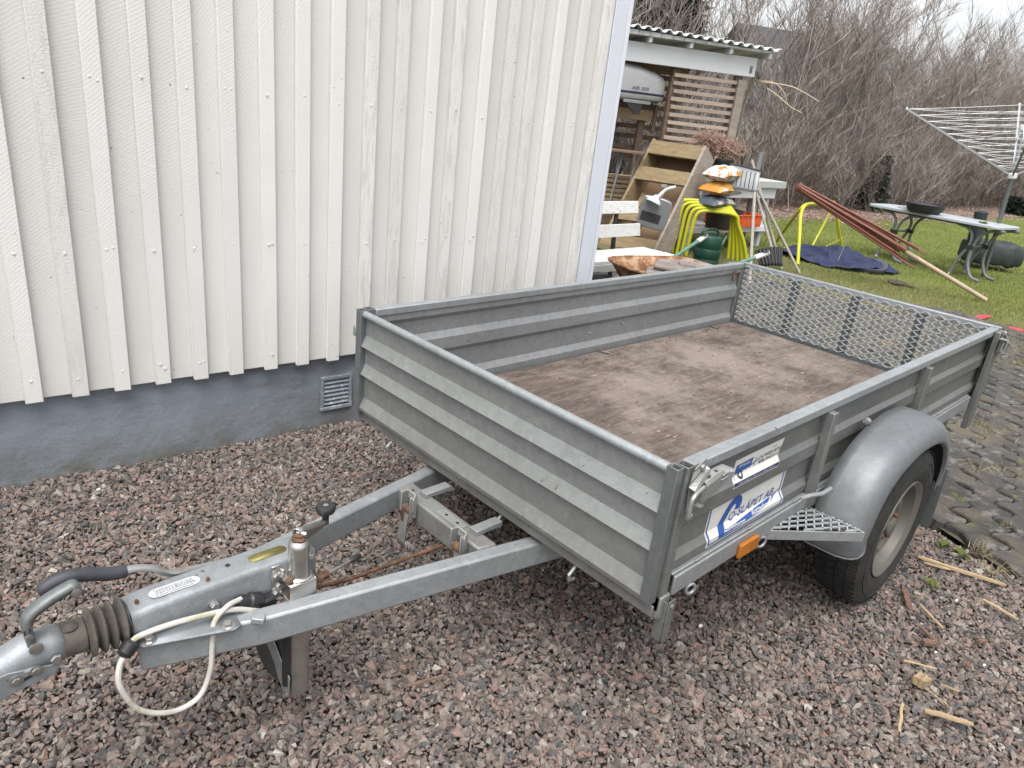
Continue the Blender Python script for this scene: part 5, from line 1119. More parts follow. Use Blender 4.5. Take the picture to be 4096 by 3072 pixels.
# yellow trestle standing on the lawn
l1, l2 = Vector((7.429, 2.577, -0.000)), Vector((8.704, 3.564, 0.000)); l3, l4 = Vector((9.228, 3.248, 0.000)), Vector((9.965, 3.129, 0.000))
apx = Vector((8.026, 2.992, 0.621)); apx2 = Vector((9.563, 3.228, 0.474)); apx2.z = apx.z
lt_ = thing('lawn_trestle', (l1+l3)/2, 'yellow tubular trestle standing alone on the lawn under the parasol poles', 'trestle')
mb = MB(); ad_ = (apx2-apx).normalized()
mb.tube(bez([l1, lerp(l1, apx, .55), lerp(l1, apx, .86), apx + ad_*.16 + Vector((0,0,.02)), lerp(apx,apx2,.5)+Vector((0,0,.02))], 6), .021, 10); mb.build('leg', M['yellow'], lt_)
mb = MB(); mb.tube(bez([l2, lerp(l2, apx, .55), lerp(l2, apx, .86), apx + ad_*.14 + Vector((0,0,.03)), lerp(apx,apx2,.45)+Vector((0,0,.03))], 6), .019, 10); mb.build('leg', M['yellow'], lt_)
mb = MB(); mb.tube(bez([l3, lerp(l3, apx2, .6), apx2 - ad_*.14+Vector((0,0,.02)), lerp(apx,apx2,.5)+Vector((0,0,.021))], 6), .017, 8); mb.build('leg', M['yellow'], lt_)
mb = MB(); mb.tube(bez([l4, lerp(l4, apx2, .6), lerp(l4, apx2, .9), apx2 - ad_*.1+Vector((0,0,.02)), lerp(apx,apx2,.55)+Vector((0,0,.024))], 6), .021, 8); mb.build('leg', M['yellow'], lt_)
mb = MB(); ch0, ch1 = lerp(l2, l1, .4)+Vector((0,0,.05)), l4+Vector((0,0,.12)); pts = [lerp(ch0, ch1, k/40)+Vector((0,0,-.10*math.sin(math.pi*k/40))) for k in range(41)]
for k in range(0, 40): 
    c = pts[k]; d = (pts[k+1]-pts[k]).normalized(); u = d.orthogonal().normalized() if k % 2 else d.cross(d.orthogonal()).normalized(); mb.tube([c + d*.016*math.cos(a) + u*.008*math.sin(a) for a in [2*math.pi*j/8 for j in range(8)]], .003, 4, closed=True)
mb.build('chain', M['chain'], lt_)

# ------------------------------------------------------------------ white slatted bench by the house corner
b_a, b_b = Vector((2.987, 2.209, 0.400)), Vector((4.124, 2.193, 0.400))
wbx = (Z0(b_b)-Z0(b_a)).normalized(); wby = Vector((-wbx.y, wbx.x, 0)); wby = wby if wby.dot(Z0(b_a)-Z0(CAMPOS)) > 0 else -wby
b_e = Z0((4.124, 2.193, 0.400))
def WB(a, d, z): return b_e - wbx*a + wby*d + Vector((0,0,z))
wb = thing('garden_bench', WB(.7,.2,0), 'white slatted garden bench with peeling paint beside the house corner', 'bench')
def wbb(a0, a1, d0, d1, z0, z1, name, mat='bench_white', tilt=0, par=wb):
    mb = MB(); mb.hexa([WB(a0,d0,z0),WB(a1,d0,z0),WB(a1,d1,z0),WB(a0,d1,z0),WB(a0,d0+tilt,z1),WB(a1,d0+tilt,z1),WB(a1,d1+tilt,z1),WB(a0,d1+tilt,z1)]); return mb.build(name, M[mat], par, bevel=.004)
for k in range(3): wbb(-.01 + .012*k, 1.75, .115*k, .108+.115*k, .375, .402, 'seat_slat')
wbb(.005, 1.75, -.004, .018, .31, .3745, 'seat_edge')
wbb(.04, 1.75, .37, .395, .495, .60, 'back_slat', tilt=.02); wbb(.07, 1.75, .41, .435, .69, .79, 'back_slat', tilt=.02)
for a in (.30, 1.5): wbb(a, a+.045, .398, .418, 0, .76, 'back_leg', 'iron', tilt=.05); wbb(a, a+.045, .06, .09, 0, .37, 'front_leg', 'iron'); wbb(a, a+.045, .02, .39, .345, .3745, 'seat_bracket', 'iron')
# black roofing sheets under it
mb = MB(); rows = []
for d in (0, 1): rows.append([tuple(WB(.55+.03*k+ d*.28, .10+d*.55, .03+.30*d+.022*(k % 3 == 0))) for k in range(30)])
mb.grid(rows); tag(mb.build('roofing_sheet', M['bitumen'], solid=.004, smooth=False), 'black corrugated roofing sheets pushed under the white bench', 'roofing sheet')
# yellow tube chair and dark things behind the house corner
yc = Vector((6.413, 4.911, 0.647)); ych = thing('tube_stand', (yc.x, yc.y, 0), 'olive yellow bent tube stand behind the white bench', 'stand')
for dz, dd in ((0,0),(-.03,.07)):
    e = Vector((6.533, 4.760, 0.656)); mb = MB(); mb.tube(bez([e-bxv*.6+Vector((0,0,dz)), yc+Vector((0,0,dz)), e+Vector((0,dd,dz-.01)), e+bxv*.06+Vector((0,dd,dz-.10)), e+bxv*.09+Vector((0,dd,-e.z))], 6), .014, 8); mb.build('tube', M['yellow'], ych)
gt = S(-2.1,-.5,0); gtb = thing('garden_trestle_table', gt, 'dark folded garden table with grey bar legs inside the shelter', 'table')
mb = MB(); 
q0, q1 = Vector((6.100, 4.819, 1.061)), Vector((6.414, 4.422, 1.065)); mb.beam(q0, q1, .3, .022); mb.build('table_top', M['wood_brown'], gtb)
for a, b_ in (((270,110),(240,420)),((430,130),(360,370)),((560,140),(500,330)),((400,130),(420,360))):
    mb = MB(); t0 = lerp(q0, q1, (a[0]-255)/355); t1 = t0 + Vector((0,0,-.75)) - bxv*(.04+.0006*(a[0]-b_[0])*2); mb.tube([t0, t1], .014, 6); mb.build('leg', M['greymetal'], gtb)
# wood scraps behind
wst = thing('timber_offcuts', S(-2.2,-.2,.0), 'small stack of pale sawn timber offcuts inside the shelter', 'timber')
o0 = Vector((6.516, 4.782, 0.733)); r = random.Random(9)
for k in range(7): mb = MB(); c = o0 + Vector((0,0,-.06*k)) + sx*r.uniform(-.06,.06); mb.beam(c - sx*.35, c + sx*.16, .12, .04); mb.build('offcut', M['wood_light'], wst, bevel=.003)
mb = MB(); c = Z0(o0) ; mb.hexa([c-sx*.4-sy*.1, c+sx*.2-sy*.1, c+sx*.2+sy*.1, c-sx*.4+sy*.1] + [q+Vector((0,0,o0.z-.42)) for q in (c-sx*.4-sy*.1, c+sx*.2-sy*.1, c+sx*.2+sy*.1, c-sx*.4+sy*.1)]); mb.build('block', M['wood_brown'], wst)

# ------------------------------------------------------------------ rusty wheelbarrow with stones
wr0, wr1 = Vector((2.764, 1.792, 0.490)), Vector((3.668, 1.529, 0.490))
h1, h2 = Vector((4.639, 2.234, 0.540)), Vector((4.554, 1.559, 0.535))
wbc = (Z0(wr0)+Z0(wr1))/2 + (Z0(wr1)-Z0(wr0)).normalized()*.055; wax = (Z0(wr1)-Z0(wr0)).normalized(); way = Vector((-wax.y, wax.x, 0)); way = way if way.dot(wbc-Z0(CAMPOS)) > 0 else -way
bw_ = thing('wheelbarrow', wbc, 'rusty wheelbarrow with green handles parked behind the trailer, filled with stone slabs', 'wheelbarrow')
hl = (Z0(wr1)-Z0(wr0)).length/2 - .06
def ring_pts(a, d, z, dy=0): return [tuple(wbc + wax*(a*math.copysign(abs(math.cos(t))**.55, math.cos(t))) + way*(dy + d*math.copysign(abs(math.sin(t))**.55, math.sin(t))) + Vector((0,0,z))) for t in [2*math.pi*k/28 for k in range(29)]]
mb = MB(); mb.grid([ring_pts(hl*.5,.13,.25,.05), ring_pts(hl*.62,.17,.27,.05), ring_pts(hl*.9,.24,.42,.05), ring_pts(hl,.275,.48,.05), ring_pts(hl+.012,.287,.482,.05)]); mb.build('tray', M['rustpan'], bw_, solid=.003, ang=60)
mb = MB(); mb.tube(ring_pts(hl+.012,.287,.482,.05)[:-1], .010, 6, closed=True); mb.build('tray_rim', M['rustpan'], bw_)
for h_, dd in ((h1, .40), (h2, .10)):
    st = wbc + way*dd + Vector((0,0,.27)) + wax*hl*.1
    e0 = lerp(st, h_, .86); mb = MB(); mb.tube([st, lerp(st, h_, .5), e0], .016, 10); hb_ = mb.build('handle', M['greentube'], bw_); mb = MB(); mb.tube([e0, lerp(e0, h_, .25), h_], [.019,.022,.020], 12); mb.build('grip', M['funnelw'], hb_); mb = MB(); mb.tube([lerp(e0, h_, .35), lerp(e0, h_, .95)+Vector((0,0,.004))], [.0215,.020], 8); mb.build('grip_pad', M['iron'], hb_)
mb = MB(); wc_ = wbc - wax*(hl+.05) + way*.25 + Vector((0,0,.19)); mb.lathe([(.05,-.02),(.13,-.035),(.185,-.035),(.195,0),(.185,.035),(.13,.035),(.05,.02)], wc_, way, 24); mb.build('wheel', M['rubber'], bw_)
for dd in (.08,.44): mb = MB(); mb.tube([wbc+wax*.15+way*dd+Vector((0,0,.3)), wbc+wax*.22+way*dd+Vector((0,0,.0))], .014, 8); mb.build('leg', M['greentube'], bw_)
r = random.Random(21)
def slabstone(c, a, w, d, h, label, tilt):
    poly = []; n = 9
    for k in range(n): t = 2*math.pi*k/n; q = r.uniform(.78,1.1); poly.append((w*math.cos(t)*q, d*math.sin(t)*q))
    mb = MB(); vs = []; 
    for z, sc_ in ((0,.93),(h*.5,1.0),(h,.95)): vs += [Vector(c) + (wax*math.cos(a)+way*math.sin(a))*x*sc_ + (way*math.cos(a)-wax*math.sin(a))*y*sc_ + Vector((0,0,z + tilt*x + r.uniform(-.006,.006))) for x, y in poly]
    fs = [tuple(reversed(range(n))), tuple(range(2*n, 3*n))]
    for l_ in range(2): fs += [(l_*n+k, l_*n+(k+1)%n, (l_+1)*n+(k+1)%n, (l_+1)*n+k) for k in range(n)]
    mb.add(vs, fs); return tag(mb.build('stone_slab', M['stone'], bevel=.006, ang=30), label, 'stone')
cs = wbc + way*.03 + wax*.06
slabstone(cs+wax*.02+way*.02+Vector((0,0,.40)), .1, .30, .19, .045, 'broad split slab lying in the middle of the wheelbarrow', .02)
slabstone(cs+wax*.05+way*.05+Vector((0,0,.45)), .4, .24, .16, .04, 'upper split slab with a mossy spot on the wheelbarrow load', .0)
slabstone(cs+wax*.20-way*.02+Vector((0,0,.47)), -.3, .17, .12, .035, 'small topmost slab at the right end of the wheelbarrow load', -.03)
slabstone(cs-wax*.24-way*.10+Vector((0,0,.41)), .6, .11, .08, .04, 'small broken stone at the left front of the wheelbarrow', .1)
slabstone(cs+wax*.30+way*.12+Vector((0,0,.43)), .9, .13, .10, .05, 'blocky stone at the far right of the wheelbarrow tray', .0)

# ------------------------------------------------------------------ long-handled tools leaning in front of the bench
sfoot = Vector((5.636, 2.217, 0.000)); sblade = Vector((6.565, 2.894, 0.822))
sh = thing('snow_shovel', sfoot, 'aluminium snow shovel standing blade up with ribbed grey blade', 'shovel')
mb = MB(); mb.tube([sfoot, sblade], .017, 10); mb.build('shaft', M['handle_wood'], sh)
c = [Vector(q) for q in ((6.580, 3.274, 0.827), (6.665, 2.920, 0.818), (6.792, 3.000, 1.050), (6.747, 3.385, 1.080))]
def bil(u, v): return c[0].lerp(c[1], u).lerp(c[3].lerp(c[2], u), v)
bn = (c[1]-c[0]).cross(c[3]-c[0]).normalized(); bn = bn if bn.dot(CAMPOS-c[0]) > 0 else -bn
mb = MB(); mb.grid([[tuple(bil(u, v) + bn*(.03*math.sin(math.pi*v)*.6)) for u in [k/10 for k in range(11)]] for v in [k/8 for k in range(9)]]); bd = mb.build('blade', M['greymetal'], sh, solid=.004)
for k in range(6): u = .17+k*.135; mb = MB(); mb.tube([bil(u,.12)+bn*.012, bil(u,.5)+bn*.022, bil(u,.85)+bn*.012], .005, 6); mb.build('rib', M['iron'], bd)
mb = MB(); mb.tube([bil(0,1), bil(.5,1.03), bil(1,1)], .012, 8); mb.tube([bil(0,1)-bn*.02, bil(0,1)-bn*.12], .010, 6); mb.build('blade_edge', M['iron'], bd)
def pole(a, b_, label, mat='handle_wood', nm='tool_handle', rr=.0155):
    mb = MB(); mb.tube([a, b_], rr, 10); return tag(mb.build(nm, M[mat]), label, 'handle')
pole(Vector((6.872, 2.498, 0.000)), Vector((7.037, 3.281, 1.147)), 'grey wooden tool handle leaning on the bench, foot on the gravel edge')
pole(Vector((6.909, 2.290, 0.000)), Vector((6.922, 3.074, 0.859)), 'long grey tool handle slanting furthest right down to the lawn')
ps = thing('plastic_snow_shovel', (6.852, 2.619, 0.000), 'black ribbed plastic snow shovel standing blade down', 'shovel')
p0 = Vector((6.758, 2.630, 0.232)); p1 = Vector((6.910, 3.097, 0.856)); mb = MB(); mb.tube([p0, p1], .016, 10); mb.build('shaft', M['handle_wood'], ps)
c2 = [Vector(q) for q in ((6.632, 2.767, 0.182), (6.591, 2.627, 0.016), (6.694, 2.418, 0.071), (6.762, 2.507, 0.271))]
def bl2(u, v): return c2[0].lerp(c2[3], u).lerp(c2[1].lerp(c2[2], u), v)
cn = (c2[1]-c2[0]).cross(c2[3]-c2[0]).normalized(); cn = cn if cn.dot(CAMPOS-c2[0]) > 0 else -cn
mb = MB(); mb.grid([[tuple(bl2(u, v) + cn*(.05*math.sin(math.pi*u)+.012*math.sin(u*math.pi*14))) for u in [k/42 for k in range(43)]] for v in [k/5 for k in range(6)]]); mb.build('blade', M['bitumen'], ps, solid=.004, ang=80)
# D-handled spade and post behind
dg = Vector((7.765, 3.822, 1.157)); dh = thing('spade', (dg.x, dg.y, 0), 'spade with black D handle standing behind the bench', 'spade')
mb = MB(); mb.tube([(dg.x, dg.y, 0), (dg.x, dg.y, dg.z-.14)], .016, 8); mb.build('shaft', M['handle_wood'], dh)
mb = MB(); mb.tube([dg+Vector((0,0,-.16)), dg+Vector((0,0,-.10)), dg+bxv*-.05+Vector((0,0,.02)), dg+bxv*-.055+Vector((0,0,.06)), dg+bxv*.055+Vector((0,0,.05)), dg+bxv*.05+Vector((0,0,.0)), dg+Vector((0,0,-.10))], .014, 8); mb.build('grip', M['black'], dh)
dg2 = Vector((8.046, 3.730, 1.222)); mb = MB(); mb.tube([(dg2.x, dg2.y, 0), dg2], .035, 12); tag(mb.build('metal_post', M['greymetal']), 'grey round metal tube standing behind the bench', 'post')

# ------------------------------------------------------------------ lawn furniture
# closed parasol lying against the trestle
tip = Vector((7.957, 0.625, 0.000)) + Vector((0,0,.025)); top = Vector((6.899, 2.569, 0.947))
pz = thing('parasol', tip, 'red brown parasol frame without cloth lying slanted on the yellow trestle', 'parasol')
pd = (top-tip).normalized(); pu = Vector((0,0,1)); pu = (pu-pd*pu.dot(pd)).normalized(); pw = pd.cross(pu); PLn = (top-tip).length
mb = MB(); mb.tube([tip, tip+pd*PLn*.42], .024, 12); mb.build('pole', M['pole_wood'], pz); mb = MB(); mb.tube([tip+pd*PLn*.42, top-pd*.05], .022, 10); mb.build('upper_pole', M['redbrown'], pz)
for k in range(8):
    a = 2*math.pi*k/8+.3; o1 = (pu*math.cos(a)+pw*math.sin(a)); rad0 = .035; rad1 = .085 + .02*(k % 3); l0 = .995; l1_ = .34 + .045*((k*3) % 4)
    mb = MB(); mb.beam(top*1.0 + o1*rad0 - pd*(PLn*(1-l0)), tip + pd*PLn*l1_ + o1*rad1, .024, .018, tuple(o1)); mb.build('rib', M['redbrown'], pz, bevel=.002)
    mb = MB(); mb.beam(tip+pd*PLn*.74+o1*.05, tip+pd*PLn*.46+o1*.028, .018, .012, tuple(o1)); mb.build('strut', M['redbrown'], pz)
mb = MB(); mb.lathe([(.03,-.03),(.05,-.01),(.055,.02),(.03,.03),(0,.03)], tuple(top-pd*.02), tuple(pd), 12); mb.build('end_hub', M['redbrown'], pz); mb = MB(); mb.lathe([(.03,0),(.045,.01),(.045,.06),(.03,.07)], tuple(tip+pd*PLn*.44), tuple(pd), 12); mb.build('hub', M['redbrown'], pz)
for k, t in enumerate((.40,.47)): mb = MB(); mb.beam(tip+pd*PLn*t+pu*.055, tip+pd*PLn*(t+.03)+pu*.055, .022, .004, tuple(pu)); mb.build('paper_tag', M['label'], pz)
mb = MB(); q = lerp(tip, top, .68); mb.tube([q+pw*.05, q+pw*.05+Vector((-.03,.02,-.12)), q+pw*.04+Vector((-.08,.05,-.45))], .004, 5); mb.build('cord', M['handle_wood'], pz)
# crumpled navy cloth
cc0 = [Vector(q) for q in ((8.084, 3.015, 0.000), (8.336, 1.921, 0.000), (9.005, 2.122, 0.000), (9.338, 3.223, 0.000))]
cx_ = sum(cc0, Vector())/4; ux = (cc0[1]-cc0[0]); uy = Vector((-ux.y, ux.x, 0)).normalized(); uy = uy if uy.dot(cx_-Z0(CAMPOS)) > 0 else -uy; UL = ux.length/2; uxn = ux.normalized()
ctr = Vector((8.356, 2.515, 0.000))
rows = []; n1, n2 = 90, 60
def hgt(u, v):
    e = max(0, 1-u*u)**.6*max(0, 1-v*v)**.5
    return e*(.045 + .03*math.sin(3.1*u+2*v+.5)+.055*(1-abs(math.sin(4.3*u-3.1*v+1.2*math.sin(2.5*v)))) + .04*(1-abs(math.sin(6*u+5*v+2*math.sin(3*u)))) + .025*(1-abs(math.sin(12*v+5*u+1.5*math.sin(4*u)))) + .06*math.exp(-((u+.25)**2/.10+(v-.1)**2/.25)))
for i in range(n1+1):
    u = -1+2*i/n1; row = []
    for j in range(n2+1):
        v_ = -1+2*j/n2; wob = 1+.05*math.sin(5*math.atan2(v_, u)+2)+.04*math.sin(11*math.atan2(v_,u))
        # square to disc
        su, sv = u*math.sqrt(max(0,1-v_*v_/2)), v_*math.sqrt(max(0,1-u*u/2))
        row.append(tuple(ctr + uxn*su*.74*wob + uy*sv*.62*wob + Vector((0,0,.012+hgt(su, sv)*1.0))))
    rows.append(row)
mb = MB(); mb.grid(rows); tag(mb.build('crumpled_cloth', M['tarp'], solid=.004, ang=80), 'crumpled navy blue parasol cloth lying on the lawn', 'cloth')
mb = MB(); P = bez([ctr+uxn*q[0]+uy*q[1]+Vector((0,0,q[2])) for q in ((.10,-.42,.05),(.36,-.48,.045),(.62,-.36,.05),(.62,-.10,.10),(.48,.05,.12))], 6); mb.grid([[tuple(p+Vector((0,0,-.03))), tuple(p+Vector((0,0,.012))), tuple(p + (ctr-p).normalized()*.07+Vector((0,0,.012)))] for p in P]); tag(mb.build('cloth_fold', M['tarp_grey'], solid=.004), 'turned up pale underside fold of the navy cloth', 'cloth')
# folding table
TZ = .71
tA, tB, tC = Vector((9.440, 2.729, 0.701)), Vector((9.174, 1.017, 0.650)), Vector((9.497, 0.946, 0.674)); tA.z = tB.z = tC.z = TZ
tux = (tB-tA).normalized(); tuy = Vector((-tux.y, tux.x, 0)); tuy = tuy if tuy.dot(tA-Z0(CAMPOS)) > 0 else -tuy; TL = (tB-tA).length; TWd = .66
def TP(a, d, z): return Z0(tA) + tux*a + tuy*d + Vector((0,0,z))
tb = thing('folding_table', TP(TL/2,TWd/2,0), 'pale grey folding garden table on curved tube legs on the lawn', 'table')
o = []; cr = .09
for cx2, cy2, a0 in ((TL-cr,cr,-90),(TL-cr,TWd-cr,0),(cr,TWd-cr,90),(cr,cr,180)):
    for k in range(5): a = R(a0+22.5*k); o.append(TP(cx2+cr*math.cos(a), cy2+cr*math.sin(a), TZ-.035))
mb = MB(); mb.prism(o, (0,0,.035)); mb.build('table_top', M['tabletop'], tb, bevel=.006)
mb = MB(); mb.beam(TP(.22,.14,TZ-.05), TP(TL-.22,.14,TZ-.05), .03, .028); mb.beam(TP(.22,TWd-.14,TZ-.05), TP(TL-.22,TWd-.14,TZ-.05), .03, .028); mb.build('under_frame', M['tableleg'], tb)
for ae, sg in ((.30, 1), (TL-.42, -1)):
    for d in (.12, TWd-.12):
        P1 = bez([TP(ae-.10, d, TZ-.055), TP(ae+.02, d, TZ-.075), TP(ae+.10, d, TZ-.16), TP(ae+.10, d, TZ-.30), TP(ae+.02, d, .22), TP(ae+-.02, d, .06), TP(ae-.02, d-.02, .015)], 5)
        P2 = bez([TP(ae+.46, d, TZ-.055), TP(ae+.30, d, TZ-.075), TP(ae+.19, d, TZ-.17), TP(ae+.15, d, TZ-.34), TP(ae+.16, d, .20), TP(ae+.24, d, .05), TP(ae+.36, d, .018)], 5)
        mb = MB(); mb.tube(P1, .019, 8); mb.build('leg', M['tableleg'], tb); mb = MB(); mb.tube(P2, .019, 8); mb.build('leg', M['tableleg'], tb)
        mb = MB(); mb.beam(TP(ae+.075, d, .40), TP(ae+.17, d, .40), .045, .05); mb.build('joint', M['iron'], tb)
    mb = MB(); mb.tube([TP(ae+.10,.12,.40), TP(ae+.10,TWd-.12,.40)], .012, 6); mb.build('stretcher', M['tableleg'], tb)
fbc = Vector((9.432, 1.984, 0.734)); fbc.z = TZ+.001
mb = MB(); mb.lathe([(0,.012),(.12,0),(.19,.008),(.225,.06),(.24,.105),(.247,.106),(.247,.114),(.232,.114),(.215,.062),(.18,.020),(0,.02)], fbc, (0,0,1), 36); fb = thing('fire_bowl', fbc, 'shallow black cast iron bowl on the folding table', 'bowl'); mb.build('bowl', M['iron'], fb)
mb = MB(); mb.lathe([(.0,.080),(.12,.095),(.20,.090),(.20,.098),(.12,.108),(.0,.118)], fbc, (0,0,1), 28); mb.build('lid', M['iron'], fb)
mb = MB(); c = Vector((9.626, 2.358, 0.731)); c.z = TZ+.001; mb.beam(c+Vector((0,0,.015)), c+tux*.22+Vector((0,0,.015)), .12, .03); tag(mb.build('white_box', M['label'], bevel=.004), 'flat white box left on the folding table behind the bowl', 'box')
mb = MB(); c = Vector((9.377, 1.248, 0.687)); c.z = TZ+.001; r = random.Random(5)
for _ in range(26): q = c + Vector((r.gauss(0,.035), r.gauss(0,.02), r.uniform(.004,.02))); mb.ell(q, .018, .010, .006, 6, 4)
tag(mb.build('green_clip', M['moss']), 'small tangle of green garden tape on the table edge', 'tape')
# covered folding chair/bag behind the table
bA, bB = Vector((10.665, 1.662, 0.225)), Vector((11.093, 1.127, 0.226)); bg_ = thing('garden_cover_bag', ((bA.x+bB.x)/2, (bA.y+bB.y)/2, 0), 'dark grey green storage cover over a lounger with thin feet behind the table', 'cover')
bu = (bB-bA).normalized(); bnn = Vector((-bu.y, bu.x, 0)).normalized(); rows = []
for i in range(25):
    t = i/24; p = lerp(bA, bB, t); p = p + Vector((0,0,.0)); hh_ = .155*(min(1, .8+3*t) if t < .2 else 1)*(1 if t < .93 else 1-(t-.93)*3); ww = .22; wr = .022*math.sin(i*2.1)+.014*math.sin(i*4.7)
    rows.append([tuple(p + bnn*ww*math.copysign(abs(math.cos(a))**.3, math.cos(a)) + Vector((0,0,(hh_+wr*math.cos(a*3+i))*math.copysign(abs(math.sin(a))**.3, math.sin(a))))) for a in [2*math.pi*k/16 for k in range(17)]])
mb = MB(); mb.grid(rows); mb.add(rows[0][:-1], [tuple(range(16))]); mb.add(rows[-1][:-1], [tuple(range(16))]); mb.build('cover', M['bagcloth'], bg_, ang=60)
mb = MB(); q = lerp(bA, bB, .12); 
for w in (0, .17): 
    c = lerp(bA, bB, .08+w); mb.tube([tuple(c + bnn*.225*math.copysign(abs(math.cos(a))**.6, math.cos(a)) + Vector((0,0,.163*math.copysign(abs(math.sin(a))**.6, math.sin(a))))) for a in [2*math.pi*k/16 for k in range(16)]], .008, 5, closed=True)
mb.build('strap', M['black'], bg_)
for t in (.06, .64): 
    for w in (-.15,.15): c = lerp(bA, bB, t); mb = MB(); mb.tube([c+bnn*w, Vector((c.x+bnn.x*w+.03, c.y+bnn.y*w, 0))], .010, 6); mb.build('foot', M['alu'], bg_)
r0, r1 = Vector((10.292, 1.503, 0.319)), Vector((10.285, 1.534, 0.807)); mb = MB(); mb.tube([r0, lerp(r0,r1,.3), lerp(r0,r1,.7), lerp(r0, r1, .95), r1], [.07,.09,.078,.085,.04], 9); rv_ = thing('upright_cover', (r0.x, r0.y, 0), 'dark grey cover rolled round an upright folded chair behind the table', 'cover'); mb.build('cover', M['bagcloth'], rv_)
mb = MB(); mb.tube([Vector((r0.x, r0.y, 0)), r0], .03, 8); mb.build('stand', M['tableleg'], rv_)
# rotary clothes dryer
df = Vector((9.950, 1.177, 0.000)); dl = Vector((9.797, 1.209, 1.297)); dt_ = Vector((9.736, 1.251, 1.864))
rd = thing('clothes_dryer', df, 'rotary clothes dryer with white lines open over the lawn', 'clothes dryer')
mb = MB(); mb.tube([df, dl], .026, 14); mb.build('lower_pole', M['galv_dark'], rd); dax = (dt_-dl).normalized(); dtop = dt_+dax*.42
mb = MB(); mb.tube([dl, dtop], .022, 12); mb.build('upper_pole', M['alu'], rd)
mb = MB(); mb.lathe([(.03,-.03),(.05,-.02),(.05,.03),(.03,.04)], dl, dax, 12); mb.build('lower_hub', M['funnelw'], rd); mb = MB(); mb.lathe([(.03,-.03),(.045,-.02),(.045,.03),(.03,.04)], dt_, dax, 12); mb.build('hub', M['funnelw'], rd)
armL = Vector((9.305, 2.517, 1.954)); vL = armL-dl; rad = vL - dax*vL.dot(dax); ex = rad.normalized(); ey = dax.cross(ex).normalized(); RL = rad.length; HL = vL.dot(dax)
nv = Vector((8.451, 1.037, 2.011)) - dl
if ey.dot(nv) < 0: ey = -ey
tips = [dl + dax*HL + e_*RL for e_ in (ex, ey, -ex, -ey)]
for i, tp in enumerate(tips):
    mb = MB(); mb.beam(dl + (tp-dl).normalized()*.05, tp, .022, .022); am = mb.build('arm', M['alu'] if i != 1 else M['galv_dark'], rd)
    mid = lerp(dl, tp, .49); mb = MB(); mb.beam(mid, dt_, .018, .010); mb.build('strut', M['alu'] if i != 1 else M['funnelw'], am)
    mb = MB(); mb.tube([tp, tp + (tp-dl).normalized()*.015], .018, 8); mb.build('arm_cap', M['funnelw'], am)
LN = MB()
for k in range(10):
    t = .985 - k*.094
    for i in range(4):
        a, b_ = lerp(dl, tips[i], t), lerp(dl, tips[(i+1) % 4], t); sag = Vector((0,0,-.02))
        for q in ((0, .012) if i == 0 else (0,)): LN.tube([a + Vector((0,0,.012)), lerp(a,b_,.5)+Vector((0,0,.006-q*2.2)), b_+Vector((0,0,.012-q))], .0026, 4, caps=False)
LN.build('washing_lines', M['steel_white'], rd, fix=False)['kind'] = 'stuff'
# marking paint on the grass, worn spots
def blot(c, w, d, ang, mat, name, label, cat, z=.004, seed=1):
    r_ = random.Random(seed); mb = MB(); n = 18; u = Vector((math.cos(ang), math.sin(ang), 0)); v_ = Vector((-u.y, u.x, 0))
    pts = [Vector(c) + u*w*math.cos(t)*r_.uniform(.8,1.1) + v_*d*math.sin(t)*r_.uniform(.7,1.2) + Vector((0,0,z)) for t in [2*math.pi*k/n for k in range(n)]]
    mb.add(pts+[Vector(c)+Vector((0,0,z))], [(k, (k+1) % n, n) for k in range(n)]); o = mb.build(name, mat); 
    if cat: tag(o, label, cat)
    else: struct(o, label)
    return o
pa = Vector((6.819, 0.432, 0.000)); pb = Vector((7.156, 0.380, 0.000))
blot((pa+pb)/2, (pb-pa).length/2, .05, math.atan2((pb-pa).y, (pb-pa).x), M['spray'], 'paint_mark', 'long red spray paint dash on the grass behind the tailgate', 'paint mark', .012, 2)
blot((6.761, 0.008, 0.000), .16, .07, .9, M['spray'], 'paint_mark', 'red spray paint patch at the right edge of the grass', 'paint mark', .012, 3)
blot((6.542, 0.090, 0.000), .05, .02, .4, M['spray'], 'paint_mark', 'tiny red spray paint fleck left of the red patch', 'paint mark', .012, 9)
blot((7.849, 1.533, 0.000), .17, .12, .3, M['soil'], 'bare_earth', 'bare earth spot in the lawn', None, .014, 4); blot((7.778, 1.354, 0.000), .06, .05, .3, M['soil'], 'bare_earth', 'small bare earth spot in the lawn', None, .014, 6)

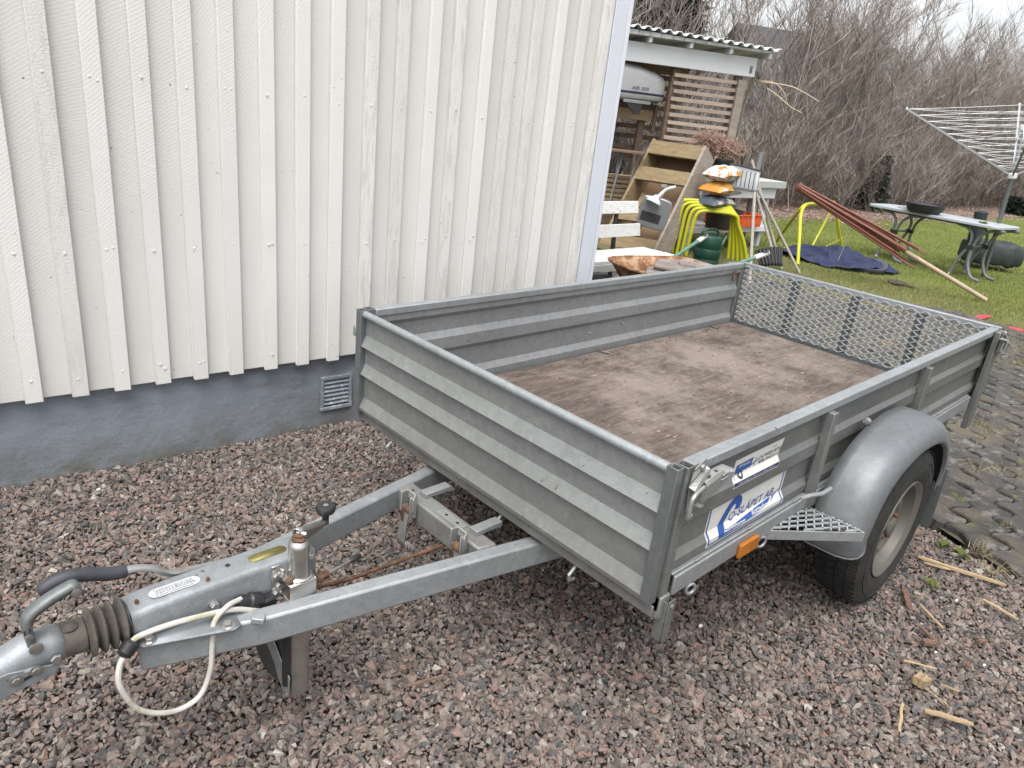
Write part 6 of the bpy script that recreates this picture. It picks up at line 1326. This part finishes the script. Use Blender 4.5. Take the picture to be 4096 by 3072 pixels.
# ------------------------------------------------------------------ bare hedge, neighbours, evergreens
class Twig:
    def __init__(s): s.v = []; s.f = []
    def add(s, P, r0, r1):
        n = len(P); ref = Vector((.3,.2,.93)); base = len(s.v)
        for i in range(n):
            t = (P[min(i+1,n-1)]-P[max(i-1,0)]).normalized(); u = ref.cross(t); u = u.normalized() if u.length > .05 else Vector((1,0,0)); w = t.cross(u); rr = r0+(r1-r0)*i/(n-1)
            for k in range(3): a = 2.094*k; q = P[i]+(u*math.cos(a)+w*math.sin(a))*rr; s.v.append((q.x,q.y,q.z))
        for i in range(n-1):
            for k in range(3): k2 = (k+1) % 3; s.f.append((base+i*3+k, base+i*3+k2, base+i*3+3+k2, base+i*3+3+k))
def grow(seed, H_, stems, nb, ntw, lean, spread=.32, thick=.030):
    r = random.Random(seed); T_ = Twig()
    for _ in range(stems):
        p = Vector((r.gauss(0,spread), r.gauss(0,spread), 0)); d = Vector((r.gauss(0,.20)+lean[0], r.gauss(0,.2)+lean[1], 1)).normalized(); h_ = H_*r.uniform(.7,1.05); n = 9; P = [p]
        for i in range(n): d = (d + Vector((r.gauss(0,.07)+lean[0]*.08, r.gauss(0,.07), .05))).normalized(); P.append(P[-1] + d*h_/n)
        r0 = thick*r.uniform(.5,1.2); T_.add(P, r0, .006)
        for k in range(nb):
            t = r.uniform(.12,.97); i = min(n-1, int(t*n)); b0 = P[i].lerp(P[i+1], t*n-i); a = r.uniform(0,6.28)
            bd = (Vector((math.cos(a)*.75+lean[0]*.8, math.sin(a)*.75+lean[1]*.8, r.uniform(.35,1.3)))).normalized(); bl_ = H_*r.uniform(.12,.30)*(1.15-t*.5); Q = [b0]; dd = bd
            for j in range(5): dd = (dd + Vector((r.gauss(0,.13), r.gauss(0,.13), .07))).normalized(); Q.append(Q[-1]+dd*bl_/5)
            T_.add(Q, r0*.33*(1.1-t*.5)+.003, .0035)
            for m_ in range(ntw):
                u = r.uniform(.15,1); j = min(4, int(u*5)); c0 = Q[j].lerp(Q[j+1], u*5-j); e = (dd*.7 + Vector((r.gauss(0,.6), r.gauss(0,.6), r.uniform(.0,.9)))).normalized(); l_ = r.uniform(.18,.55)
                c1 = c0+e*l_*.5; e2 = (e+Vector((r.gauss(0,.25),r.gauss(0,.25),.15))).normalized(); T_.add([c0, c1, c1+e2*l_*.5], .0042, .0022)
    me = bpy.data.meshes.new('branches'); me.from_pydata(T_.v, [], T_.f); return me
shr = [grow(40+i, 5.6, 9, 13, 15, (.13, -.04), .40, .017) for i in range(7)]
for me in shr: me.materials.append(M['bark'])
shl = [grow(80+i, 6.2, 4, 11, 12, (.06, -.03), .35, .045) for i in range(3)]
for me in shl: me.materials.append(M['bark_grey'])
r = random.Random(77); foot = lambda x: float(np.interp(x, [3, 8.5, 12, 15, 20, 34], [9.8, 8.3, 7.1, 6.6, 6.4, 5.6]))
cnt = 0
x = 4.0
for row, (off, x0, x1, st) in enumerate(((0, 5.0, 34, 1.3), (1.4, 4.0, 35, 1.8), (3.2, 19, 38, 2.4))):
    x = x0
    while x < x1:
        grey = r.random() < (.6 if x < 13 else .12); me = r.choice(shl if grey else shr)
        o = bpy.data.objects.new('bare_shrub', me); col.objects.link(o); y = foot(x) + off + r.uniform(-.25,.25)
        o.location = (x, y, -.02); s_ = r.uniform(.85,1.08)*(.92 if x > 18 else 1.0); o.scale = (s_, s_, s_*r.uniform(.9,1.08)); o.rotation_euler = (r.uniform(-.05,.05), r.uniform(-.03,.12), r.uniform(-.6,.6))
        tag(o, 'grey barked leafless shrub with upright stems in the tall garden hedge' if grey else 'red brown leafless shrub with slanting twigs in the tall garden hedge', 'shrub', 'grey barked shrubs of the bare hedge' if grey else 'leafless shrubs of the tall bare hedge'); WORLDLOC[o.name] = o.location
        x += st*r.uniform(.8,1.2)*(1.75 if x < 12.5 else 1.0); cnt += 1
print('shrubs', cnt, len(shr[0].polygons))
# low bramble-like undergrowth along the foot
und = [grow(140+i, 1.5, 12, 9, 8, (.1,-.1), .45, .012) for i in range(3)]
for me in und: me.materials.append(M['bark'])
for k in range(46):
    x = 7+k*.6+r.uniform(-.2,.2); o = bpy.data.objects.new('undergrowth_shrub', r.choice(und)); col.objects.link(o); o.location = (x, foot(x)-.35+r.uniform(-.3,.25), -.02); s_ = r.uniform(.7,1.15); o.scale = (s_,s_,s_); o.rotation_euler = (0,0,r.uniform(0,6.28))
    tag(o, 'low tangled bare undergrowth shrub at the foot of the hedge', 'shrub', 'low undergrowth along the hedge foot')
# pale crooked branch reaching out of the hedge beside the shelter
b0 = Vector((8.576, 4.417, 2.132)); P_ = [Vector(q) for q in ((9.510, 4.999, 1.874), (8.749, 4.518, 2.143), (8.623, 4.336, 2.127), (8.518, 4.116, 2.035), (8.482, 4.179, 1.956))]
T_ = Twig(); T_.add(bez(P_[:4], 4), .014, .008); 
for ch in ([(1700,780),(1715,850),(1650,870),(1620,940)], [(1620,715),(1760,730),(1850,820),(1890,930)], [(1700,780),(1800,850),(1900,940),(2000,1000)], [(1660,740),(1900,760),(2050,830),(2160,900)]):
    pass
chains = [[Vector((8.518, 4.116, 2.035)), Vector((8.539, 4.077, 1.938)), Vector((8.498, 4.152, 1.886)), Vector((8.487, 4.171, 1.781))], [Vector((8.623, 4.336, 2.127)), Vector((8.640, 4.102, 2.120)), Vector((8.717, 3.959, 2.005)), Vector((8.759, 3.879, 1.846))], [Vector((8.518, 4.116, 2.035)), Vector((8.599, 3.968, 1.951)), Vector((8.681, 3.812, 1.838)), Vector((8.762, 3.653, 1.770))], [Vector((8.639, 4.309, 2.122)), Vector((8.830, 3.959, 2.102)), Vector((8.941, 3.743, 2.024)), Vector((9.021, 3.578, 1.941))]]
for c_ in chains: T_.add(bez(c_, 4), .009, .004)
me = bpy.data.meshes.new('crooked_branch'); me.from_pydata(T_.v, [], T_.f); me.materials.append(M['pole_wood']); o = link('crooked_branch', me)
mb = MB(); q = Vector((9.510, 4.999, 1.874)); mb.tube([Vector((q.x, q.y, 0)), q], [.05,.02], 7); stem = mb.build('stem', M['bark_grey']); 
tag(stem, 'shrub stem with a pale crooked branch reaching out beside the shelter', 'shrub'); o.parent = stem; o.location = Vector(o.location) - Vector(stem.location); stem.name = 'crooked_shrub'

# low evergreens
def evergreen(name, c, h, w, n, label, cat='shrub', seed=1, taper=1.0):
    r = random.Random(seed); t = thing(name, c, label, cat); mb = MB()
    mb.tube([c, Vector(c)+Vector((0,0,h*.95))], [.05*h/2, .01], 7); mb.build('trunk', M['bark_grey'], t)
    mb = MB(); c = Vector(c)
    for _ in range(n):
        z = r.random()**.8; rad = w*(1-z*taper)*math.sqrt(r.random())+.05; a = r.uniform(0,6.28); p = c + Vector((rad*math.cos(a), rad*math.sin(a), z*h+.05)); d = Vector((math.cos(a)+r.gauss(0,.4), math.sin(a)+r.gauss(0,.4), r.gauss(-.1,.4))).normalized(); l_ = r.uniform(.08,.20)*max(1,h/3); u = d.orthogonal().normalized()*l_*.22
        mb.add([p-u, p+u, p+d*l_], [(0,1,2)]); u2 = d.cross(u).normalized()*l_*.22; mb.add([p-u2, p+u2, p+d*l_], [(0,1,2)])
    mb.build('crown', M['needle'], t, smooth=False, fix=False)
q = Vector((15.074, 4.934, 1.020)); evergreen('evergreen_shrub', (q.x+1.6, q.y+.5, 0), 1.2, .32, 380, 'dark evergreen shrub growing low inside the bare hedge', seed=2, taper=.6)
q = Vector((15.498, 11.310, 3.672)); evergreen('spruce_tree', (q.x-.3, q.y, 0), 8.5, 1.5, 7000, 'dark spruce standing behind the shelter roof', 'tree', 3, .85)
q = Vector((24.154, 4.138, 0.249)); evergreen('clipped_bush', (q.x, q.y, 0), .42, .28, 1500, 'small round dark bush at the far right end of the lawn', 'bush', 5, .3)
# houses beyond the hedge
def nhouse(c, ang, w, d, h, ridge, wall, label):
    t = thing('neighbour_house', c, label, 'house'); c = Vector(c); u = Vector((math.cos(ang), math.sin(ang), 0)); v_ = Vector((-u.y, u.x, 0)); P = lambda a, b_, z: c+u*a+v_*b_+Vector((0,0,z))
    mb = MB(); mb.hexa([P(-w,-d,-.05),P(w,-d,-.05),P(w,d,-.05),P(-w,d,-.05),P(-w,-d,h),P(w,-d,h),P(w,d,h),P(-w,d,h)]); mb.add([P(-w,-d,h),P(-w,d,h),P(-w,0,ridge)], [(0,1,2)]); mb.add([P(w,-d,h),P(w,d,h),P(w,0,ridge)], [(0,1,2)]); mb.build('wall', wall, t, smooth=False)
    for sg in (-1, 1): mb = MB(); e = .5; zz = h-(ridge-h)*e/d; mb.hexa([P(-w-e,sg*(d+e),zz),P(w+e,sg*(d+e),zz),P(w+e,0,ridge),P(-w-e,0,ridge),P(-w-e,sg*(d+e),zz+.15),P(w+e,sg*(d+e),zz+.15),P(w+e,0,ridge+.15),P(-w-e,0,ridge+.15)]); mb.build('roof', M['roof_dark'], t, smooth=False)
    mb = MB(); mb.hexa([P(.5,-.4,ridge-.6),P(1.1,-.4,ridge-.6),P(1.1,.4,ridge-.6),P(.5,.4,ridge-.6),P(.5,-.4,ridge+.9),P(1.1,-.4,ridge+.9),P(1.1,.4,ridge+.9),P(.5,.4,ridge+.9)]); mb.build('chimney', M['house_white'], t, smooth=False)
    for a in (-w*.6, -w*.1, w*.45):
        mb = MB(); mb.hexa([P(a,-d-.04,1.0),P(a+1.1,-d-.04,1.0),P(a+1.1,-d-.001,1.0),P(a,-d-.001,1.0),P(a,-d-.04,2.2),P(a+1.1,-d-.04,2.2),P(a+1.1,-d-.001,2.2),P(a,-d-.001,2.2)]); wn_ = mb.build('window', M['label'], t, smooth=False)
        mb = MB(); mb.hexa([P(a+.08,-d-.05,1.08),P(a+1.02,-d-.05,1.08),P(a+1.02,-d-.041,1.08),P(a+.08,-d-.041,1.08),P(a+.08,-d-.05,2.12),P(a+1.02,-d-.05,2.12),P(a+1.02,-d-.041,2.12),P(a+.08,-d-.041,2.12)]); mb.build('pane', M['glass'], wn_, smooth=False)
nhouse(Z0((38.105, 18.311, 2.443)), R(-28), 4.4, 4.2, 3.2, 6.2, M['house_white'], 'white neighbouring house with dark roof behind the bare hedge')
nhouse(Z0((58.307, 15.849, 1.557)), R(-60), 6, 4, 3.0, 5.4, M['house_yellow'], 'yellow neighbouring house far behind the right part of the hedge')
nhouse(Z0((31.738, 21.263, 1.757)), R(-35), 5, 4, 2.6, 4.6, M['house_white'], 'low white house seen through the slats of the shelter')

# ------------------------------------------------------------------ small things lying on the gravel
def splinter(p, q, w, h, mat, name, label, cat, group=None, seed=1, z=.006):
    r_ = random.Random(seed); a, b_ = Vector(p)+Vector((0,0,z)), Vector(q)+Vector((0,0,z+.004)); n = 7; d = (b_-a).normalized(); s = Vector((-d.y, d.x, 0)); rows = []
    for i in range(n):
        t = i/(n-1); c = a.lerp(b_, t) + s*r_.gauss(0,w*.12); e = min(1, (.8+1.5*t), (.7+2*(1-t))); ww = w/2*e*r_.uniform(.8,1.1); hh = h/2*e
        rows.append([tuple(c+s*ww-Vector((0,0,hh))), tuple(c+s*ww*.9+Vector((0,0,hh))), tuple(c-s*ww*.8+Vector((0,0,hh*r_.uniform(.7,1)))), tuple(c-s*ww-Vector((0,0,hh)))])
    mb = MB(); vs = [v for r2_ in rows for v in r2_]; fs = [(3,2,1,0), tuple(range(4*n-4, 4*n))]
    for i in range(n-1):
        for k in range(4): k2 = (k+1) % 4; fs.append((i*4+k, i*4+k2, i*4+4+k2, i*4+4+k))
    mb.add(vs, fs); return tag(mb.build(name, M[mat], smooth=False), label, cat, group)
SP = 'wood splinters scattered on the gravel'
splinter((1.641, -0.803, 0.000), (1.729, -1.087, 0.000), .013, .010, 'wood_chip', 'wood_stick', 'longest pale wood stick on gravel between the wheel and the pavers', 'stick', seed=1, z=.012)
splinter((1.622, -0.833, 0.000), (1.654, -0.916, 0.000), .007, .005, 'wood_chip', 'wood_splinter', 'thin splinter just below the longest pale stick', 'splinter', SP, 2, .010)
splinter((1.555, -1.055, 0.000), (1.527, -1.173, 0.000), .010, .006, 'wood_chip', 'wood_splinter', 'pale splinter near the right edge, second below the pavers', 'splinter', SP, 3, .012)
splinter((1.312, -0.921, -0.000), (1.233, -1.020, 0.000), .008, .005, 'wood_chip', 'wood_splinter', 'pale splinter slanting right below the tyre', 'splinter', SP, 4, .012)
splinter((0.787, -1.109, 0.000), (0.843, -1.220, 0.000), .016, .006, 'wood_chip', 'wood_splinter', 'broad orange tinted splinter nearest the bottom right corner', 'splinter', SP, 5, .013)
splinter((0.758, -1.060, 0.000), (0.635, -1.094, 0.000), .010, .005, 'wood_chip', 'wood_splinter', 'upright pointing splinter left of the broad orange one', 'splinter', SP, 6, .013)
splinter((0.956, -0.993, 0.000), (1.001, -1.074, 0.000), .006, .004, 'wood_chip', 'wood_splinter', 'thin splinter just above the cut wood block', 'splinter', SP, 7, .012)
splinter((0.879, -1.081, 0.000), (0.858, -1.151, 0.000), .004, .003, 'wood_chip', 'wood_splinter', 'hair thin splinter below the cut wood block', 'splinter', SP, 8, .014)
splinter((0.939, -1.107, 0.000), (0.951, -1.152, 0.000), .005, .004, 'wood_chip', 'wood_splinter', 'short yellow splinter right of the cut wood block', 'splinter', SP, 9, .014)
splinter((0.343, -1.136, 0.000), (0.400, -1.134, 0.000), .006, .004, 'wood_chip', 'wood_splinter', 'short splinter near the bottom edge', 'splinter', SP, 10)
splinter((0.196, -0.209, 0.000), (0.297, -0.144, 0.000), .006, .004, 'barkchip', 'twig', 'short dry twig upright on gravel below the drawbar tube', 'twig', None, 11, .014)
splinter((-0.336, -0.164, 0.000), (-0.238, -0.200, 0.000), .007, .005, 'barkchip', 'twig', 'grey twig lying on gravel left of the trailer corner shadow', 'twig', None, 12, .012)
splinter((1.180, -0.966, 0.000), (1.134, -1.034, 0.000), .014, .008, 'barkchip', 'bark_strip', 'dark bark strip on gravel behind the wheel', 'bark', None, 13, .012)
splinter((1.621, -0.646, 0.000), (1.871, -0.732, 0.000), .05, .012, 'barkchip', 'bark_strip', 'large dark bark strip between the tyre and the first pavers', 'bark', None, 14, .008)
splinter((1.369, -0.846, 0.000), (1.246, -0.913, 0.000), .022, .008, 'barkchip', 'bark_strip', 'reddish bark strip just right of the tyre contact', 'bark', None, 15, .010)
def woodblock(c, ang, w, d, h, mat, name, label, cat, z=.0):
    c = Vector(c)+Vector((0,0,z)); u = Vector((math.cos(ang), math.sin(ang), .08)); v_ = Vector((-math.sin(ang), math.cos(ang), 0)); mb = MB(); r_ = random.Random(int(ang*100))
    n = 7; rows = []
    for i in range(n): t = -1+2*i/(n-1); rows.append([tuple(c + u*w/2*s_ + v_*t*d/2 + Vector((0,0,hz))) for s_, hz in ((-1.0+r_.uniform(-.05,.05),0),(-.92+r_.uniform(-.06,.06),h+r_.uniform(-.003,.003)),(.9+r_.uniform(-.06,.06),h*.8+r_.uniform(-.003,.003)),(1.0+r_.uniform(-.05,.05),0))])
    vs = [v for r2_ in rows for v in r2_]; fs = [(3,2,1,0), tuple(range(4*n-4, 4*n))]
    for i in range(n-1):
        for k in range(4): k2 = (k+1) % 4; fs.append((i*4+k, i*4+k2, i*4+4+k2, i*4+4+k))
    mb.add(vs, fs); return tag(mb.build(name, M[mat], smooth=False), label, cat)
woodblock((0.908, -1.062, -0.000), -.2, .046, .034, .026, 'wood_chip', 'wood_block', 'short cut pale wood block on gravel at lower right', 'wood block', .004)
woodblock((1.119, -1.015, -0.000), -.9, .042, .024, .010, 'barkchip', 'bark_chip', 'brown rectangular bark chip above the pale wood block', 'bark', .008)
woodblock((1.285, -1.127, 0.000), -.6, .03, .012, .008, 'barkchip', 'bark_chip', 'brown bark chip near the right edge of the gravel', 'bark', .010)
woodblock((1.115, -1.127, 0.000), .1, .03, .016, .008, 'barkchip', 'bark_chip', 'dark bark chip right of the pale wood block', 'bark', .010)
def pebble(c, s, label, mat='chalk'):
    r_ = random.Random(int(s*1e5)); mb = MB(); mb.ell(Vector(c)+Vector((0,0,.006)), s*.8, s*.5, s*.35, 5, 3, .9); return tag(mb.build('white_pebble', M[mat], smooth=False), label, 'pebble')
pebble((0.558, -0.507, 0.000), .012, 'white pebble on gravel below the trailer corner plate'); pebble((-0.695, 1.287, 0.000), .010, 'white fragment on gravel by the foundation at left', 'chalk'); pebble((1.470, -0.995, -0.000), .010, 'white flake on gravel below the longest pale stick'); pebble((1.097, -1.043, 0.000), .008, 'white flake beside the rectangular bark chip'); pebble((0.105, 0.848, 0.000), .006, 'tiny white fragment on gravel in front of the vent'); pebble((1.168, -1.165, 0.000), .009, 'white flake beside the dark bark chip')
# little weeds at the edge of the pavers
def weed(c, n, label, seed):
    r_ = random.Random(seed); mb = MB(); c = Vector(c)
    for _ in range(n):
        a = r_.uniform(0,6.28); l_ = r_.uniform(.02,.05); d = Vector((math.cos(a), math.sin(a), r_.uniform(.1,.8))).normalized(); s = Vector((-math.sin(a), math.cos(a), 0))*l_*.16; m_ = c+d*l_*.55+Vector((0,0,.004)); mb.add([c, m_-s, c+d*l_, m_+s], [(0,1,2,3)])
    return tag(mb.build('weed', M['moss'], smooth=False, fix=False), label, 'weed')
weed((1.834, -0.904, 0.000), 16, 'small green weed rosette at the paver edge', 1); weed((1.841, -0.832, 0.000), 14, 'small green weed tuft on gravel nearer the mudflap', 2); weed((1.493, -0.909, 0.000), 9, 'tiny weed in the gravel under the pale stick', 3)
def strawtuft(c, n, label, seed):
    r_ = random.Random(seed); mb = MB(); c = Vector(c)
    for _ in range(n): a = r_.uniform(0,6.28); l_ = r_.uniform(.05,.12); mb.tube([c, c+Vector((math.cos(a)*l_*.5, math.sin(a)*l_*.5, l_*.5)), c+Vector((math.cos(a)*l_, math.sin(a)*l_, l_*.25))], .0009, 3)
    return tag(mb.build('straw_tuft', M['straw'], smooth=False, fix=False), label, 'dry grass')
strawtuft((1.795, -1.023, 0.000), 16, 'dry straw tuft at the front edge of the pavers', 4); strawtuft((2.802, -0.699, 0.000), 12, 'dry straw tuft in a paver joint right of the mudflap', 6)
